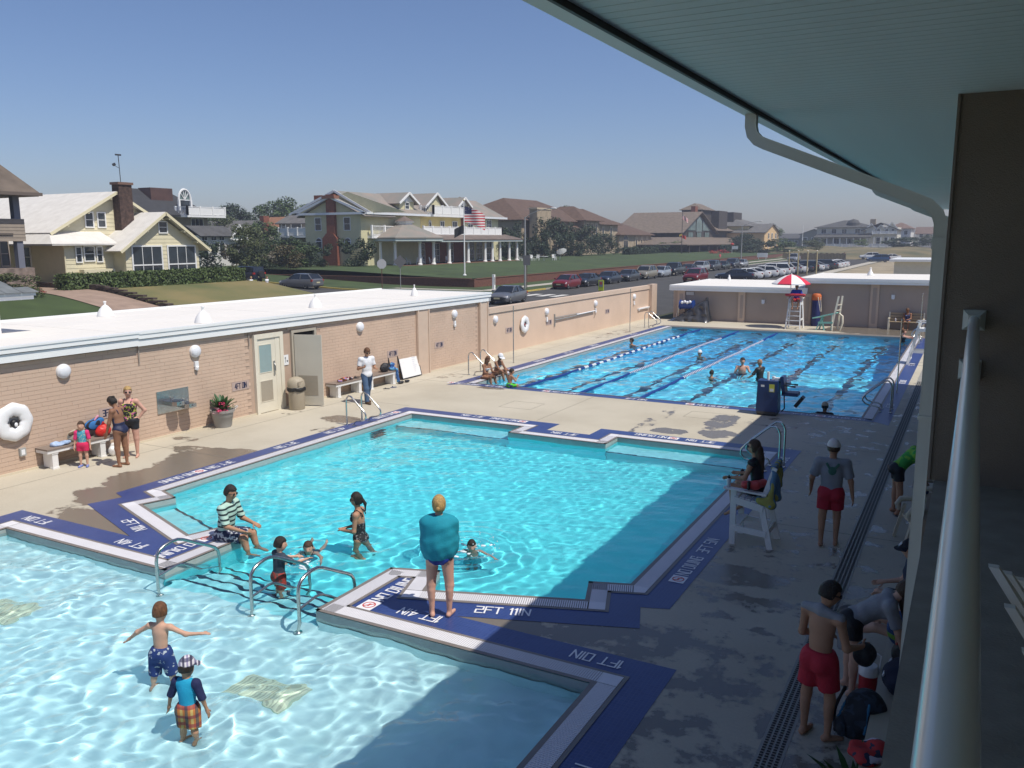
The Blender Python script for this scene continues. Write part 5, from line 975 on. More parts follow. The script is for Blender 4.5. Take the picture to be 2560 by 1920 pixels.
        e=MB(); e.obox((.22,0,z1-.12),(.30,.34,.13),0,0,rad(-18)); D['headlight']=e.build('headlight',LAMP,None).data
        e=MB(); e.obox((L-.14,0,st[-2][2]-.14),(.2,.26,.2)); D['tail_light']=e.build('tail_light',TAIL,None).data
        e=MB(); e.box(-.03,.1,-.42,.42,z1-.42,z1-.2); e.box(-.02,.1,-.6,.6,st[0][1]-.02,st[0][1]+.1); D['grille']=e.build('grille',TRIMB,None).data
        e=MB(); e.box(L-.01,L+.02,-.25,.25,.62,.75); e.box(-.045,-.02,-.25,.25,.46,.58); D['number_plate']=e.build('number_plate',PLATE_,None).data
        e=MB(); e.obox((0,0,0),(.14,.22,.13)); D['mirror']=e.build('mirror',TRIMB,None).data
        for o in[o for o in COL.objects if o.data in D.values()]: bpy.data.objects.remove(o)
        CARPROTO[kind]=D
    D=CARPROTO[kind]
    def put(nm,loc=(0,0,0),m=None,par=None,nm2=None):
        o=link(bpy.data.objects.new(nm2 or nm,D[nm])); o.parent=par or t; o.location=loc
        if m is not None: o.material_slots[0].link='OBJECT'; o.material_slots[0].material=m
        return o
    put('body',m=paint); put('roof',m=paint); put('windscreen'); put('rear_window'); put('side_window_-1',nm2='side_window'); put('side_window_1',nm2='side_window'); put('grille'); put('number_plate')
    wf=st[1][3]
    for s in(-1,1): put('headlight',(0,s*(wf-.17),0)); put('tail_light',(0,s*(st[-2][3]-.12),0)); put('mirror',(K['gh'][0][0]+.25,s*(hw(1.5)+.10),K['gh'][0][1]+.1),paint)
    for x in(L*.18,L*.79):
        for s in(-1,1):
            w=link(bpy.data.objects.new('wheel',D['tyre'])); w.parent=t; w.location=(x,s*(K['W']/2-.12),.335); put('rim',(0,0,0),par=w)
    if kind=='pickup': q=MB(); q.box(3.98,5.48,-.8,.8,1.16,1.262); q.build('bed_liner',TRIMB,t)
    if kind=='jeep':
        q=MB(); q.lathe([(.2,-.12),(.36,-.12),(.38,0),(.36,.12),(.2,.12)],18,(4.68,.15,.98),Matrix.Rotation(rad(90),4,'Y')); q.build('spare_tyre',TYRE,t,smooth=40)
        q=MB(); q.obox((.85,.86,.86),(1.1,.28,.08)); q.obox((.85,-.86,.86),(1.1,.28,.08)); q.build('fender',TRIMB,t)
    return t
def paint(name,c,metal=.0): return mat(name,c,.3,metal=metal,coat=.6)
PT=dict(silver=paint('silver_paint',(.42,.43,.44),.4),grey=paint('grey_paint',(.17,.175,.19),.4),white=paint('white_car_paint',(.72,.72,.71)),black=paint('black_paint',(.012,.014,.018)),navy=paint('navy_paint',(.016,.022,.04),.2),red=paint('red_paint',(.20,.012,.018),.2),tan=paint('champagne_paint',(.36,.32,.24),.4),pale=paint('pale_blue_paint',(.40,.44,.48),.3),green=paint('dark_green_paint',(.012,.024,.022),.2),blue=paint('blue_paint',(.03,.07,.16),.3),dgrey=paint('charcoal_paint',(.05,.052,.058),.3))
def car(kind,col,label,x,y,z=0,rot=90,group=None,name=None):
    # the car's own +X runs from nose to tail; x, y is its middle
    t=make_car(kind,PT[col],name or {'suv':'suv','pickup':'pickup_truck','jeep':'off_road_car','van':'van'}.get(kind,'car'),label,group); r=rad(rot); L=KINDS[kind]['L']
    t.location=(x-math.cos(r)*L/2,y-math.sin(r)*L/2,z); t.rotation_euler=(0,0,r); return t
car('sedan','grey','grey sedan driving past behind the end of the brick building',-33.9,61.6,0,96)
car('wagon','grey','grey station wagon parked on the side street below the brick wall',-61.9,67.6,.2,-2)
car('jeep','navy','dark blue off-road car with spare wheel, half hidden by the dry lawn',-70.6,68.3,.58,-2)
car('suv','white','white car whose roof shows behind the long white roof',-33.2,30.5,0,86)
G_P='cars parked along the kerb'
y=82.6
for kind,col,lab in[('hatch','red','dark red hatchback, first in the parked row'),('sedan','black','black sedan second in the parked row, behind the red hatchback'),('sedan','navy','navy sedan third in the parked row'),('sedan','dgrey','charcoal sedan fourth in the parked row, before the champagne SUV'),('suv','tan','champagne SUV in the parked row'),('hatch','pale','pale blue hatchback just behind the champagne SUV'),('pickup','black','black pickup truck in the parked row'),('sedan','dgrey','charcoal sedan right behind the black pickup'),('suv','silver','silver SUV in the parked row'),('suv','dgrey','charcoal SUV right behind the silver SUV'),('sedan','green','dark green sedan third from the far end of the parked row'),('suv','navy','navy SUV second from the far end of the parked row'),('sedan','silver','silver sedan at the far end of the parked row')]:
    L=KINDS[kind]['L']; car(kind,col,lab,-38.25,y+L/2-2.2,0,90+random.uniform(-.8,.8),G_P); y+=L+{'hatch':.9,'sedan':1.7,'suv':1.9,'pickup':1.6}[kind]
G_L='cars in the car park'
lot=[('red','suv',-29.6,100.5,'red car roof just behind the corner of the stucco wall'),('navy','sedan',-26.6,107.4,'navy sedan, nearest of the car park row'),('white','sedan',-26.2,110.6,'white sedan second in the car park row'),('white','sedan',-25.9,113.8,'white sedan third in the car park row'),('white','wagon',-25.6,117,'white wagon fourth in the car park row'),('white','sedan',-25.3,120.2,'white sedan fifth in the car park row'),('white','van',-25.4,123.4,'tall white van in the car park row'),('white','suv',-25.2,126.8,'white SUV behind the tall white van'),('silver','suv',-24.8,130,'silver SUV in the middle of the car park row'),('white','sedan',-24.5,133.2,'white sedan behind the silver SUV in the middle'),('dgrey','sedan',-24.2,136.4,'charcoal sedan under the row of lot posts'),('green','suv',-23.9,139.6,'dark green SUV beside the lot posts'),('white','sedan',-23.6,142.8,'white sedan right of the dark green SUV'),('silver','sedan',-23.4,146,'silver sedan near the car park path'),('dgrey','suv',-22.9,149.2,'charcoal SUV by the pale path'),('dgrey','sedan',-22.8,152.4,'charcoal sedan just past the charcoal SUV'),('white','sedan',-22.6,155.8,'white sedan beside the charcoal sedan, far part of the lot'),('white','sedan',-22.5,159.4,'white sedan last but one in the car park row'),('white','sedan',-22.4,163.4,'white sedan, far end of the car park row'),('blue','suv',-18.9,201,'blue SUV leaving the car park, far right'),('white','suv',-23.3,227,'white SUV on the far road below the dune'),('white','sedan',-18.2,222,'white sedan half hidden at the far right by the downspout'),('silver','pickup',-35.6,196,'silver pickup truck driving up the road beyond the car park')]
for c,k,x,y,lab in lot: car(k,c,lab,x,y,0,90 if k=='pickup' or c=='red' else 8+random.uniform(-3,3),G_L)
# ================================================================ street furniture
GALV=mat('galvanised_pole',(.36,.36,.35),.5,metal=.5); SGN=mat('sign_back',(.42,.42,.43),.5,metal=.3)
def street_lamp(label,x,y,h,dx):
    t=thing('street_lamp',label,'street lamp',(x,y,.1),0,'street lamps'); q=MB(); q.tube([(0,0,0),(0,0,h*.5),(0,0,h*.9)],[.13,.10,.075],10); q.build('pole',GALV,t,smooth=50)
    q=MB(); q.tube([(0,0,h*.88),(dx*.2,.1,h*.93),(dx*.55,.3,h*.975),(dx,.5,h)],[.05,.045,.04,.035],8); q.build('arm',GALV,t,smooth=50); q=MB(); q.ell((dx*1.15,.55,h-.02),(.42,.18,.11),10,6); q.build('lamp_head',mat('lamp_head',(.55,.55,.54),.4),t,smooth=True)
street_lamp('tall grey street lamp with curved arm beside the grey sedan',-41.4,78.9,8.2,2.6); street_lamp('tall grey street lamp farther up the road by the dark timber house',-41.5,172,8.4,3.0)
def flag_mat():
    def fn(nt,v):
        s=sep(nt,v); st=math_(nt,'FRACT',math_(nt,'MULTIPLY',s[2],3.42)); c=mixc(nt,math_(nt,'GREATER_THAN',st,.5),(.50,.035,.045),(.70,.68,.66))
        can=math_(nt,'MULTIPLY',math_(nt,'LESS_THAN',s[0],.82),math_(nt,'GREATER_THAN',s[2],.875)); star=math_(nt,'LESS_THAN',voro(nt,v,8.5,'F1',0),.22); return mixc(nt,can,c,mixc(nt,star,(.015,.02,.07),(.6,.6,.62)))
    return pattern('stars_and_stripes',fn)
FLAG=flag_mat()
def flag(parent,z,m,w,h,droop,name='flag',rz=0):
    q=MB(); n=14; k=9; vs=[]; 
    for i in range(n+1):
        for j in range(k+1):
            u=i/n; v=j/k; vs.append((u*w*(1-.12*u),.16*math.sin(u*7+v*1.2)*u**.5,v*h-droop*u**1.3))
    q.add(vs,[(i*(k+1)+j,(i+1)*(k+1)+j,(i+1)*(k+1)+j+1,i*(k+1)+j+1) for i in range(n) for j in range(k)])
    # the cloth keeps its own flat coordinates for the pattern
    o=q.build(name,m,parent,smooth=True); o.location=(.06,0,z); o.rotation_euler=(0,0,rz); return o
fp=thing('flagpole','tall white flagpole with striped flag on the yellow mansion lawn','flagpole',(-50.6,81.8,1.2)); q=MB(); q.tube([(0,0,0),(0,0,4),(0,0,8.2)],[.085,.07,.045],10); q.build('pole',W_,fp,smooth=50); q=MB(); q.ell((0,0,8.28),(.09,.09,.09)); q.build('finial',mat('gold_finial',(.6,.45,.1),.3,metal=1),fp,smooth=True); q=MB(); q.lathe([(.2,0),(.2,.1),(.1,.16)],12); q.build('base',W_,fp)
flag(fp,5.9,FLAG,2.6,1.75,.95,'striped_flag',rad(28)); flag(fp,4.65,mat('black_flag',(.02,.022,.025),.8),1.3,.95,.5,'dark_flag',rad(205))
fp=thing('flagpole','dark flagpole with small flags in front of the dark timber house','flagpole',(-63,201.5,1.3)); q=MB(); q.tube([(0,0,0),(0,0,10.8)],[.1,.05],8); q.build('pole',DARKMETAL,fp); f=flag(fp,8.4,FLAG,1.5,1.0,.9,'striped_flag',rad(28)); flag(fp,4.0,mat('red_yellow_flag',(.42,.05,.04),.8),1.1,.8,.4,'red_flag',rad(28)); flag(fp,4.6,mat('gold_flag',(.5,.36,.06),.8),.8,.5,.3,'gold_flag',rad(208))
fp=thing('flagpole','thin white pole left of the white porch house','flagpole',(-46.6,268,1)); q=MB(); q.tube([(0,0,0),(0,0,8)],[.12,.07],8); q.build('pole',W_,fp)
def sign(name,label,x,y,z,h,shape,m,pm=GALV,rz=0,sz=.75,cat='sign'):
    t=thing(name,label,cat,(x,y,z),rz); q=MB(); q.tube([(0,0,0),(0,0,h)],.04,8); q.build('post',pm,t); q=MB()
    if shape=='oct': q.prism([(sz/2*math.cos(rad(22.5+45*i))*1.08,sz/2*math.sin(rad(22.5+45*i))*1.08) for i in range(8)],-.01,.01)
    elif shape=='dia': q.prism([(0,-sz*.7),(sz*.7,0),(0,sz*.7),(-sz*.7,0)],-.01,.01)
    else: q.prism([(-sz*.4,-sz*.55),(sz*.4,-sz*.55),(sz*.4,sz*.55),(-sz*.4,sz*.55)],-.01,.01)
    o=q.build('sign_plate',m,t); o.rotation_euler=(rad(90),0,0); o.location=(0,-.06,h-sz*.45); return t
sign('stop_sign','pale back of an octagonal stop sign on a rusty post',-53.3,70.1,.1,3.1,'oct',SGN,mat('rusty_post',(.12,.05,.035),.8),rad(50),.95)
sign('traffic_sign','dark grey back of a traffic sign on a grey post beside the stop sign',-52.8,72.6,.1,3.3,'dia',mat('dark_sign_back',(.10,.10,.105),.6),GALV,rad(40),1.0); sign('traffic_sign','dark sign back on a brown post just right of the near street lamp',-40.2,77.0,.1,3.4,'rect',mat('dark_sign_back_b',(.11,.11,.115),.6),mat('brown_post',(.10,.07,.05),.8),rad(20),.9)
t=thing('crossing_sign','fluorescent yellow pedestrian crossing sign standing in the road','sign',(-32.7,78.6,0)); q=MB(); q.box(-.28,.28,-.03,.03,.12,1.15); q.build('sign_panel',mat('fluorescent_yellow',(.62,.70,.03),.5),t); q=MB(); q.box(-.2,.2,-.045,-.03,.5,1.05); pn=q.build('sign_face',mat('sign_face_grey',(.25,.25,.24),.6),t); q=MB(); q.box(-.12,.12,-.05,-.045,.72,.98); q.build('warning_patch',RED,pn); q=MB(); q.lathe([(.3,0),(.25,.1),(.08,.14)],12); q.build('base',BLACK,t)
t=thing('marker_post','white marker post with black lettering beside the grey sedan','post',(-43.4,75.8,.1)); q=MB(); q.box(-.12,.12,-.12,.12,0,1.55); q.build('post',W_,t); q=MB(); q.box(.121,.124,-.06,.06,.5,1.3); q.build('black_panel',BLACK,t)
for i,(x,y) in enumerate([(-23.6,126),(-22.4,126.4),(-21.2,126.8),(-20.0,127.2)]):
    t=thing('lot_post',['tan post in the car park, leftmost of four','tan post in the car park, second of four','tan post in the car park, third of four','tan post in the car park, rightmost of four'][i],'post',(x,y,0),0,'tan posts in the car park'); q=MB(); q.tube([(0,0,0),(0,0,3.4)],.09,8); q.build('pole',mat('tan_post',(.42,.35,.2),.8),t); q=MB(); q.lathe([(.11,0),(.02,.08)],8,(0,0,3.4)); q.build('cap',W_,t)
t=thing('yard_sign','small white yard sign by the red flower bed','sign',(-57,226,1.2)); q=MB(); q.box(-.05,.05,-.05,.05,0,2.0); q.build('post',W_,t); q=MB(); q.box(-.05,1.5,-.04,.04,1.2,2.0); q.build('board',W_,t); q=MB(); q.ell((0,0,2.5),(.45,.3,.35),8,5); q.build('red_bow',RED,t)
t=thing('yard_sign','low white board sign beside the far end of the parked row','sign',(-44.5,205,.3)); q=MB(); q.box(-1.2,1.2,-.06,.06,.5,1.5); q.build('board',W_,t); q=MB(); q.box(-.9,-.8,-.05,.05,0,.5); q.box(.8,.9,-.05,.05,0,.5); q.build('legs',W_,t)
def person_far(name,label,x,y,z,top,bottom):
    pass
fn=thing('board_fence','weathered wooden board fence at the foot of the dune','fence',(-36,221,0))
for i in range(44): P(MB().box(-43+.34*i,-43+.34*i+.3,220.9,221,0,1.55+.1*math.sin(i*1.7)),'board',mat('fence_board',(.19,.155,.10),.9,vary=.2) if i==0 else bpy.data.materials['fence_board'],fn)
# white garden furniture on the mansion's porch and lawn
def garden_chair(label,x,y,z,rz,group):
    t=thing('garden_chair',label,'chair',(x,y,z),rz,group); q=MB(); q.box(-.27,.27,-.26,.26,.4,.45); q.build('seat',W_,t); q=MB()
    for k in range(5): q.bar((-.22+.11*k,.26,.45),(-.22+.11*k,.36,1.0),.07,.02)
    q.build('backrest',W_,t)
    for a in(-1,1):
        for b in(-1,1): q=MB(); q.bar((a*.24,b*.23,0),(a*.24,b*.23,.42),.05,.05); q.build('leg',W_,t)
        q=MB(); q.bar((a*.29,-.28,.66),(a*.29,.3,.66),.07,.03); q.build('armrest',W_,t)
    return t
CH=['white garden chair on the porch, left of the first table','white garden chair on the porch facing the lawn','white porch chair between the round pavilion columns','white porch chair behind the pavilion table','white porch chair right of the pavilion columns','white porch chair under the terrace roof','white lawn chair nearest the terrace corner','white lawn chair second from the terrace corner','white lawn chair third from the terrace corner','white lawn chair beside the lawn umbrella','white lawn chair at the far side of the lawn table']
for lab,(x,y,rz) in zip(CH,[(-70.2,98.6,2.4),(-69.4,99.8,.5),(-69.2,100.6,1.2),(-70.8,102.4,3.4),(-69.3,103.0,1.9),(-69.8,108.2,1.2),(-66.2,124.6,2.2),(-65.6,127.6,1.0),(-65.4,129.2,.2),(-64.6,134.0,3.6),(-63.6,132.0,1.2)]): garden_chair(lab,x,y,1.72 if x<-68 else 1.62,rz,'white garden chairs at the mansion')
t=thing('garden_table','white garden table on the lawn by the terrace','table',(-64.9,130.6,1.6)); q=MB(); q.lathe([(.75,.68),(.75,.72)],16); q.build('table_top',W_,t); q=MB(); q.lathe([(.25,0),(.05,.1),(.05,.68)],10); q.build('pedestal',W_,t)
t=thing('lawn_umbrella','pale tilted umbrella beside the white lawn chairs','umbrella',(-64.2,135.4,1.6)); q=MB(); q.tube([(0,0,0),(.2,.3,1.6)],.03,6); q.build('pole',W_,t); q=MB(Matrix.Translation((.2,.3,1.5))@Matrix.Rotation(rad(35),4,'X')); q.lathe([(.95,0),(.5,.22),(.02,.4)],8); q.build('canopy',mat('pale_canvas',(.30,.31,.30),.9),t)
# ================================================================ people: one continuous skin grown round a posed skeleton
def nrm(v): v=np.array(v,float); return v/np.linalg.norm(v)
def d_cap(p,a,b,ra,rb):
    ab=b-a; L=float(ab@ab)+1e-9; t=np.clip(((p-a)@ab)/L,0,1); return np.linalg.norm(p-a-t[...,None]*ab,axis=-1)-(ra+(rb-ra)*t)
def d_ell(p,c,r,R):
    q=(p-c)@R; k=np.linalg.norm(q/r,axis=-1); k2=np.linalg.norm(q/(r*r),axis=-1)+1e-9; return k*(k-1)/k2
def ev(pr,p):
    if pr[0]=='cap': return d_cap(p,pr[1],pr[2],pr[3],pr[4])
    if pr[0]=='cut':
        a,b=pr[1],pr[2]; u=nrm(b-a); e=.25; r=pr[4]+(pr[4]-pr[3])*e/max(.05,np.linalg.norm(b-a)); return np.maximum(d_cap(p,a,b+u*e,pr[3],r),(p-b)@u)
    return d_ell(p,pr[1],pr[2],pr[3])
def bounds(pr):
    if pr[0]=='ell': m=np.abs(pr[3])@pr[2]; return pr[1]-m,pr[1]+m
    r=max(pr[3],pr[4]); return np.minimum(pr[1],pr[2])-r,np.maximum(pr[1],pr[2])+r
_OFF=np.array([(i,j,k) for i in(0,1) for j in(0,1) for k in(0,1)])
_EDG=[(a,b) for a in range(8) for b in range(a+1,8) if np.abs(_OFF[a]-_OFF[b]).sum()==1]
def sdf_mesh(prims,h,k=.03,grow=0.,clips=(),noise=0):
    bb=[bounds(q) for q in prims]; lo=np.min([b[0] for b in bb],0)-grow-.05; hi=np.max([b[1] for b in bb],0)+grow+.05; n=np.ceil((hi-lo)/h).astype(int)+1
    ax=[lo[i]+h*np.arange(n[i]) for i in range(3)]; D=np.full(n,.12)
    for q,(a,b) in zip(prims,bb):
        s=[]
        for i in range(3): s.append(slice(max(0,int((a[i]-grow-.07-lo[i])/h)),min(n[i],int((b[i]+grow+.07-lo[i])/h)+2)))
        g=np.stack(np.meshgrid(ax[0][s[0]],ax[1][s[1]],ax[2][s[2]],indexing='ij'),-1); d=ev(q,g)-grow; o=D[s[0],s[1],s[2]]; m=np.maximum(k-np.abs(d-o),0)/k; D[s[0],s[1],s[2]]=np.minimum(d,o)-m*m*k*.25
    if clips or noise:
        g=np.stack(np.meshgrid(*ax,indexing='ij'),-1)
        if noise: D=D+noise*(np.sin(g[...,0]*23+np.sin(g[...,2]*11)*2)*np.sin(g[...,2]*9+g[...,1]*17)+.5*np.sin(g[...,1]*41+g[...,2]*13))
        for c in clips: D=np.maximum(D,c(g))
    S=D<0; c=np.zeros(n-1,int)
    for o in _OFF: c+=S[o[0]:n[0]-1+o[0],o[1]:n[1]-1+o[1],o[2]:n[2]-1+o[2]]
    act=(c>0)&(c<8); ids=np.full(n-1,-1); I=np.argwhere(act); ids[act]=np.arange(len(I))
    if len(I)==0: return [],[]
    val=np.stack([D[I[:,0]+o[0],I[:,1]+o[1],I[:,2]+o[2]] for o in _OFF],1); acc=np.zeros((len(I),3)); cnt=np.zeros(len(I))
    for a,b in _EDG:
        va,vb=val[:,a],val[:,b]; x=(va<0)!=(vb<0); t=np.where(x,va/(va-vb+1e-12),0); acc+=np.where(x[:,None],_OFF[a]+(_OFF[b]-_OFF[a])*t[:,None],0); cnt+=x
    Vv=(I+acc/cnt[:,None])*h+lo; F=[]
    for axn in range(3):
        u,v=[(1,2),(2,0),(0,1)][axn]; sl=[slice(1,n[i]-1) for i in range(3)]; sl[axn]=slice(0,n[axn]-1); s2=list(sl); s2[axn]=slice(1,n[axn]); A=S[tuple(sl)]; B=S[tuple(s2)]; E=np.argwhere(A!=B)
        if len(E)==0: continue
        inside=A[tuple(E.T)]; E=E+np.array([1 if i!=axn else 0 for i in range(3)]); du=np.zeros(3,int); du[u]=1; dv=np.zeros(3,int); dv[v]=1
        g=lambda q:ids[q[:,0],q[:,1],q[:,2]]; Q=np.stack([g(E-du-dv),g(E-dv),g(E),g(E-du)],1); Q[~inside]=Q[~inside][:,::-1]; F.append(Q)
    return Vv,np.concatenate(F)
SKIN=dict(fair=mat('fair_skin',(.56,.34,.245),.62,spec=.3,vary=.06,vs=5),tan=mat('tan_skin',(.42,.23,.145),.62,spec=.3,vary=.06,vs=5),brown=mat('brown_skin',(.27,.135,.08),.6,spec=.3,vary=.06,vs=5),pink=mat('sunned_skin',(.58,.33,.25),.62,spec=.3,vary=.07,vs=5))
HAIRM=dict(dark=mat('dark_hair',(.018,.012,.009),.6,bump=.8,bs=90,stretch=(1,1,.25)),brown=mat('brown_hair',(.06,.03,.015),.6,vary=.3,vs=50,bump=.8,bs=90,stretch=(1,1,.25)),blond=mat('blond_hair',(.42,.27,.10),.6,vary=.35,vs=50,bump=.8,bs=90,stretch=(1,1,.25)),auburn=mat('auburn_hair',(.13,.055,.022),.6,vary=.35,vs=50,bump=.8,bs=90,stretch=(1,1,.25)),grey=mat('grey_hair',(.3,.28,.26),.6))
EYE=mat('eye',(.03,.02,.015),.2); LIP=mat('lips',(.40,.12,.10),.5)
DOWN=(0,0,-1)
class Person: pass
def person(label,loc,fwd,h=1.7,skin='fair',hair='brown',style='short',girth=1.0,fem=False,child=0.,torso=(0,0,1),twist=0,head=None,headup=None,armL=(DOWN,DOWN),armR=(DOWN,DOWN),legL=(DOWN,DOWN,(0,1,0)),legR=(DOWN,DOWN,(0,1,0)),hipz=None,wear=(),res=.014,curl=.5,group=None,face=True,wet=False,nohands=False,breast=None,armLen=1.0):
    t=thing('person',label,'person',loc,math.atan2(-fwd[0],fwd[1]),group); s=h; g=girth; W=1.0 if not fem else .9; hp=1.0 if not fem else 1.10; hs=1.06+.42*child; A=np.array
    tor=nrm(torso); side0=A([1.,0,0]); side=nrm(np.cross(tor,nrm(np.cross(side0,tor)*-1))*1.0) if False else nrm(side0-tor*(side0@tor)); front=np.cross(tor,side)
    ct,st_=math.cos(rad(twist)),math.sin(rad(twist)); sside=side*ct+front*st_; sfront=np.cross(tor,sside)
    lt,ls=.245*s*(1-.08*child),.235*s*(1-.08*child)
    legs=[]
    for sgn,lg in((-1,legL),(1,legR)):
        a=side0*sgn*.052*s*hp+A([0,0,-.025*s]); k=a+nrm(lg[0])*lt; an=k+nrm(lg[1])*ls; f=nrm(lg[2]); legs.append([a,k,an,f])
    if hipz is None: hipz=-min(l[2][2] for l in legs)+.038*s
    O=A([0,0,hipz])
    for l in legs:
        for i in range(3): l[i]=l[i]+O
    pel=O; T=.30*s; nk=pel+tor*T; ch=pel+tor*T*.66; ab=pel+tor*T*.33
    sw=.115*s*W*(1-.1*child); arms=[]
    for sgn,ar in((-1,armL),(1,armR)):
        a=nk-tor*.035*s+sside*sgn*sw; e=a+nrm(ar[0])*.172*s*armLen; w=e+nrm(ar[1])*.15*s*armLen; hd=nrm(ar[2] if len(ar)>2 else ar[1]); arms.append([a,e,w,hd])
    hf=nrm(head if head is not None else sfront); hu0=nrm(headup if headup is not None else tor*.5+A([0,0,.5])); hr=nrm(np.cross(hf,hu0)); hu=np.cross(hr,hf)
    hc=nk+(tor*.4+A([0,0,.6]))*.035*s+hu*(.055*s+.02*s*hs)+hf*.015*s; RH=np.stack([hr,hf,hu],1); RT=np.stack([side,front,tor],1); RS=np.stack([sside,sfront,tor],1)
    hr3=A([.0435,.054,.066])*s*hs
    B={}
    B['pelvis']=('ell',pel-tor*.005*s,A([.088*g*hp,.066*g,.075])*s,RT); B['abdomen']=('ell',ab,A([.077*g*(1 if not fem else .95),.058*g,.11])*s,RT); B['chest']=('ell',ch,A([.088*g*W,.061*g,.105])*s,RS)
    B['shoulders']=('cap',arms[0][0],arms[1][0],.034*s*g**.5,.034*s*g**.5); B['neck']=('cap',nk-tor*.02*s,hc-hu*.03*s,.031*s,.029*s*hs)
    B['but0']=('ell',pel-front*.03*s-side*.04*s-tor*.03*s,A([.05*g,.05*g,.055])*s,RT); B['but1']=('ell',pel-front*.03*s+side*.04*s-tor*.03*s,A([.05*g,.05*g,.055])*s,RT)
    if (fem if breast is None else breast) and child<.5:
        for i,x in enumerate((-1,1)): B['br%d'%i]=('ell',ch+tor*.012*s+sside*x*.04*s+sfront*.045*s*g,A([.036,.034,.036])*s*g,RS)
    for i,(a,e,w,hd) in enumerate(arms):
        B['ua%d'%i]=('cap',a,e,.030*s*g**.7,.0235*s*g**.5); B['fa%d'%i]=('cap',e,w,.0245*s*g**.5,.0155*s); B['pa%d'%i]=('ell',w+hd*.028*s,A([.022,.011,.032])*s,None)
    for i,(a,k,an,f) in enumerate(legs):
        B['th%d'%i]=('cap',a,k,.050*s*g,.033*s*g**.6); B['sh%d'%i]=('cap',k,an,.033*s*g**.6,.0195*s); ff=nrm(f-nrm(an-k)*(f@nrm(an-k))*.0); bk=nrm(np.cross(nrm(an-k),side0)); bk=bk*(1 if bk@f<0 else -1)
        B['ca%d'%i]=('cap',k+(an-k)*.18+bk*.012*s,k+(an-k)*.45+bk*.010*s,.026*s*g**.5,.021*s); B['ft%d'%i]=('cap',an-f*.02*s+A([0,0,-.018*s])*(1 if abs(f[2])<.6 else 0),an+f*.095*s+A([0,0,-.024*s])*(1 if abs(f[2])<.6 else 0),.021*s,.015*s)
    B['head']=('ell',hc,hr3,RH); B['jaw']=('ell',hc-hu*.028*s*hs+hf*.014*s*hs,A([.033,.036,.036])*s*hs,RH); B['nose']=('cap',hc+hf*.052*s*hs-hu*.002*s,hc+hf*.060*s*hs-hu*.016*s*hs,.0055*s*hs,.0085*s*hs)
    for i,x in enumerate((-1,1)): B['ear%d'%i]=('ell',hc+hr*x*.044*s*hs-hu*.006*s-hf*.004*s,A([.008,.013,.018])*s*hs,RH)
    hb=[]
    for i,(a,e,w,hd) in enumerate(arms):                  # flat palms follow the hand direction
        ref=nrm(np.cross(hd,sfront+A([.01,.02,.03]))); n_=np.cross(ref,hd); R=np.stack([n_,ref,hd],1); B['pa%d'%i]=('ell',w+hd*.028*s,A([.023,.0115,.032])*s,R); hb.append((w,hd,n_,ref))
    order=list(B.values()); v,f=sdf_mesh(order,res,.028)
    m=MB(); m.add([tuple(x) for x in v],[tuple(q) for q in f])
    if not nohands:
        for i,(w,hd,n_,ref) in enumerate(hb):
            th=n_*(1 if n_@(-sside*( -1 if i==0 else 1))>0 else -1)
            for j,(off,L) in enumerate(((-.016,.040),(-.0055,.046),(.0055,.044),(.0155,.034))):
                p0=w+hd*.05*s+th*off*s*-1; c_=ref*(-.5*curl); p1=p0+nrm(hd+c_*.5)*L*.5*s; p2=p1+nrm(hd+c_*2)*L*.55*s; m.tube([p0-hd*.01*s,p0,p1,p2],[.0062*s,.0062*s,.0056*s,.0042*s],6)
            p0=w+hd*.014*s+th*.016*s; p1=p0+nrm(hd*.6+th*.8)*.024*s; p2=p1+nrm(hd*.95+th*.25)*.022*s; m.tube([p0-th*.006*s,p0,p1,p2],[.007*s,.0075*s,.0066*s,.005*s],6)
    if face:
        m.mi=1
        for x in(-1,1): m.ell(hc+hr*x*.0175*s*hs+hf*.0475*s*hs+hu*.002*s,(.0065*s*hs,.0035*s*hs,.0035*s*hs),8,5,Matrix([list(r) for r in RH]))
        m.mi=2; m.ell(hc+hf*.0485*s*hs-hu*.031*s*hs,(.013*s*hs,.005*s*hs,.004*s*hs),8,5,Matrix([list(r) for r in RH]))
    m.build('body',[SKIN[skin],EYE,LIP],t,smooth=True,recv=wet)
    p=Person(); p.__dict__.update(t=t,s=s,B=B,legs=legs,arms=arms,pel=pel,ch=ch,ab=ab,nk=nk,tor=tor,side=side,front=front,sside=sside,sfront=sfront,hc=hc,hf=hf,hu=hu,hr=hr,hs=hs,RH=RH,hr3=hr3,res=res,wet=wet,T=T)
    if style: hair_(p,style,HAIRM[hair])
    for w in wear: w(p)
    return p
def addm(p,name,v,f,m,smooth=True):
    if len(v)==0: return
    q=MB(); q.add([tuple(x) for x in v],[tuple(a) for a in f]); return q.build(name,m,p.t,smooth=smooth,recv=p.wet)
def plane(o,n): o,n=np.array(o),nrm(n); return lambda g:(g-o)@n
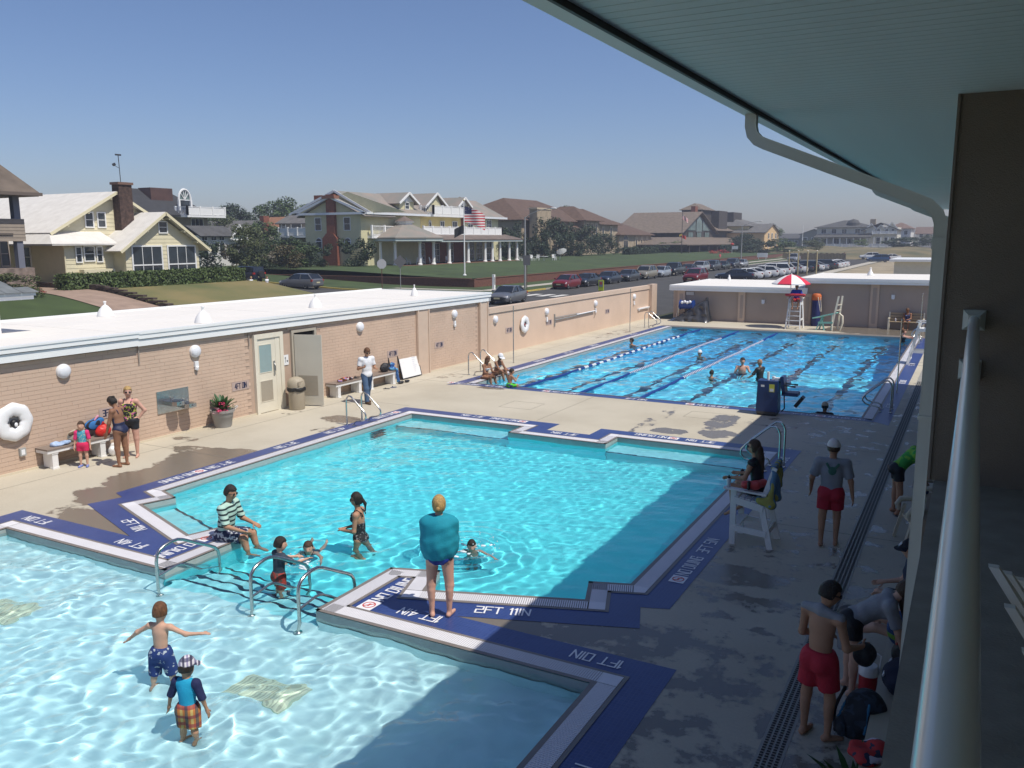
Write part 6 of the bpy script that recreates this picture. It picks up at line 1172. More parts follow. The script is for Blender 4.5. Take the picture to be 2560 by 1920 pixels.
def hair_(p,style,m):
    s,hs=p.s,p.hs; fw=lambda g:(g-p.hc)@p.hf; up=lambda g:(g-p.hc)@p.hu
    a=.010*s*hs; b=.030*s*hs
    back=-.005*s if style in('short','cap') else .0
    clip=[lambda g:np.minimum(fw(g)-a-.012*s*np.clip(up(g)/(.05*s),-.5,1.),b-up(g)),plane(p.hc-p.hu*(.028 if style=='short' else .05)*s*hs,-p.hu)]
    pr=[('ell',p.hc-p.hf*.004*s,p.hr3+.011*s*hs,p.RH)]
    C=lambda a,b,r1,r2:('cap',np.array(a),np.array(b),r1,r2)
    if style=='bun': pr2=[('ell',p.hc-p.hf*.062*s+p.hu*.03*s,np.array([.026,.024,.024])*s,p.RH)]
    elif style=='lowbun': pr2=[('ell',p.hc-p.hf*.066*s-p.hu*.022*s,np.array([.02,.022,.022])*s,p.RH)]
    elif style=='pony': q=p.hc-p.hf*.062*s-p.hu*.0*s; pr2=[C(q,q-p.hf*.03*s-p.hu*.05*s,.017*s,.016*s),C(q-p.hf*.03*s-p.hu*.05*s,q-p.hf*.026*s-p.hu*.13*s,.016*s,.007*s)]
    elif style=='long': q=p.hc-p.hf*.045*s-p.hu*.02*s; z=np.array([0,0,-1.]); e=q-p.hf*.02*s+z*.10*s; pr2=[C(q,e,.045*s,.042*s),C(e,e+(-p.tor*.6+z*.4)*.13*s-p.sfront*.012*s,.042*s,.026*s)]
    elif style=='hang': z=np.array([0,0,-1.]); q=p.hc-p.hu*.01*s; pr2=[C(q,q+z*.10*s+p.hf*.02*s,.050*s,.04*s),C(q+z*.10*s,q+z*.22*s+p.hf*.03*s,.04*s,.02*s)]
    else: pr2=[]
    v,f=sdf_mesh(pr,min(p.res,.012),.02,0,clip,.0035 if p.s>.9 else .002); q=MB(); q.add([tuple(x) for x in v],[tuple(c) for c in f])
    if pr2: v,f=sdf_mesh(pr2,min(p.res,.012),.03,0,(),.002); q.add([tuple(x) for x in v],[tuple(c) for c in f])
    q.build('hair',m,p.t,smooth=True,recv=p.wet)
# --- clothing makers; each returns a function that dresses a person
def shorts(m,frac=.55,loose=.022,waist=.05,name='shorts'):
    def w(p):
        pr=[p.B['pelvis'],p.B['but0'],p.B['but1'],p.B['abdomen']]
        for a,k,an,f in p.legs: e=a+(k-a)*frac; pr.append(('cut',a,e,.052*p.s,.046*p.s))
        v,f=sdf_mesh(pr,p.res,.03,loose,[plane(p.pel+p.tor*waist*p.s,p.tor)],.003); addm(p,name,v,f,m)
    return w
def trousers(m,loose=.014):
    def w(p):
        pr=[p.B['pelvis'],p.B['but0'],p.B['but1'],p.B['abdomen']]
        for a,k,an,f in p.legs: pr+=[('cap',a,k,.052*p.s,.040*p.s),('cut',k,k+(an-k)*.97,.040*p.s,.034*p.s)]
        v,f=sdf_mesh(pr,p.res,.03,loose,[plane(p.pel+p.tor*.05*p.s,p.tor)],.004); addm(p,'trousers',v,f,m)
    return w
def shirt(m,sleeve=.6,hem=-.06,loose=.016,sl_m=None,flare=0,name='shirt'):
    def w(p):
        pr=[p.B['chest'],p.B['abdomen'],p.B['pelvis'],p.B['shoulders']]+[p.B[k] for k in('br0','br1') if k in p.B]
        cl=[plane(p.pel+p.tor*hem*p.s,-p.tor),plane(p.nk+p.tor*.012*p.s,p.tor)]
        ps=[]
        for a,e,wr,hd in p.arms: ps.append(('cut',a,a+(e-a)*sleeve,.030*p.s,.029*p.s) if sleeve<=1 else ('cap',a,e,.033*p.s,.03*p.s))
        if sl_m is None: v,f=sdf_mesh(pr+ps,p.res,.035,loose,cl,.004); addm(p,name,v,f,m)
        else:
            v,f=sdf_mesh(pr,p.res,.03,loose,cl,.002); addm(p,name,v,f,m); 
            for sg,q_ in((-1,ps[0]),(1,ps[1])): v,f=sdf_mesh([q_,p.B['shoulders']],p.res,.03,loose*1.15,[lambda g,sg=sg:.075*p.s-sg*((g-p.ch)@p.sside)],.002); addm(p,'sleeve',v,f,sl_m)
    return w
def swimsuit(m,top=.80,bottom=-.075,straps=True,loose=.009,name='swimsuit',back=None):
    def w(p):
        pr=[p.B['chest'],p.B['abdomen'],p.B['pelvis'],p.B['but0'],p.B['but1']]+[p.B[k] for k in('br0','br1') if k in p.B]
        o=p.pel+p.tor*p.T*top; cl=[plane(o,p.tor-.0*p.sfront) if back is None else (lambda g:np.maximum((g-o)@p.tor,np.minimum((g-(p.pel+p.tor*p.T*back))@p.tor,-(g-p.ch)@p.sfront)))]
        lo=p.pel+p.tor*bottom*p.s; cl.append(lambda g:-((g-lo)@p.tor)+.0); cl.append(lambda g:-(((g-lo)@p.tor)-.75*np.maximum(np.abs((g-lo)@p.side)-.02*p.s,0)))
        v,f=sdf_mesh(pr,p.res,.03,loose,cl); q=MB(); q.add([tuple(x) for x in v],[tuple(c) for c in f])
        if straps:
            for x in(-1,1):
                a=p.pel+p.tor*p.T*(top-.03)+p.sside*x*.05*p.s+p.sfront*.07*p.s; b=p.nk-p.tor*.0*p.s+p.sside*x*.055*p.s; c=p.pel+p.tor*p.T*(top-.06)+p.sside*x*.05*p.s-p.sfront*.06*p.s; q.tube([a,(a+b)/2+p.sfront*.02*p.s,b+p.tor*.006*p.s,(b+c)/2-p.sfront*.022*p.s,c],.007*p.s,6)
        q.build(name,m,p.t,smooth=True,recv=p.wet)
    return w
def band(m,lo,hi,name,loose=.009): pass
def cloth_band(m,z0,z1,name,loose=.010,prims=('chest','abdomen','pelvis','but0','but1','br0','br1')):
    def w(p):
        pr=[p.B[k] for k in prims if k in p.B]; a=p.pel+p.tor*z0*p.s; b=p.pel+p.tor*z1*p.s
        cl=[plane(b,p.tor),plane(a,-p.tor)]
        if z0<0: cl.append(lambda g:-(((g-a)@p.tor)-.8*np.maximum(np.abs((g-a)@p.side)-.02*p.s,0)))
        v,f=sdf_mesh(pr,p.res,.03,loose,cl); addm(p,name,v,f,m)
    return w
def cap_hat(m,brim=True,back=False,logo=None,name='cap'):
    def w(p):
        s,hs=p.s,p.hs; pr=[('ell',p.hc+p.hu*.004*s,p.hr3*1.0+.016*s*hs,p.RH)]; v,f=sdf_mesh(pr,min(p.res,.012),.02,0,[plane(p.hc+p.hu*.014*s*hs-p.hf*.0,-(p.hu))]); q=MB(); q.add([tuple(x) for x in v],[tuple(c) for c in f])
        if brim:
            d=-p.hf if back else p.hf; o=p.hc+p.hu*.020*s*hs; n=8; top=[]
            for i in range(n+1): a=-1.15+2.3*i/n; r1=.052*s*hs; r2=r1+.055*s*hs*math.cos(a*.9); top+=[o+(d*math.cos(a)*1.1+p.hr*math.sin(a)*.92)*r1,o+(d*math.cos(a)*1.1+p.hr*math.sin(a)*.92)*r2-p.hu*.014*s]
            vs=top+[x-p.hu*.006*s for x in top]; k=2*(n+1); F=[]
            for i in range(n): F+=[(2*i,2*i+1,2*i+3,2*i+2),(k+2*i+2,k+2*i+3,k+2*i+1,k+2*i),(2*i+1,k+2*i+1,k+2*i+3,2*i+3)]
            q.add([tuple(x) for x in vs],F)
        o=q.build(name,m,p.t,smooth=50)
        if logo:
            q=MB(); c=p.hc+p.hf*.073*s*hs+p.hu*.035*s*hs; q2=nrm(p.hf*.75+p.hu*.6); strokes(q,logo,c-p.hu*.012*s+p.hf*.01*s,-p.hr,np.cross(q2,-p.hr),.035*s,.2); q.build('cap_logo',LET,o)
    return w
def glasses(m=BLACK):
    def w(p):
        s,hs=p.s,p.hs; q=MB()
        for x in(-1,1): q.ell(p.hc+p.hr*x*.019*s*hs+p.hf*.054*s*hs+p.hu*.001*s,(.0165*s*hs,.005*s*hs,.0125*s*hs),8,5,Matrix([list(r) for r in p.RH])); q.tube([p.hc+p.hr*x*.036*s*hs+p.hf*.05*s*hs+p.hu*.004*s,p.hc+p.hr*x*.048*s*hs+p.hf*.01*s*hs+p.hu*.002*s],.003*s,5)
        q.build('sunglasses',m,p.t,smooth=True)
    return w
def shoes(m,name='shoe'):
    def w(p):
        for a,k,an,f in p.legs:
            z=np.array([0,0,-1.]); v,fc=sdf_mesh([('cap',an-f*.024*p.s+z*.012*p.s,an+f*.10*p.s+z*.018*p.s,.028*p.s,.021*p.s)],p.res,.02,.004,[plane(an+z*.039*p.s,z)]); addm(p,name,v,fc,m)
    return w
def sandals(m):
    def w(p):
        for a,k,an,f in p.legs: q=MB(); c=an+f*.038*p.s; q.obox((c[0],c[1],an[2]-.044*p.s),(.055*p.s,.15*p.s,.012),math.atan2(-f[0],f[1])); q.build('flip_flop',m,p.t)
    return w
# fabrics
def plaid(name,a,b,c,sc=14):
    def fn(nt,v):
        s=sep(nt,v); k=lambda o,f,t:math_(nt,'GREATER_THAN',math_(nt,'FRACT',math_(nt,'MULTIPLY',o,f)),t); u=math_(nt,'ADD',s[0],math_(nt,'MULTIPLY',s[1],.6)); return mixc(nt,math_(nt,'MULTIPLY',k(u,sc*.5,.7),.8),mixc(nt,math_(nt,'MULTIPLY',k(s[2],sc*.6,.6),.8),mixc(nt,k(u,sc,.5),a,b),c),(.03,.03,.06))
    return pattern(name,fn)
def blotch(name,a,b,sc=18,th=.55,c=None):
    def fn(nt,v):
        q=mixc(nt,math_(nt,'GREATER_THAN',noise_(nt,v,sc,2),th),a,b)
        return q if c is None else mixc(nt,math_(nt,'GREATER_THAN',noise_(nt,v,sc*.7,1),th+.08),q,c)
    return pattern(name,fn)
def stripes_(name,a,b,sc,t=.6,axis=2):
    def fn(nt,v): s=sep(nt,v); return mixc(nt,math_(nt,'GREATER_THAN',math_(nt,'FRACT',math_(nt,'MULTIPLY',s[axis],sc)),t),a,b)
    return pattern(name,fn)
def cl(name,c,r=.85): return mat(name,c,r,vary=.06,vs=6,bump=.3,bs=60)
RED_S=cl('red_guard_shorts',(.45,.02,.04)); BLK=cl('black_swim_fabric',(.012,.013,.018),.6); NAVY=cl('navy_swim_fabric',(.012,.018,.06),.6); GREYT=cl('grey_cotton',(.27,.28,.31)); WHT=cl('white_cotton',(.72,.73,.76)); JEAN=cl('blue_denim',(.06,.11,.20)); BROWNSH=cl('brown_leather',(.10,.055,.03),.6)
# ================================================================ things on and around the pool deck
PLW=mat('white_plastic',(.78,.79,.80),.4); WOODW=mat('white_painted_wood',(.74,.74,.73),.55,vary=.03); OPAL=mat('opal_lamp_glass',(.74,.75,.79),.25)
def wall_thing(name,label,cat,y,z,group=None): return thing(name,label,cat,(XW,y,z),0,group)
RX=Matrix.Rotation(rad(90),4,'Y')
def lamp(label,y,z,small,r=.175):
    t=wall_thing('wall_lamp',label,'wall lamp',y,z,'round wall lamps'); q=MB(); q.lathe([(r,0),(r,.05),(r*.96,.07)],24,(0,0,0),RX); q.build('lamp_base',PLW,t,smooth=40); q=MB(); q.lathe([(r*.93,.06),(r*.9,.09),(r*.6,.125),(.001,.135)],24,(0,0,0),RX); q.build('diffuser',OPAL,t,smooth=50)
    if small:
        t=wall_thing('spot_lamp','small white spot lamp under '+small,'spot lamp',y,z-.42,'small spot lamps'); q=MB(); q.box(0,.07,-.06,.06,-.02,.14); q.build('housing',PLW,t); q=MB(); q.lathe([(.06,-.06),(.055,.0),(.04,.03)],12,(.06,0,-.03),Matrix.Rotation(rad(25),4,'Y')); q.build('spot_head',PLW,t,smooth=40); q=MB(); q.lathe([(.045,-.075),(.045,-.058)],12,(.06,0,-.03),Matrix.Rotation(rad(25),4,'Y')); q.build('lens',DARKMETAL,t)
for a in[('round white wall lamp above the life ring, leftmost on the brick wall',12.28,2.17,None),('round white wall lamp above the drinking fountain',16.16,2.19,'the lamp above the drinking fountain'),('round white wall lamp above the walking man',23.34,2.2,None),('round white wall lamp between the two beige pilasters',29.48,2.17,'the lamp between the pilasters'),('round white wall lamp nearest the brick building on the stucco wall',32.89,1.66,None),('round white wall lamp just right of the far life ring',38.08,1.62,'the lamp right of the far life ring'),('round white wall lamp above the end of the wall bracket',44.31,1.61,'the lamp above the wall bracket'),('round white wall lamp near the far end of the stucco wall',50.51,1.62,'the lamp near the far end of the stucco wall')]: lamp(*a)
for x,z,lab in((-11.45,1.35,'small white lamp on the low taupe wall'),(-4.1,1.86,'small white lamp on the high taupe wall')):
    t=thing('bulkhead_lamp',lab,'wall lamp',(x,53.55 if x>-9 else 53.6,z),0,'lamps on the taupe wall'); q=MB(); q.box(-.09,.09,-.1,0,-.12,.1); q.build('housing',PLW,t); q=MB(); q.box(-.07,.07,-.12,-.1,-.16,-.04); q.build('shade',OPAL,t)
def ring(label,y,z,R,core):
    t=wall_thing('life_ring',label,'life ring',y,z,'life rings'); q=MB(); n=28; m=10; r0=R*.68; rr=R*.36; vs=[]
    for i in range(n):
        a=2*PI*i/n; k=1+.05*math.cos(8*a)
        for j in range(m): b=2*PI*j/m; vs.append((.09+rr*.45*math.sin(b),(r0*k+rr*math.cos(b))*math.cos(a),(r0*k+rr*math.cos(b))*math.sin(a)))
    q.add(vs,[(i*m+j,i*m+(j+1)%m,((i+1)%n)*m+(j+1)%m,((i+1)%n)*m+j) for i in range(n) for j in range(m)]); q.build('cushion',PLW,t,smooth=True)
    q=MB(); q.lathe([(R*.36,.0),(R*.36,.03)],20,(0,0,0),RX); q.build('hanger',mat('hanger_grey',(.45,.42,.40),.7),t); q=MB(); q.ell((.06,0.02,-.03),(.06,R*.22,R*.2)); q.build('rope_coil',core,t,smooth=True); q=MB(); q.ell((.13,.02,-.06),(.02,.04,.05)); q.build('rope_tie',PLW,t,smooth=True)
ring('large white life ring at the left edge of the brick wall',10.96,1.2,.42,BLACK); ring('white life ring with red core on the stucco wall',35.62,1.2,.40,mat('dark_red_core',(.20,.03,.03),.6))
t=wall_thing('outlet_box','small grey outlet box low on the brick wall under the life ring','outlet',11.11,.47); q=MB(); q.box(0,.07,-.07,.07,-.09,.09); q.build('box',mat('outlet_grey',(.35,.36,.35),.5),t); q=MB(); q.box(.07,.075,-.04,.04,-.06,.06); q.build('cover',PLW,t)
PLT=mat('pale_depth_plate',(.44,.34,.30),.6); NAVYL=mat('navy_lettering',(.015,.02,.06),.6)
for tx,y,z,lab in(('3FT 5IN',13.45,.97,'depth plate reading 3FT 5IN, partly behind the two women'),('4FT 0IN',17.75,.98,'depth plate reading 4FT 0IN beside the planter'),('4FT 0IN',25.22,1.04,'depth plate reading 4FT 0IN above the bench with the black bag'),('4FT 0IN',28.35,1.02,'depth plate reading 4FT 0IN between the pilasters'),('4FT 0IN',34.2,1.06,'depth plate reading 4FT 0IN near the first flag pole'),('5FT 0IN',38.4,1.06,'depth plate reading 5FT 0IN under the lamp on the stucco wall'),('5FT 0IN',46.15,1.03,'depth plate reading 5FT 0IN beyond the wall bracket')):
    t=wall_thing('depth_plate',lab,'sign',y,z,'depth plates on the wall'); q=MB(); q.box(0,.012,-.33,.33,-.13,.13); q.build('plate',PLT,t); q=MB(); strokes(q,tx,(.0135,0,-.075),(0,1,0),(0,0,1),.15,.17,.22,True,.62); q.build('lettering',NAVYL,t)
t=wall_thing('door_sign','small white notice between the two doors','sign',19.68,1.5); q=MB(); q.box(0,.01,-.1,.1,-.16,.16); q.build('plate',PLW,t); q=MB(); q.box(.0105,.012,-.045,-.03,-.08,.06); q.sheet([(.0112,-.075,.05),(.0112,0,.05),(.0112,-.0375,.1)]); q.lathe([(.03,.0105),(.03,.012)],10,(0,.045,-.04),RX); q.build('print',BLACK,t)
t=thing('exit_box','small grey notice box high on the taupe wall by the corner','sign',(-16.1,53.6,1.72)); q=MB(); q.box(-.25,.25,-.06,0,-.1,.1); q.build('box',mat('grey_box',(.55,.53,.5),.6),t)
# wall brackets
t=wall_thing('wall_bracket','grey metal bracket bar with white tube on the stucco wall','bracket',39.0,1.1); q=MB(); q.box(0,.06,-.04,.04,-.32,.32); q.build('plate',GALV,t); q=MB(); q.tube([(.06,0,.02),(.06,4.9,.06)],.035,8); q.tube([(.06,0,.14),(.06,3,.14)],.025,8); q.build('bar',GALV,t); q=MB(); q.tube([(.1,2.6,.1),(.1,5.1,.12)],.03,8); q.build('white_tube',PLW,t); q=MB(); q.tube([(.03,5.2,.2),(.04,5.3,-.1),(.03,5.1,-.3)],.01,5); q.build('cable',BLACK,t)
t=thing('wall_shelf','narrow pale bar shelf on the far end of the stucco wall','shelf',(XW,50.2,.8)); q=MB(); q.box(0,.12,1.0,3.0,-.05,.03); q.build('bar',PLW,t); q=MB(); q.box(0,.09,1.1,1.2,-.14,-.05); q.box(0,.09,2.8,2.9,-.14,-.05); q.build('support',PLW,t)
# drinking fountain
t=wall_thing('drinking_fountain','stainless steel double drinking fountain on the brick wall','fountain',15.33,.95); q=MB(); q.box(0,.02,-.52,.52,-.30,.30); q.build('back_plate',STEEL,t)
for y,z in((-.10,.02),(.30,-.10)):
    q=MB(); q.prism([(0,-.17),(.32,-.19),(.42,-.12),(.44,0),(.42,.12),(.32,.19),(0,.17)],-.11,.0); q.add([],[]); q.v=[(a,b+y,c+z) for a,b,c in q.v]; b=q.build('basin',STEEL,t,smooth=30)
    q=MB(); q.lathe([(.13,.002),(.05,-.0)],14,(.26,y,z+.002)); q.build('bowl',mat('steel_shadow',(.25,.25,.25),.3,metal=.9),b); q=MB(); q.tube([(.06,y+.05,z),(.07,y+.05,z+.07),(.12,y+.05,z+.09)],.012,8); q.build('spout',STEEL,b); q=MB(); q.lathe([(.03,0),(.028,.02)],10,(.44,y,z-.055),RX); q.build('push_button',STEEL,b)
# planter
t=thing('planter','grey pot with a green canna and pink flowers','planter',(-18.40,16.66,0)); q=MB(); q.lathe([(.22,0),(.235,.05),(.275,.28),(.28,.285),(.295,.42),(.33,.43),(.335,.50),(.30,.50),(.28,.46)],22); q.build('pot',mat('grey_pot',(.30,.295,.28),.6),t,smooth=40); q=MB(); q.lathe([(.29,.45),(.01,.46)],16); q.build('soil',mat('soil',(.03,.02,.015),.95),t)
GL=mat('canna_leaf',(.03,.085,.022),.5,vary=.25,vs=6); q=MB()
for i in range(26):
    a=i*2.4; l=.34+.2*((i*7)%5)/5; tl=.25+.75*((i*3)%7)/7; base=V(.05*math.cos(a),.05*math.sin(a),.46+.02*(i%6)); d=V(math.cos(a)*tl,math.sin(a)*tl,1.05-tl*.55).normalized(); sd=d.cross(V(0,0,1)).normalized(); p=[base+d*(l*k)+V(0,0,-.12*l*k*k) for k in(0,.3,.6,.85,1.0)]; wd=[.012,.055,.06,.035,.002]; vs=[]
    for k in range(5): vs+=[p[k]-sd*wd[k],p[k]+V(0,0,-.015),p[k]+sd*wd[k]]
    q.add(vs,[(3*k+j,3*k+j+1,3*k+4+j,3*k+3+j) for k in range(4) for j in range(2)])
q.build('canna_leaves',GL,t,smooth=True)
for key,m,c,n,sz,sc in(('pink',mat('pink_petals',(.55,.03,.12),.6),(.12,-.20,.58),200,.22,.25),('pale',mat('pale_pink_petals',(.60,.32,.36),.6),(.10,-.34,.50),110,.2,.17),('white',mat('white_petals',(.7,.7,.68),.6),(.16,.24,.54),90,.2,.16),('greens',LB,(.05,0,.48),160,.16,.30)):
    o=link(bpy.data.objects.new(key+'_blossoms' if key!='greens' else 'foliage',leaf_mesh('blossom_'+key,m,n,sz,len(key),'round',8))); o.parent=t; o.location=c; o.scale=(sc,sc,sc*.6)
# trash can
t=thing('trash_can','beige trash can with domed lid and black liner beside the open door','trash can',(-18.30,19.55,0)); q=MB(); q.lathe([(.23,0),(.245,.04),(.25,.62),(.26,.63)],20); TB=mat('beige_can',(.36,.31,.23),.6); q.build('can',TB,t,smooth=40); q=MB(); q.lathe([(.272,.58),(.285,.60),(.29,.68),(.275,.70)],20); v=[(x*(1+.05*math.sin(9*math.atan2(y,x))),y*(1+.05*math.sin(9*math.atan2(y,x))),z+.02*math.sin(5*math.atan2(y,x))) for x,y,z in q.v]; q.v=v; q.build('bin_liner',BLACK,t,smooth=40); q=MB(); q.lathe([(.27,.70),(.275,.80),(.25,.90),(.19,.97),(.10,1.01),(.001,1.02)],20); q.build('domed_lid',TB,t,smooth=50); q=MB(); q.obox((.245,-.06,.83),(.02,.22,.13)); q.build('flap',mat('beige_flap',(.33,.28,.21),.6),t)
# benches along the wall
BTOP=mat('taupe_bench_top',(.22,.175,.145),.6,vary=.05)
def wall_bench(label,y0,y1,legs):
    t=thing('wall_bench',label,'bench',(XW,(y0+y1)/2,0),0,'white benches along the brick wall'); c=(y0+y1)/2; q=MB(); q.box(.01,.47,y0-c,y1-c,.455,.49); q.build('seat',BTOP,t); q=MB(); q.box(.02,.455,y0-c+.01,y1-c-.01,.385,.455); q.build('seat_frame',WOODW,t)
    for y in legs: q=MB(); q.box(.06,.33,y-c-.055,y-c+.055,.02,.385); q.box(.33,.43,y-c-.07,y-c+.07,0,.385); q.box(.32,.445,y-c-.08,y-c+.08,0,.035); q.box(.32,.445,y-c-.08,y-c+.08,.35,.385); q.build('leg',WOODW,t)
wall_bench('white bench with taupe top under the depth plate, left',11.42,13.35,(11.62,12.85)); wall_bench('white bench with shoes and clothes near the open door',21.45,23.0,(21.65,22.75)); wall_bench('white bench carrying the black bag and blue towel',23.1,24.95,(23.4,24.7))
# bags, towels and shoes: soft shapes
def soft(name,label,cat,prims,m,loc,k=.05,noise=.008,res=.016,parts=(),group=None,grow=0):
    t=thing(name,label,cat,loc,0,group); v,f=sdf_mesh(prims,res,k,grow,(),noise); q=MB(); q.add([tuple(x) for x in v],[tuple(c) for c in f]); q.build(name.split('_')[-1]+'_body',m,t,smooth=True)
    for nm,pr,mm in parts: v,f=sdf_mesh(pr,res,.03,0,(),noise*.6); q=MB(); q.add([tuple(x) for x in v],[tuple(c) for c in f]); q.build(nm,mm,t,smooth=True)
    return t
A_=np.array; E3=np.eye(3)
def el(x,y,z,a,b,c): return ('ell',A_([x,y,z],float),A_([a,b,c],float),E3)
def cp(a,b,r1,r2=None): return ('cap',A_(a,float),A_(b,float),r1,r2 or r1)
zb=.49
LBT=blotch('pale_blue_towel',(.30,.42,.62),(.40,.50,.68),14)
soft('crumpled_towel','crumpled pale blue towel on the left end of the bench','towel',[el(0,0,.03,.12,.22,.035),el(.03,.1,.05,.08,.1,.05),el(-.02,-.12,.05,.09,.1,.05)],LBT,(-18.52,11.88,zb),noise=.014)
soft('tote_bag','beige and brown tote bag on the bench beside the girl','bag',[el(0,0,.13,.11,.19,.15)],cl('beige_canvas',(.40,.36,.28)),(-18.58,12.30,zb),parts=[('brown_flap',[cp((.06,-.16,.2),(.08,.12,.28),.04),cp((.08,.0,.26),(.1,.12,.12),.035)],cl('brown_bag',(.10,.06,.035)))])
soft('shoulder_bag','bright red bag on the bench','bag',[el(0,0,.12,.13,.20,.14),el(0,0,.2,.07,.12,.09)],cl('red_vinyl',(.55,.02,.015),.4),(-18.48,12.98,zb),parts=[('bag_handle',[cp((0,-.1,.24),(.02,0,.34),.014),cp((.02,0,.34),(0,.1,.24),.014)],cl('red_handle',(.5,.02,.015),.4))])
soft('striped_towel','blue and black striped beach bag behind the red bag','towel',[el(0,0,.12,.09,.25,.14),el(.02,.1,.2,.07,.16,.08)],stripes_('blue_striped_cloth',(.03,.16,.42),(.012,.015,.03),17,.55,0),(-18.64,12.86,zb+.17),parts=[('pink_cuff',[cp((.06,-.02,.24),(.08,.06,.33),.025)],cl('pink_cloth',(.65,.30,.42)))])
soft('shopping_bag','white plastic shopping bag on the deck by the bench leg','bag',[el(0,0,.14,.09,.12,.14),el(0,0,.26,.04,.06,.06)],mat('thin_white_plastic',(.68,.66,.64),.35,vary=.12,vs=12),(-18.25,13.05,0),noise=.014)
soft('folded_clothes','orange and dark clothes heaped on the bench','clothes',[el(0,0,.04,.1,.16,.05),el(0,.16,.06,.1,.12,.07)],blotch('orange_dark_clothes',(.02,.02,.03),(.55,.16,.03),12,.52,(.25,.2,.4)),(-18.52,21.92,zb),noise=.012)
soft('folded_clothes','pile of dark and coral clothes in the middle of the bench','clothes',[el(0,0,.06,.1,.14,.07),el(.04,.13,.04,.09,.1,.05)],blotch('coral_dark_clothes',(.03,.02,.025),(.5,.12,.1),12,.5,(.6,.6,.6)),(-18.54,22.28,zb),noise=.012)
for lab,x,y,z,m in(('black shoe lying on the bench top',-18.5,22.72,zb,BLACK),('black sandal next to the black shoe on the bench',-18.6,22.82,zb,BLACK),('grey flip flop on the deck under the bench',-18.0,23.75,.0,DARKMETAL),('blue flip flop on the deck beside the grey one',-17.95,24.1,.0,cl('blue_rubber',(.03,.06,.16)))):
    t=thing('shoe',lab,'shoe',(x,y,z),random.uniform(0,3),'shoes near the bench'); q=MB(); q.lathe([(.05,0),(.055,.008),(.05,.018)],14,(0,0,.002)); q.v=[(a,b*2.3,c) for a,b,c in q.v]; q.build('sole',m,t); q=MB(); q.tube([(-.045,.02,.015),(-.02,.045,.045),(.02,.045,.045),(.045,.02,.015)],.012,6); q.build('strap',m,t)
soft('shopping_bag','crumpled turquoise bag on the bench behind the walking man','bag',[el(0,0,.06,.1,.1,.07)],cl('turquoise_bag',(.04,.42,.38)),(-18.55,23.25,zb),noise=.012)
soft('backpack','black bag slumped on the right bench','bag',[el(0,0,.14,.13,.22,.16),el(0,.05,.22,.10,.14,.11)],BLK,(-18.52,24.35,zb),noise=.012)
soft('beach_towel','blue towel hanging over the right end of the bench','towel',[el(0,0,.06,.14,.14,.07),cp((.2,.02,.05),(.22,.05,-.4),.045,.06),el(-.02,.04,.2,.07,.12,.09)],blotch('blue_towel_print',(.03,.10,.30),(.12,.36,.55),9,.56),(-18.50,24.78,zb),noise=.012)
soft('straw_basket','brown straw bag under the bench','bag',[el(0,0,.15,.11,.13,.17)],mat('straw',(.28,.17,.08),.9,vary=.25,vs=40,stretch=(1,1,5)),(-18.42,23.05,0),noise=.003,parts=[('basket_handle',[cp((0,-.1,.28),(0,-.05,.4),.012),cp((0,-.05,.4),(0,.05,.4),.012),cp((0,.05,.4),(0,.1,.28),.012)],BROWNSH)])
soft('shoe','black shoe on the deck below the hanging towel','shoe',[el(0,0,.05,.08,.16,.05)],BLK,(-18.2,24.9,0),noise=.006); soft('shoe','black shoe on the deck nearest the whiteboard','shoe',[el(0,0,.05,.08,.13,.05)],BLK,(-18.18,25.25,0),noise=.006)
# whiteboard leaning on the wall
t=thing('whiteboard','framed whiteboard easel leaning against the brick wall','whiteboard',(-18.62,26.05,0)); MB_=mat('board_white',(.80,.80,.79),.3); T_=Matrix.Rotation(rad(-14),4,'Y')
q=MB(T_); q.box(.0,.02,-.45,.75,.05,1.0); q.build('board',MB_,t)
for nm,bx in(('frame',[(-.01,.03,-.48,-.45,.02,1.03),(-.01,.03,.75,.78,.02,1.03),(-.01,.03,-1.15,.78,1.0,1.04),(-.01,.03,-.48,.78,.02,.05)]),('easel_leg',[(.03,.06,-.55,-.51,0,1.02),(.03,.06,-1.12,-1.08,.0,1.02),(.02,.05,-1.15,-.5,.30,.34)])):
    for b in bx: q=MB(T_); q.box(*b); q.build(nm,BLACK if nm=='easel_leg' else DARKMETAL,t)
q=MB(T_)
for k in range(9): q.box(.0205,.022,.35,.35+.1+.12*((k*5)%4)/3,.22+.075*k,.235+.075*k)
q.build('handwriting',mat('faint_marker',(.45,.47,.55),.6),t)
# poles for flags
def flag_post(label,x,y,h): t=thing('flag_post',label,'pole',(x,y,0),0,'thin posts at the lap pool'); q=MB(); q.tube([(0,0,0),(0,0,h)],.022,8); q.build('post',STEEL,t); q=MB(); q.lathe([(.05,0),(.05,.015)],12); q.build('base_flange',STEEL,t); q=MB(); q.ell((0,0,h),(.028,.028,.02)); q.build('cap',STEEL,t)
flag_post('thin steel post by the near left part of the lap pool',-17.04,31.4,2.42); flag_post('thin steel post by the far left part of the lap pool',-17.05,45.3,2.44); flag_post('thin steel post at the near right side of the lap pool',-2.06,31.1,2.5); flag_post('thin steel post at the far right side of the lap pool',-2.2,46.0,2.5)
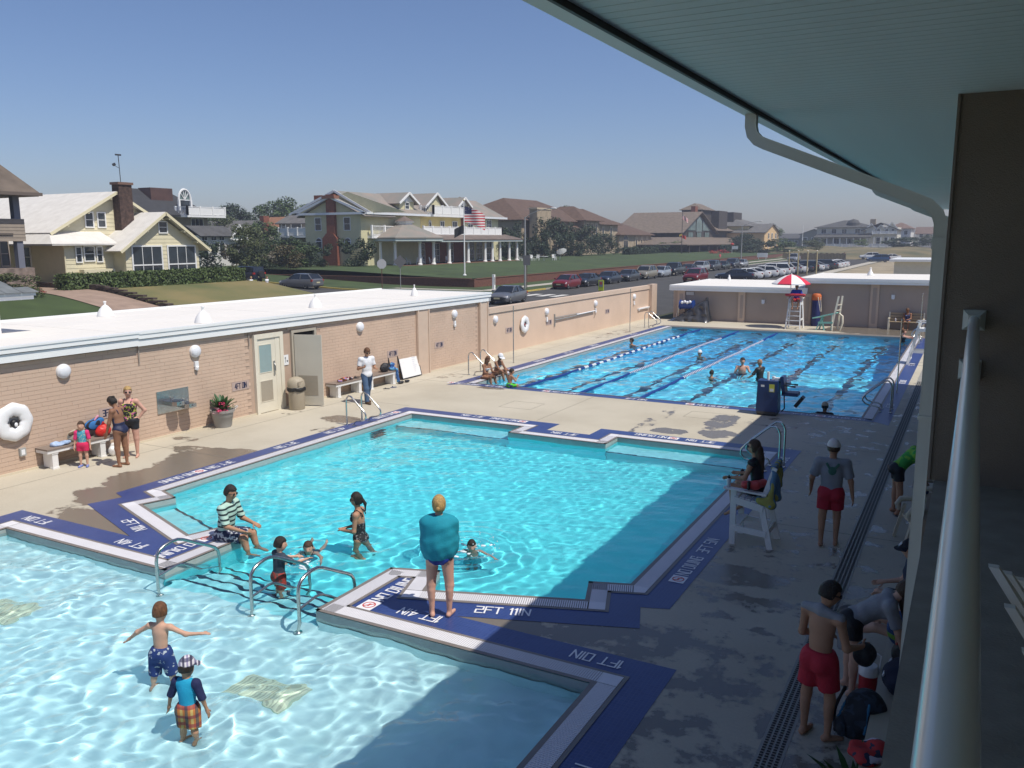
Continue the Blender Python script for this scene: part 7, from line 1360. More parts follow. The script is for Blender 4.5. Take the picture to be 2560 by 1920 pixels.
# grab rails
GR=[(0,0),(0,.70),(.03,.79),(.09,.845),(.17,.84),(.25,.78),(.60,.47),(.68,.37),(.69,.28),(.62,.20),(.50,.165),(.36,.15),(.28,.11),(.25,.04),(.25,0)]
def grab_rail(label,x,ys,u,s=1.0):
    t=thing('grab_rail',label,'grab rail',(x,sum(ys)/2,0),0,'steel grab rails')
    for y in ys:
        yy=y-sum(ys)/2; q=MB(); q.tube([(a*u*s,yy,b*s) for a,b in GR],.024,10); r=q.build('rail',STEEL,t,smooth=60,recv=True)
        for a in(0,.25*u*s): q=MB(); q.lathe([(.055,0),(.055,.012),(.03,.03)],14,(a,yy,.004)); q.build('base_flange',STEEL,r)
grab_rail('curved steel grab rails on the left edge of the main pool',-15.42,(18.45,19.13),1); grab_rail('curved steel grab rails beside the two seated women',-17.05,(27.75,28.65),1,1.05); grab_rail('curved steel grab rails at the far left corner of the lap pool',-17.0,(47.6,48.3),1,1.1); grab_rail('curved steel grab rails on the near right edge of the lap pool',-1.95,(27.35,27.95),-1,1.15); grab_rail('tall steel grab rails behind the near lifeguard chair',-3.55,(19.0,19.55),-1,1.25); grab_rail('steel grab rails at the far right corner of the lap pool',-1.9,(47.6,48.3),-1,1.1)
def stair_rail(label,x,y0):
    t=thing('stair_rail',label,'handrail',(x,y0,0),0,'steel stair rails in the pool'); q=MB(); q.tube([(0,0,-.42),(0,0,.32),(0,.02,.42),(0,.08,.49),(0,.17,.53),(0,.30,.555),(0,.42,.55),(0,.52,.515),(0,1.05,.235),(0,1.14,.18),(0,1.2,.10),(0,1.22,0),(0,1.22,-.95)],.026,12); q.build('rail',STEEL,t,smooth=60,recv=True)
    q=MB(); q.tube([(0,0,.08),(0,.34,.135),(0,.42,.135),(0,.5,.11),(0,1.22,-.33)],.02,10); q.build('lower_bar',STEEL,t,smooth=60,recv=True); q=MB(); q.lathe([(.07,-.375),(.065,-.36),(.03,-.34)],14); q.build('base_flange',STEEL,t,recv=True)
stair_rail('steel stair rail at the left side of the pool steps',-10.75,8.25); stair_rail('steel stair rail in the middle of the pool steps, by the boy',-8.9,8.38); stair_rail('steel stair rail at the right side of the pool steps',-8.0,8.39)
# lane ropes
RB_=mat('blue_lane_float',(.012,.05,.24),.45); RW_=mat('white_lane_float',(.74,.75,.77),.45)
def lane_rope(label,x,mode):
    t=thing('lane_rope',label,'lane rope',(x,26.2,WATER_Z),0,'lane ropes'); a,b=MB(),MB(); y=.25; k=0
    while y<22.5:
        far=5.1<y<18.7; white=far and ((k%8)<4 if mode=='block' else (k%2)==0)
        d=b if white else a; z=.012*math.sin(y*1.3); d.lathe([(.02,-.045),(.056,-.04),(.06,0),(.056,.04),(.02,.045)],8,(.04*math.sin(y*.35+x),y,.02+z),Matrix.Rotation(rad(90),4,'X')); y+=.098; k+=1
    stuff(a.build('blue_floats',RB_,t,smooth=40,recv=True)); stuff(b.build('white_floats',RW_,t,smooth=40,recv=True)); q=MB(); q.tube([(0,-.02,.02),(0,22.8,.02)],.012,6); q.build('cable',DARKMETAL,t)
lane_rope('lane rope with alternating blue and white blocks, leftmost',-14.0,'block'); lane_rope('middle lane rope with fine white and blue floats',-11.78,'fine'); lane_rope('lane rope with fine white and blue floats, nearest the bathers',-9.54,'fine')
# pool lift
LBL=mat('blue_lift_cover',(.010,.035,.13),.4,vary=.1,vs=2); t=thing('pool_lift','blue wheeled pool lift with seat at the near edge of the lap pool','pool lift',(-5.15,25.5,0)); q=MB(); q.box(-.33,.30,-.24,.24,.12,1.0,.02,.02); q.build('cabinet',LBL,t); q=MB(); q.box(-.31,.28,-.22,.22,1.0,1.04); q.build('top_cover',LBL,t); q=MB(); q.box(-.3,.28,-.26,.22,.05,.12); q.build('base_frame',DARKMETAL,t)
for x,y in((-.24,-.2),(.22,-.2),(-.24,.2),(.22,.2)): q=MB(); q.lathe([(.05,-.02),(.05,.02)],12,(x,y,.05),Matrix.Rotation(rad(90),4,'X')); q.build('wheel',RUBBER,t)
q=MB(); q.box(.04,.19,-.25,-.243,.72,.95); lb=q.build('warning_label',mat('yellow_label',(.6,.6,.08),.5),t); q=MB(); q.box(.06,.17,-.253,-.25,.74,.82); q.build('label_print',PLW,lb); q=MB(); q.box(-.2,-.1,-.25,-.243,.86,.92); q.build('maker_plate',PLW,t)
q=MB(); q.tube([(-.05,0,1.0),(-.05,0,1.28)],.04,10); q.tube([(.1,.05,1.0),(.1,.05,1.15)],.05,10); q.box(.15,.28,-.05,.1,1.04,1.12); q.build('control_column',PLW,t); q=MB(); q.tube([(.28,.1,.95),(.34,.1,1.05),(.40,.1,.9),(.42,.1,.5),(.44,.1,.2),(.36,.1,.1)],.02,8); q.build('lift_arm',DARKMETAL,t); q=MB(); q.obox((.60,.12,.66),(.46,.42,.10)); q.build('seat',LBL,t); q=MB(); q.obox((.39,.12,.92),(.10,.42,.50),0,0,rad(-8)); q.build('backrest',LBL,t)
for y in(-.08,.32): q=MB(); q.bar((.40,y,.92),(.72,y,.90),.03,.03); q.bar((.66,y,.905),(.76,y,.90),.045,.045); q.build('armrest',DARKMETAL,t)
q=MB(); q.obox((.86,.12,.44),(.10,.30,.36),0,0,rad(35)); q.build('footrest',BLACK,t)
# lifeguard chairs
def board(t,name,p,q_,w,h,m=WOODW,up=(0,0,1)): q=MB(); q.bar(p,q_,w,h,up); return q.build(name,m,t)
t=thing('lifeguard_chair','low white wooden lifeguard chair at the right edge of the main pool','lifeguard chair',(-3.05,14.36,0),0)
for y in(-.30,.30):
    board(t,'front_leg',(-.30,y,0),(-.30,y,.98),.035,.10,up=(1,0,0)); board(t,'rear_leg',(.34,y,0),(.16,y,.80),.035,.10,up=(1,0,0)); board(t,'seat_rail',(-.30,y*1.07,.80),(.20,y*1.07,.70),.03,.12); board(t,'lower_rail',(-.30,y*1.07,.30),(.27,y*1.07,.26),.03,.10); board(t,'armrest',(-.46,y*1.1,1.0),(.26,y*1.1,.96),.11,.03); board(t,'back_post',(.14,y*.9,.70),(.36,y*.9,1.42),.04,.08,up=(1,0,0))
for k in range(5): board(t,'seat_slat',(-.26+.1*k,-.31,.86-.018*k),(-.26+.1*k,.31,.86-.018*k),.085,.022)
for k in range(4): z=.85+.15*k; board(t,'back_slat',(.19+.045*k,-.3,z),(.19+.045*k,.3,z),.10,.02,up=(1,0,.3))
board(t,'foot_rest',(-.26,-.3,.36),(-.26,.3,.36),.16,.025); board(t,'cross_rail',(.28,-.3,.27),(.28,.3,.27),.03,.10)
def bottle(label,x,y,z,m,capm,r=.036,h=.2): t=thing('water_bottle',label,'bottle',(x,y,z)); q=MB(); q.lathe([(r*.9,0),(r,.01),(r,h*.68),(r*.8,h*.74)],14); q.build('bottle_body',m,t,smooth=40); q=MB(); q.lathe([(r*.85,h*.74),(r*.85,h*.86),(r*.4,h*.9),(r*.35,h)],12); q.build('bottle_cap',capm,t,smooth=40)
bottle('clear bottle with black cap on the arm of the near lifeguard chair',-3.44,14.05,1.017,mat('cloudy_plastic',(.5,.55,.58),.2),BLACK); bottle('short black bottle on the far arm of the near lifeguard chair',-3.36,14.67,1.017,BLACK,BLACK,.04,.17)
soft('rescue_tube','red rescue tube lying across the lap of the near lifeguard','rescue tube',[cp((-.05,-.36,0),(.12,-.30,.0),.07),cp((.12,-.30,.0),(.2,-.1,0),.07)],cl('red_foam',(.50,.05,.05),.5),(-3.1,14.35,1.10),noise=.002,parts=[('black_strap',[cp((.02,-.40,-.05),(.02,-.40,.06),.03)],BLACK)])
soft('striped_towel','striped blue and yellow beach towel over the back of the near lifeguard chair','towel',[cp((.32,-.25,1.38),(.32,.28,1.40),.05),cp((.36,-.28,1.3),(.30,-.30,.78),.04,.07),cp((.36,0,1.3),(.36,-.05,.85),.05,.08),cp((.36,.25,1.3),(.34,.25,1.0),.04,.06),cp((.12,-.3,.85),(.32,-.3,.8),.06,.08)],stripes_('blue_yellow_stripes',(.10,.20,.32),(.35,.32,.08),9,.62,1),(-3.05,14.36,0),.06,.012)
def tall_chair(label,x,y,rz):
    t=thing('lifeguard_stand',label,'lifeguard chair',(x,y,0),rz,'tall white lifeguard stands')
    for s in(-1,1):
        board(t,'front_leg',(s*.40,-.28,0),(s*.30,.08,1.75),.05,.10); board(t,'rear_leg',(s*.42,.75,0),(s*.32,.52,1.75),.05,.10); board(t,'armrest',(s*.40,-.05,1.78),(s*.40,.55,1.78),.10,.03); board(t,'back_post',(s*.28,.50,1.5),(s*.28,.62,2.15),.04,.08); board(t,'side_brace',(s*.40,-.1,.55),(s*.38,.65,.55),.03,.10); board(t,'side_rail',(s*.34,0,1.45),(s*.34,.56,1.45),.03,.12)
    for k in range(5): z=.22+.27*k; f=z/1.75; board(t,'step',(-.40+.1*f,-.28+.36*f,z),(.40-.1*f,-.28+.36*f,z),.14,.035)
    for k in range(4): board(t,'seat_slat',(-.30,.06+.13*k,1.50),(.30,.06+.13*k,1.50),.11,.025)
    for k in range(3): board(t,'back_slat',(-.30,.53+.03*k,1.68+.17*k),(.30,.53+.03*k,1.68+.17*k),.025,.12)
    return t
tall_chair('tall white lifeguard stand under the red and white umbrella',-9.1,50.95,0); tall_chair('tall white lifeguard stand on the right side, mostly behind the downspout',-1.95,38.8,rad(-90))
t=thing('beach_umbrella','red and white beach umbrella over the far lifeguard','umbrella',(-9.47,51.55,0)); q=MB(); q.tube([(0,0,1.2),(0,0,3.05)],.022,8); q.build('pole',PLW,t); UR=cl('red_canvas',(.62,.03,.07)); UW=cl('white_canvas',(.78,.76,.76)); RU=1.08
for i in range(8):
    a0,a1=2*PI*i/8+.2,2*PI*(i+1)/8+.2; q=MB(); vs=[]
    for k,(r,z) in enumerate(((.02,3.12),(.35,3.04),(.7,2.87),(RU,2.60),(RU*1.0,2.54))):
        for a in(a0,(a0+a1)/2,a1): s=.96 if a==(a0+a1)/2 else 1; vs.append((r*s*math.cos(a),r*s*math.sin(a),z))
    q.add(vs,[(3*k+j,3*k+j+1,3*k+j+4,3*k+j+3) for k in range(4) for j in range(2)]); q.build('canopy_panel',UR if i%2 else UW,t,smooth=40)
q=MB(); q.ell((0,0,3.14),(.03,.03,.05)); q.build('finial',PLW,t)
soft('rescue_tube','red rescue tube across the lap of the far lifeguard','rescue tube',[cp((-.5,0,0),(.5,0,.0),.075)],cl('red_foam_b',(.48,.03,.04),.5),(-9.05,50.72,1.98),noise=.002)
# covered reel, blue mat, mint stand, far bench
t=thing('tarp_covered_reel','lane rope reel half covered by a crumpled black tarpaulin','reel',(-15.8,52.9,0)); nx,ny=46,26; vs=[]; r_=np.random.RandomState(3)
for i in range(nx+1):
    for j in range(ny+1):
        u=i/nx; v=j/ny; x=-1.4+2.65*u; y=-.62+1.2*v; ridge=math.exp(-((v-.55)/.36)**2); hh=(1.5*max(0,min(1,(u-.02)*1.15))**1.1)*ridge if u<.93 else 1.5*ridge*max(0,(1-u)/.07)
        if v<.06 or v>.96: hh*=.08
        c=.05*math.sin(u*31+v*9)+.045*math.sin(u*17-v*23+1)+.03*math.sin(v*41+u*11); vs.append((x+.06*math.sin(v*19+u*5),y+c*.9,max(.012,hh+c*.55*(.3+ridge))))
q=MB(); q.add(vs,[(i*(ny+1)+j,(i+1)*(ny+1)+j,(i+1)*(ny+1)+j+1,i*(ny+1)+j+1) for i in range(nx) for j in range(ny)]); q.build('tarpaulin',mat('black_tarp',(.075,.075,.08),.2,metal=.35,vary=.35,vs=3),t,smooth=25)
q=MB(); q.lathe([(.05,-.45),(.32,-.45),(.32,-.42),(.26,-.4),(.26,.4),(.32,.42),(.32,.45),(.05,.45)],18,(-.3,.1,1.02),RX); q.build('wound_rope',RB_,t,smooth=40); q=MB(); 
for k in range(4): q.ell((-.55+.17*k,-.15,1.18+.05*(k%2)),(.10,.1,.10))
q.build('white_floats',RW_,t,smooth=True); q=MB(); q.tube([(-.85,.1,1.0),(-.95,-.1,0)],.025,8); q.tube([(-.85,.1,1.0),(-.9,.35,0)],.025,8); q.tube([(.2,.1,1.0),(.2,.35,0)],.025,8); q.build('stand',STEEL,t)
t=thing('rolled_mat','upright rolled blue mat with orange top against the taupe wall','mat',(-8.25,53.2,0)); q=MB(); q.lathe([(.24,0),(.25,.03),(.25,1.58),(.24,1.6)],18); q.build('roll',mat('navy_mat',(.012,.02,.11),.6),t,smooth=40); q=MB(); q.lathe([(.265,1.55),(.28,1.62),(.27,1.85),(.2,1.93),(.01,1.95)],16); q.build('orange_top',mat('orange_cover',(.55,.13,.03),.6),t,smooth=40); q=MB(); q.tube([(.12,-.28,1.75),(.3,-.34,.9)],.02,6); q.tube([(.26,-.28,1.75),(.36,-.34,.9)],.02,6); q.build('leaning_poles',CREAM,t)
MINT=mat('mint_fibreglass',(.22,.50,.42),.4,vary=.08); t=thing('diving_stand','mint green diving stand with slanted cream rails at the far end of the lap pool','diving stand',(-7.3,51.2,0)); q=MB(); q.slab([(-.78,-.35,.70),(.50,-.25,1.04),(.58,.35,1.04),(-.5,.25,.70)],.06); q.build('board',MINT,t)
for a,b in(((-.55,-.28,.0),(-.22,-.2,.80)),((-.1,-.3,.0),(-.3,-.2,.78)),((.30,-.28,.0),(.28,-.2,.95)),((-.45,.3,0),(-.2,.2,.8))): q=MB(); q.bar(a,b,.09,.05); q.build('leg',MINT,t)
q=MB(); q.bar((-.45,-.3,.42),(.35,-.3,.45),.05,.1); q.build('brace',MINT,t)
for a,b in(((.28,-.25,.05),(.58,-.2,1.95)),((.55,.2,0.05),(.72,.25,1.95)),((.33,-.28,.0),(.30,-.2,.95))): q=MB(); q.bar(a,b,.07,.10); q.build('cream_rail',CREAM,t)
for z in(1.15,1.45): q=MB(); f=(z-.05)/1.9; q.bar((.28+.3*f,-.23,z),(.56+.17*f,.23,z),.05,.04); q.build('rung',CREAM,t)
q=MB(); q.tube([(.62,.1,.95),(.80,.1,.8),(.82,.1,.4),(.70,.1,0)],[.05,.06,.06,.05],8); q.build('curved_leg',CREAM,t,smooth=50)
t=thing('slatted_bench','tan slatted bench with white ends against the far taupe wall','bench',(-3.3,53.25,0)); TS=mat('tan_slat',(.36,.27,.17),.7)
for k in range(3): q=MB(); q.box(-.86,.86,-.42+.14*k,-.31+.14*k,.44,.475); q.build('seat_slat',TS,t)
for k in range(3): q=MB(); q.obox((0,.09+.03*k,.60+.15*k),(1.72,.03,.11),0,rad(-12)); q.build('back_slat',TS,t)
for s in(-.9,.9):
    q=MB(); q.box(s-.04,s+.04,-.45,-.37,0,.62); q.bar((s,.02,0),(s,.2,.98),.07,.08); q.box(s-.045,s+.045,-.47,.10,.62,.66); q.box(s-.03,s+.03,-.42,.06,.36,.43); q.build('bench_end',CREAM,t)
bottle('small clear bottle on the far bench',-3.85,53.0,.475,mat('clear_bottle',(.5,.5,.55),.2),PLW)
# --- in the shade, right side
PLC=mat('cream_resin',(.50,.45,.34),.5)
def resin_chair(label,x,y,rz):
    t=thing('resin_chair',label,'chair',(x,y,0),rz); q=MB(); q.box(-.28,.28,-.26,.28,.40,.45); q.build('seat',PLC,t); q=MB(); q.slab([(-.27,.28,.45),(.27,.28,.45),(.24,.46,1.0),(-.24,.46,1.0)],.03); q.build('backrest',PLC,t)
    for s in(-1,1):
        q=MB(); q.tube([(s*.31,-.30,.50),(s*.32,-.34,.60),(s*.32,-.28,.69),(s*.31,-.1,.70),(s*.30,.32,.68)],[.035,.045,.05,.045,.04],8); q.build('armrest',PLC,t,smooth=50)
        for y0,y1 in((-.22,-.36),(.24,.36)): q=MB(); q.bar((s*.28,y0,.62 if y0<0 else .44),(s*.31,y1,0),.06,.05); q.build('leg',PLC,t)
resin_chair('cream resin chair half hidden by the downspout, behind the sitting people',-.48,15.6,rad(-70)); resin_chair('cream resin chair under the woman in lime green',-.30,16.95,rad(-95))
t=thing('resin_bench','long cream resin bench holding bags along the right wall','bench',(-.28,9.6,0)); q=MB(); q.box(-.32,.5,-1.9,2.6,.36,.41); q.build('seat',PLC,t)
for y in(-1.7,0,2.3): q=MB(); q.box(-.25,.4,y-.05,y+.05,0,.36); q.build('leg',PLC,t)
DKB=blotch('dark_backpack_cloth',(.02,.025,.035),(.035,.05,.075),14)
soft('backpack','large dark backpack with blue piping on the deck, bottom right','backpack',[el(0,0,.30,.22,.19,.28),el(-.12,-.1,.22,.12,.12,.18)],DKB,(-.66,8.88,.0),parts=[('front_pocket',[el(-.2,-.12,.2,.08,.12,.13)],DKB),('blue_piping',[cp((-.18,-.15,.5),(-.27,-.16,.2),.012),cp((.05,-.19,.52),(.02,-.22,.2),.012)],cl('blue_piping_cloth',(.03,.16,.30))),('shoulder_strap',[cp((-.22,.05,.52),(-.32,.05,.25),.025),cp((-.32,.05,.25),(-.28,.0,.05),.025)],BLK)])
soft('backpack','navy duffel bag on the bench behind the red cooler jug','bag',[el(0,0,.16,.2,.3,.18)],cl('navy_duffel',(.012,.018,.045)),(-.36,9.35,.41),parts=[('white_trim',[cp((-.18,-.15,.2),(-.12,.1,.3),.016)],PLW)])
soft('backpack','black bag with coral zip in front of the bending girl','bag',[el(0,0,.15,.16,.2,.17)],BLK,(-.35,9.92,.41),parts=[('coral_zip',[cp((-.12,-.05,.28),(0,.15,.33),.015)],cl('coral_zip_cloth',(.6,.10,.08)))])
soft('backpack','blue and lime green swim bag on the bench','bag',[el(0,0,.20,.15,.17,.22)],stripes_('blue_lime_panels',(.015,.05,.16),(.12,.28,.03),6,.6,2),(-.46,10.5,.41))
soft('crumpled_towel','dark blue patterned towel in the hands of the woman in green','towel',[el(0,0,.0,.12,.14,.16),el(.05,.05,-.12,.1,.1,.1)],blotch('blue_print_towel',(.02,.05,.16),(.18,.14,.3),10),(-.62,17.2,.62),noise=.014)
t=thing('cooler_jug','red drinks cooler jug with white lid and wire handle','cooler',(-.72,9.72,.0)); q=MB(); q.lathe([(.085,0),(.095,.01),(.10,.34)],18,(0,0,.0)); q.build('jug',mat('red_jug',(.40,.02,.03),.4),t,smooth=40); q=MB(); q.lathe([(.108,.34),(.11,.42),(.09,.45),(.01,.455)],18); q.build('lid',PLW,t,smooth=40); q=MB(); q.tube([(-.11,0,.40),(-.12,0,.58),(-.09,0,.60),(.09,0,.60),(.12,0,.58),(.11,0,.40)],.009,6); q.build('handle',PLW,t)
soft('beach_towel','red, navy and white towel at the bottom edge','towel',[el(0,0,.04,.16,.2,.06),el(.1,.1,.07,.1,.12,.07)],blotch('red_navy_white',(.45,.03,.03),(.02,.025,.06),8,.55,(.6,.55,.62)),(-.56,7.92,.41),noise=.014)
t=thing('potted_plant','green leaves of a plant at the bottom right edge','plant',(-.58,7.55,.0)); q=MB()
for i in range(22):
    a=i*2.4; l=.35+.02*i; d=V(math.cos(a)*.7,math.sin(a)*.7,.8).normalized(); sd=d.cross(V(0,0,1)).normalized(); b=V(0,0,.15); p=[b+d*(l*k)+V(0,0,-.25*l*k*k) for k in(0,.35,.7,1)]; wd=[.01,.035,.03,.002]; vs=[]
    for k in range(4): vs+=[p[k]-sd*wd[k],p[k]+sd*wd[k]]
    q.add(vs,[(2*k,2*k+1,2*k+3,2*k+2) for k in range(3)])
q.build('leaves',GL,t,smooth=True); q=MB(); q.lathe([(.14,0),(.18,.28)],14); q.build('pot',PLC,t)
# adirondack chair on the balcony, right edge
t=thing('adirondack_chair','white slatted chair on the balcony at the right edge','chair',(.70,2.42,ZF),rad(90))
for k in range(5): x=-.24+.12*k; hh=.68-.10*abs(k-2)*.6; q=MB(); q.prism([(-.05,0),(.05,0),(.05,hh-.08),(.025,hh),(-.025,hh),(-.05,hh-.08)],-.012,.012); q.T=None; q.v=[(x+a*.55,.18+b*.62+c,.25+b*.9) for a,b,c in q.v]; q.build('back_slat',WOODW,t)
for k in range(4): q=MB(); q.box(-.28,.28,-.36+.13*k,-.25+.13*k,.36-.03*k,.385-.03*k); q.build('seat_slat',WOODW,t)
for s in(-1,1): q=MB(); q.box(s*.34-.07,s*.34+.07,-.42,.32,.55,.575); q.build('armrest',WOODW,t); q=MB(); q.box(s*.30-.02,s*.30+.02,-.40,-.30,0,.55); q.build('front_leg',WOODW,t); q=MB(); q.bar((s*.27,-.38,.33),(s*.27,.55,.02),.03,.12); q.build('side_rail',WOODW,t)
RT=(.878,.479); LT=(-.878,-.479)                        # directions along the picture's right and left
def pv(*a): return a
# --- by the brick wall
person('little girl in pink and blue rash top with pink skirt standing by the bench',(-17.95,12.05,0),(.62,-.78),1.06,'fair','brown','short',child=.8,armL=((-.25,.05,-1),(-.1,.15,-1)),armR=((.25,.05,-1),(.1,.15,-1)),legL=((-.06,.02,-1),(0,0,-1),(-.2,1,0)),legR=((.06,.02,-1),(0,0,-1),(.2,1,0)),wear=[shirt(blotch('blue_floral_top',(.05,.30,.42),(.30,.45,.40),30,.55),.85,-.04,.012,cl('hot_pink_sleeve',(.65,.03,.16))),shorts(cl('hot_pink_skirt',(.62,.02,.10)),.42,.03,.05,'skirt'),shoes(blotch('blue_pink_shoes',(.12,.2,.5),(.4,.35,.5),40))])
person('woman in navy one-piece swimsuit with dark bun, seen from behind beside the bench',(-17.2,12.5,0),(-.93,-.30),1.66,'brown','dark','bun',1.18,True,torso=(0,.10,1),head=(0.1,.75,-.65),armL=((-.12,.25,-1),(0,.35,-1)),armR=((.15,.22,-1),(.05,.3,-1)),legL=((-.04,.06,-1),(0,-.05,-1),(0,1,0)),legR=((.05,-.06,-1),(0,-.04,-1),(.1,1,0)),wear=[swimsuit(NAVY,.78,-.075,True,.01,back=.30),sandals(cl('tan_sandal',(.35,.25,.12)))])
person('blond woman in sunglasses and floral tank top with hand on hip',(-17.75,13.2,0),(.55,-.83),1.70,'pink','blond','short',1.2,True,head=(-.35,.93,-.05),armR=((.35,-.05,-1),(.25,.35,-.9)),armL=((-.55,-.25,-.8),(.55,.25,-.75)),legL=((-.05,0,-1),(0,0,-1),(-.15,1,0)),legR=((.06,.03,-1),(0,0,-1),(.2,1,0)),wear=[swimsuit(blotch('tropical_print',(.015,.02,.025),(.45,.45,.08),22,.54,(.55,.12,.3)),.82,.0,True,.02,name='tank_top'),shorts(BLK,.38,.02,.03),glasses(),sandals(RED)])
person('man in white t-shirt and jeans walking past the bench',(-16.95,21.35,0),(.93,-.36),1.80,'tan','auburn','short',1.08,head=(.1,.9,-.4),armL=((-.22,.12,-1),(.35,.9,.05)),armR=((.3,-.05,-1),(-.1,.85,.25)),legL=((-.03,-.22,-1),(0,-.28,-1),(0,1,-.1)),legR=((.03,.28,-1),(0,.06,-1),(0,1,0)),wear=[shirt(WHT,.62,-.05,.02),trousers(JEAN),shoes(BROWNSH),glasses()])
# --- main and wading pool
POLO=stripes_('mint_dark_striped_polo',(.42,.60,.52),(.015,.03,.035),11.5,.62)
person('man in striped polo shirt sitting on the pool edge with feet in the water',(-11.28,10.12,.12),(.96,.28),1.80,'tan','dark','short',1.12,hipz=.02,torso=(0,.16,1),head=(.15,.95,-.22),armL=((-.15,.35,-.9),(.25,.95,-.25)),armR=((.2,.35,-.9),(-.15,.95,-.28)),legL=((-.12,1,.0),(0,.25,-1),(0,1,-.2)),legR=((.12,1,-.02),(0,.2,-1),(0,1,-.2)),wet=True,wear=[shirt(POLO,.85,-.02,.022),shorts(blotch('navy_leaf_shorts',(.02,.025,.07),(.45,.47,.5),16,.56),.80,.022,.05),glasses()])
person('boy in dark t-shirt and red trunks standing on the steps reaching out',(-9.2,9.25,-.57),(.35,.94),1.20,'fair','dark','short',child=.7,torso=(0,.06,1),head=(.3,.9,-.1),armL=((-.1,.8,-.55),(.3,1,-.1)),armR=((.25,.85,-.6),(.25,1,.15)),legL=((-.05,.1,-1),(0,-.1,-1),(0,1,0)),legR=((.06,-.02,-1),(0,-.05,-1),(0,1,0)),wet=True,wear=[shirt(cl('charcoal_tee',(.035,.05,.075)),.8,-.05,.014),shorts(blotch('red_pattern_trunks',(.30,.035,.025),(.10,.05,.04),24),.75,.02)])
person('girl in black swimsuit swimming toward the steps',(-9.85,10.75,-.42),(.45,-.89),1.25,'fair','brown','short',child=.5,fem=True,hipz=.02,torso=(0,.72,.72),head=(-.15,.97,-.15),headup=(0,.1,1),armL=((-.55,.75,-.15),(-.2,.9,-.2)),armR=((.6,.55,-.35),(.3,.7,-.5)),legL=((-.1,-1,-.12),(0,-1,.1),(0,-1,.2)),legR=((.15,-.95,-.25),(.1,-.55,.8),(0,-.4,.9)),wet=True,wear=[swimsuit(BLK,.8,-.07)])
person('woman in black patterned swimsuit standing in the main pool with hands clasped',(-9.37,11.45,-.97),(-.92,-.38),1.70,'tan','dark','pony',.98,True,torso=(0,.02,1),head=(-.05,1,-.05),armL=((-.12,.12,-1),(.45,.75,-.1)),armR=((.14,.10,-1),(-.45,.75,-.1)),legL=((-.04,.12,-1),(0,-.22,-1),(0,1,0)),legR=((.05,-.22,-1),(0,-.3,-1),(0,1,0)),wet=True,wear=[swimsuit(blotch('black_floral_suit',(.012,.013,.016),(.22,.22,.23),26,.60),.84,-.085,True,.012,back=.55),glasses()])
person('dark haired boy splashing up to his shoulders behind the towel woman',(-7.35,12.0,-1.14),(.35,-.93),1.18,'pink','dark','short',child=.5,armL=((-.8,.3,-.4),(-.6,.5,-.3)),armR=((.8,.3,-.4),(.6,.5,-.3)),head=(-.2,.95,-.3),wet=True,wear=[shorts(cl('teal_trunks',(.06,.40,.48)),.7)])
def towel_wrap(m):
    def w(p):
        s=p.s; RS=np.stack([p.sside,p.sfront,p.tor],1); E=lambda c,r:('ell',c,np.array(r)*s,RS)
        pr=[E(p.nk-p.tor*.055*s,[.132,.085,.058]),E(p.ch+p.tor*.015*s,[.142,.108,.13]),E(p.ch-p.tor*.08*s,[.150,.122,.13]),E(p.pel+p.tor*.05*s,[.146,.115,.14])]
        for a,e,wr,hd in p.arms: pr+=[('cap',a,e,.042*s,.04*s),('cap',e,wr,.04*s,.036*s)]
        o=p.pel-p.tor*.03*s; v,f=sdf_mesh(pr,.011,.07,.006,[plane(o,-p.tor+p.side*.14),plane(p.nk+p.tor*.028*s,p.tor)],.0)
        v=np.array(v); zz=(v-p.pel)@p.tor; xx=(v-p.pel)@p.side; c=p.pel+p.tor*zz[:,None]; d=v-c; r=np.linalg.norm(d,axis=1,keepdims=True)+1e-6
        t=np.arctan2((v-c)@p.front,xx); k=np.clip(zz/.45,0,1)
        fold=.0045*np.sin(zz*21+2.5*np.sin(t*1.5)+xx*19)*np.clip(k*1.3,.2,1)+.005*np.sin(t*8+zz*5+1.5*np.sin(zz*7))*(1.1-k*.7)+.0022*np.sin(zz*47-xx*31+t*3)
        addm(p,'towel',v+d/r*fold[:,None],f,m)
    return w
person('woman wrapped in a teal towel standing at the pool corner, seen from behind',(-6.22,9.30,0),(-.45,.89),1.70,'pink','blond','lowbun',1.16,True,armL=((.0,.40,-1),(.85,.45,.55)),armR=((.0,.40,-1),(-.85,.45,.55)),legL=((-.07,0,-1),(.02,-.02,-1),(-.25,1,0)),legR=((.08,0,-1),(-.02,-.02,-1),(.35,1,0)),breast=False,wear=[towel_wrap(cl('teal_towel',(.005,.26,.36))),cloth_band(cl('royal_blue_swim',(.008,.03,.24),.6),-.085,.05,'swim_bottom',.012)])
person('shirtless boy in blue whale trunks wading with arms stretched out',(-8.45,6.45,-.40),(-.35,.94),1.22,'fair','auburn','short',child=.7,girth=.95,torso=(.03,.03,1),armL=((-.85,.05,-.5),(-.75,.15,-.62)),armR=((.9,.08,-.42),(1,.2,.02)),legL=((-.12,-.02,-1),(-.05,-.18,-1),(0,1,0)),legR=((.14,.18,-1),(.02,-.1,-1),(0,1,0)),wet=True,wear=[shorts(blotch('navy_whale_trunks',(.012,.035,.16),(.35,.40,.45),15,.62,(.25,.12,.1)),.92,.024,.05)])
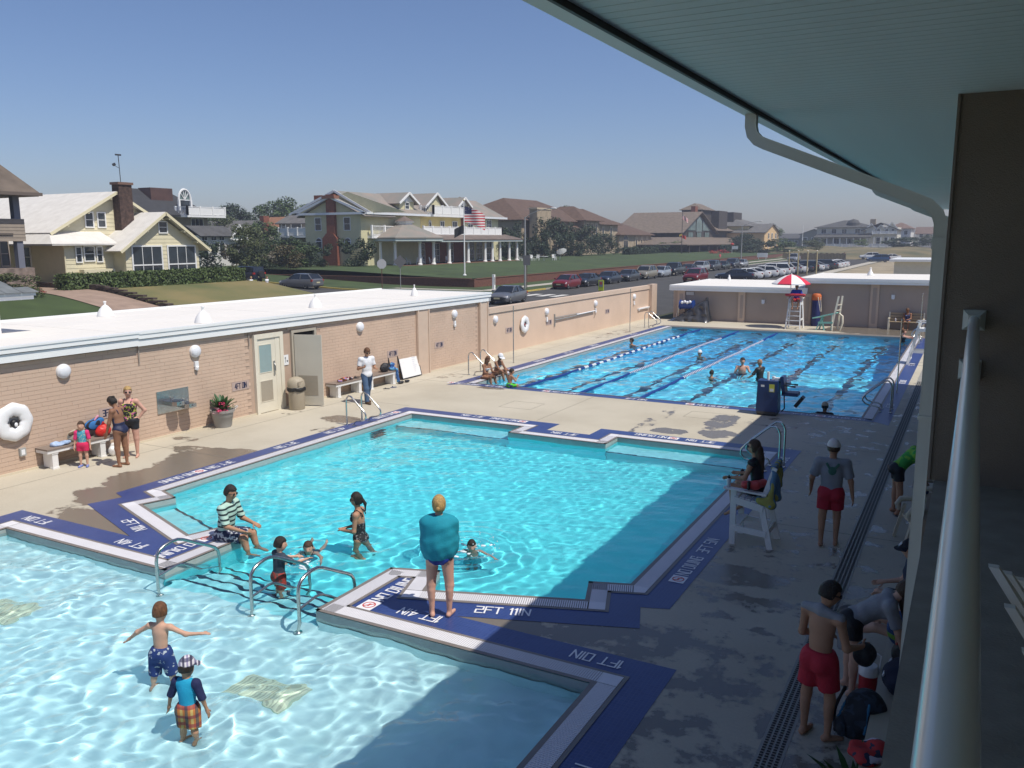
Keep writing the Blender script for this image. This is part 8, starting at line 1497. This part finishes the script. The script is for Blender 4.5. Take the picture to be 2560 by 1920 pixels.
person('boy in plaid cap and turquoise rash shirt wading in the shallow pool',(-7.2,5.78,-.385),(-.30,.95),1.10,'tan','dark','short',child=.8,head=(.15,1,-.15),armL=((-.42,.0,-.9),(-.3,.15,-.95)),armR=((.35,.0,-.95),(.15,.25,-1)),legL=((-.08,.05,-1),(0,-.05,-1),(0,1,0)),legR=((.08,-.1,-1),(0,-.05,-1),(0,1,0)),wet=True,wear=[shirt(cl('turquoise_rash_shirt',(.01,.33,.55)),1.0,-.045,.012,cl('navy_rash_sleeve',(.012,.018,.075))),shorts(plaid('orange_madras',(.45,.16,.04),(.5,.36,.12),(.28,.04,.05),16),.70,.026),cap_hat(plaid('navy_white_plaid',(.62,.60,.64),(.28,.25,.38),(.03,.035,.10),22),True)])
# --- shade on the right
lg=person('lifeguard in black tank top sitting on the near white chair',(-3.02,14.38,0),(-.98,.18),1.70,'tan','brown','long',.98,True,hipz=.98,torso=(0,.12,1),head=(0,1,-.05),armL=((-.1,.35,-.95),(.05,1,-.15)),armR=((.1,.35,-.95),(-.05,1,-.15)),legL=((-.1,1,.02),(0,-.08,-1),(0,.8,-.5)),legR=((.1,1,.02),(0,-.12,-1),(0,.8,-.5)),wear=[shirt(BLK,.02,-.02,.012,name='tank_top'),shorts(BLK,.3,.014),glasses()])
def back_print(p):
    q=MB(); c=p.ch+p.tor*.01*p.s-p.sfront*(.061*1.1*p.s+.028); r=p.sside; u=p.tor; 
    for a,b,w in(((-.10,.13),(.02,-.06),.035),((.10,.13),(-.02,-.06),.035)): q.bar(c+r*a[0]+u*a[1],c+r*b[0]+u*b[1],.012,w,tuple(u))
    q.ell(c+u*.0,(.065,.012,.075),10,6); q.build('shirt_emblem',cl('faded_green_print',(.05,.15,.11)),p.t)
person('man in grey t-shirt, red shorts and white cap walking away',(-1.88,14.78,0),(-.12,.99),1.80,'tan','brown','short',1.08,armL=((-.38,.05,-1),(-.05,.5,-.9)),armR=((.32,-.08,-1),(.15,.12,-1)),legL=((-.06,-.12,-1),(0,-.14,-1),(0,1,-.25)),legR=((.05,.10,-1),(0,-.06,-1),(.1,1,0)),wear=[shirt(GREYT,.72,-.085,.030),shorts(RED_S,.58,.030),cap_hat(cl('white_cap',(.66,.62,.60))),back_print])
person('woman in lime green t-shirt and black shorts bending over',(-1.02,17.15,0),(.97,.22),1.66,'tan','blond','short',1.02,True,torso=(0,.62,.70),head=(0,.75,-.66),headup=(0,.6,.7),armL=((-.12,.45,-.9),(-.05,.2,-1)),armR=((.12,.40,-.9),(.05,.15,-1)),legL=((-.05,.02,-1),(0,-.05,-1),(0,1,0)),legR=((.06,.12,-1),(0,-.02,-1),(0,1,0)),wear=[shirt(blotch('lime_tie_dye',(.04,.30,.05),(.18,.42,.04),9,.5),.6,-.06,.022),shorts(BLK,.42,.02),sandals(BLACK)])
person('shirtless boy in red shorts with a grey shirt over his shoulder, lower right',(-1.12,8.72,0),(.42,.9),1.70,'tan','dark','short',.98,head=(.62,.75,-.3),torso=(0,.03,1),armL=((-.2,.12,-1),(.45,.85,-.2)),armR=((.25,.12,-1),(.1,.95,-.15)),legL=((-.07,-.05,-1),(0,-.04,-1),(-.1,1,0)),legR=((.08,.10,-1),(0,-.03,-1),(.5,.8,0)),res=.013,wear=[shorts(RED_S,.64,.03,.045),glasses(),lambda p:addm(p,'draped_shirt',*sdf_mesh([('cap',p.arms[0][0]+p.tor*.03,p.nk+p.tor*.0+p.sfront*-.03,.05,.055),('cap',p.nk-p.sfront*.03,p.arms[1][0]+p.tor*.02,.055,.045),('cap',p.arms[1][0]+p.tor*.02,p.arms[1][0]+p.sfront*.06-p.tor*.28,.04,.035)],.013,.03,.006,(),.006),GREYT),lambda p:addm(p,'dark_bundle',*sdf_mesh([('ell',p.arms[1][2]+np.array([0,.05,-.1]),np.array([.12,.10,.13]),np.eye(3))],.014,.03,0,(),.008),BLK)])
person('girl in grey t-shirt with long brown hair bending over the bags',(-.93,9.86,0),(.88,.12),1.68,'fair','brown','hang',.98,True,torso=(0,.78,.55),head=(0,.7,-.7),headup=(0,.65,.6),armL=((-.1,.25,-1),(0,.25,-1)),armR=((.1,.35,-1),(0,.3,-1)),legL=((-.06,-.02,-1),(0,-.06,-1),(0,1,0)),legR=((.06,.1,-1),(0,-.04,-1),(0,1,0)),wear=[shirt(GREYT,.75,-.06,.022),shorts(BLK,.36,.018)])
person('person in a dark cap sitting low behind the downspout',(-.42,12.0,0),(-.98,-.1),1.70,'fair','dark','short',1,hipz=.40,torso=(0,.05,1),armL=((-.15,.3,-1),(.1,.9,-.2)),armR=((.15,.3,-1),(-.1,.9,-.2)),legL=((-.1,1,.05),(0,-.05,-1),(0,1,0)),legR=((.1,1,.05),(0,-.05,-1),(0,1,0)),wear=[shirt(cl('navy_tee',(.02,.03,.06)),.6),shorts(cl('dark_trunks',(.03,.03,.04)),.7),cap_hat(cl('navy_cap',(.008,.01,.02)),True,logo='NY')])
person('woman in patterned top sitting with bare legs stretched toward the drain',(-.38,10.95,0),(-1,-.05),1.66,'fair','dark','long',1.05,True,hipz=.42,torso=(0,-.15,1),armL=((-.1,.3,-1),(.2,.9,-.1)),armR=((.1,.3,-1),(-.2,.9,-.1)),legL=((-.08,1,.12),(0,.9,-.25),(0,.4,.9)),legR=((.1,1,.30),(0,.65,-.75),(0,.8,.5)),wear=[shirt(blotch('yellow_blue_print',(.40,.33,.22),(.10,.12,.2),16,.5,(.5,.35,.08)),.3),shorts(cl('striped_shorts',(.10,.11,.13)),.45)])
# --- lap pool
person('woman in white bikini with long brown hair sitting at the lap pool corner',(-16.02,27.25,.06),(.97,-.25),1.66,'brown','auburn','long',1.0,True,hipz=.04,torso=(0,.22,1),head=(.2,.9,-.3),armL=((-.1,.4,-.9),(.2,.9,.0)),armR=((.1,.4,-.9),(-.1,.95,-.1)),legL=((-.05,1,.10),(0,.3,-1),(0,1,-.1)),legR=((.08,1,.02),(0,.25,-1),(0,1,-.1)),res=.018,wet=True,wear=[cloth_band(WHT,.155,.215,'bikini_top'),cloth_band(WHT,-.07,.02,'bikini_bottom')])
person('woman in pale cap and dark bikini sitting behind the woman with long hair',(-16.05,28.15,.06),(.98,-.15),1.68,'brown','blond','short',1.0,True,hipz=.04,torso=(0,.32,1),head=(.1,.9,-.35),armL=((-.1,.5,-.8),(.1,.9,-.3)),armR=((.1,.6,-.8),(-.05,.9,-.45)),legL=((-.05,.9,.42),(0,.35,-1),(0,1,-.1)),legR=((.06,.9,.36),(0,.35,-1),(0,1,-.1)),res=.018,wet=True,wear=[cloth_band(WHT,.155,.21,'bikini_top'),cloth_band(BLK,-.07,.02,'bikini_bottom'),cap_hat(WHT)])
person('small boy in bright green trunks sitting on the near edge of the lap pool',(-14.28,26.02,.06),(.45,.89),1.15,'tan','dark','short',child=.7,hipz=.04,torso=(0,.12,1),head=(.4,.9,-.3),armL=((-.1,.3,-.9),(.1,.9,.3)),armR=((.2,.5,-.8),(-.1,.6,.7)),legL=((-.1,1,0),(0,.1,-1),(0,1,0)),legR=((.1,1,0),(0,.1,-1),(0,1,0)),res=.016,wet=True,wear=[shorts(blotch('green_navy_trunks',(.10,.55,.03),(.02,.04,.12),10,.55),.75,.018)])
def swimmer(label,x,y,show,fwd,h=1.75,skin='tan',hair='dark',wear=(),armL=((-.5,.4,-.8),(-.2,.8,-.5)),armR=((.5,.4,-.8),(.2,.8,-.5)),torso=(0,0,1),**k):
    # show = metres of head and shoulders above the water
    s=k.pop('style','short'); top=.53*h+.30*h+.16*h; return person(label,(x,y,0),fwd,h,skin,hair,s,hipz=WATER_Z+show-(.30+.165)*h,torso=torso,armL=armL,armR=armR,wear=wear,res=.02,wet=True,**k)
swimmer('swimmer stretching an arm in the far left lane',-15.0,40.2,.34,(-.7,-.7),wear=[shorts(NAVY,.6)],armL=((-.9,.1,.05),(-1,.1,.1)),armR=((.6,.4,-.6),(.3,.7,-.4)))
swimmer('swimmer in a white cap between the lane ropes',-10.72,37.5,.28,(-.2,-1),wear=[shorts(NAVY,.6),cap_hat(WHT,False)])
swimmer('dark haired swimmer low in the water by the near lane rope',-8.7,32.1,.26,(.3,1),1.5,wear=[shorts(BLK,.6)])
swimmer('bare chested man standing in the lap pool with hands at his chin',-7.96,33.95,.56,(.3,-.95),1.78,'pink',wear=[shorts(NAVY,.6)],armL=((-.35,.4,-.9),(.45,.5,.9)),armR=((.35,.4,-.9),(-.45,.5,.9)))
swimmer('bald man in dark swim shirt talking in the lap pool',-7.05,33.0,.68,(-.85,.3),1.80,'tan',style=None,wear=[shirt(blotch('black_rash_shirt',(.015,.015,.018),(.10,.10,.10),10,.62),.8,-.05,.014),shorts(BLK,.6)])
swimmer('person in a pale hat in the shaded corner of the lap pool',-3.76,26.95,.30,(-.1,1),1.7,'brown',wear=[cap_hat(cl('straw_hat',(.45,.38,.28))),shirt(BLK,.6)])
swimmer('woman resting her arms on the far right edge of the lap pool',-3.05,47.8,.62,(1,.1),1.65,'pink','auburn',fem=True,wear=[swimsuit(BLK,.8)],armL=((-.15,.9,-.15),(.1,1,-.1)),armR=((.15,.9,-.2),(-.1,1,-.1)))
# --- far end and beyond
person('lifeguard in blue t-shirt and red shorts on the tall chair under the umbrella',(-9.05,51.15,0),(.05,-1),1.75,'brown','dark','short',1.02,hipz=1.72,torso=(0,.05,1),armL=((-.4,.2,-.9),(-.1,.9,-.3)),armR=((.4,.2,-.9),(.1,.9,-.3)),legL=((-.22,1,-.05),(.1,.15,-1),(0,1,-.2)),legR=((.22,1,-.05),(-.1,.15,-1),(0,1,-.2)),res=.018,wear=[shirt(cl('royal_blue_tee',(.01,.04,.33)),.75,-.03,.024),shorts(RED_S,.6,.026),glasses()])
person('woman with long auburn hair sitting on the far bench',(-3.25,53.35,0),(-.1,-1),1.66,'brown','auburn','long',1,True,hipz=.48,torso=(0,.2,1),head=(0,.8,-.5),armL=((-.1,.4,-.9),(.3,.8,-.1)),armR=((.1,.4,-.9),(-.3,.8,-.1)),legL=((-.05,1,.05),(0,.1,-1),(0,1,0)),legR=((.06,1,.12),(0,.3,-1),(0,1,0)),res=.018,wear=[swimsuit(blotch('blue_print_suit',(.02,.03,.12),(.2,.25,.45),16),.8)])
person('child in a pale cap, head showing above the dry lawn by the dark car',(-62.5,61.2,.15),(1,0),1.5,'fair','blond','short',child=.4,res=.05,face=False,nohands=True,wear=[shirt(WHT,.6)])
person('auburn haired person behind the dry lawn, right of the child in a pale cap',(-60.8,61.6,.1),(1,0),1.6,'fair','auburn','long',fem=True,res=.05,face=False,nohands=True,wear=[shirt(WHT,.6)])
person('person in pink walking past the hedge of the dark timber house',(-50,188,.2),(1,-.4),1.75,'tan','dark','short',res=.06,face=False,nohands=True,wear=[shirt(cl('coral_top',(.6,.10,.12)),.6,loose=.05),shorts(cl('coral_bottom',(.6,.12,.14)),.6,.05)])
person('person in dark clothes standing near the far white SUV',(-28.5,222,0),(1,-.4),1.75,'tan','dark','short',res=.06,face=False,nohands=True,wear=[shirt(cl('dark_red_top',(.2,.03,.03)),.6,loose=.04),shorts(BLK,.9,.04)])

# splashed drops round the bathing children
def splash(label,c,n,reach,seed):
    r=np.random.RandomState(seed); q=MB()
    for i in range(n):
        a=r.rand()*6.28; d=reach*r.rand()**.6; z=.02+.22*r.rand()**2*(1-d/reach*.6); k=.005+.010*r.rand()**2; q.ell((c[0]+d*math.cos(a),c[1]+d*math.sin(a),WATER_Z+z),(k,k,k*.8),6,4)
    for i in range(14):
        a=r.rand()*6.28; d=reach*.7*r.rand(); q.ell((c[0]+d*math.cos(a),c[1]+d*math.sin(a),WATER_Z+.004),(.03+.05*r.rand(),.02+.03*r.rand(),.012),8,4)
    o=stuff(q.build('water_splash',mat('white_water',(.72,.80,.83),.25) if 'white_water' not in bpy.data.materials else bpy.data.materials['white_water'],smooth=True)); tag(o,label,'splash')
splash('white drops thrown up around the splashing boy',(-7.35,11.95),90,.62,3); splash('drops between the boy on the steps and the swimming girl',(-9.45,10.0),40,.4,4)
# ================================================================ summer haze: one even, thin volume round everything
HZ=bpy.data.materials.new('summer_haze'); HZ.use_nodes=True; _n=HZ.node_tree; _n.nodes.clear(); _o=_n.nodes.new('ShaderNodeOutputMaterial'); _v=_n.nodes.new('ShaderNodeVolumePrincipled')
_v.inputs['Color'].default_value=(.80,.86,1,1); _v.inputs['Density'].default_value=.0007; _v.inputs['Anisotropy'].default_value=.2; _n.links.new(_v.outputs[0],_o.inputs[1])
q=MB(); q.box(-400,250,-60,520,-4,24); hz=q.build('haze',HZ); hz['kind']='stuff'; tag(hz,'thin pale summer haze over the whole place','haze')
SC.cycles.volume_bounces=0
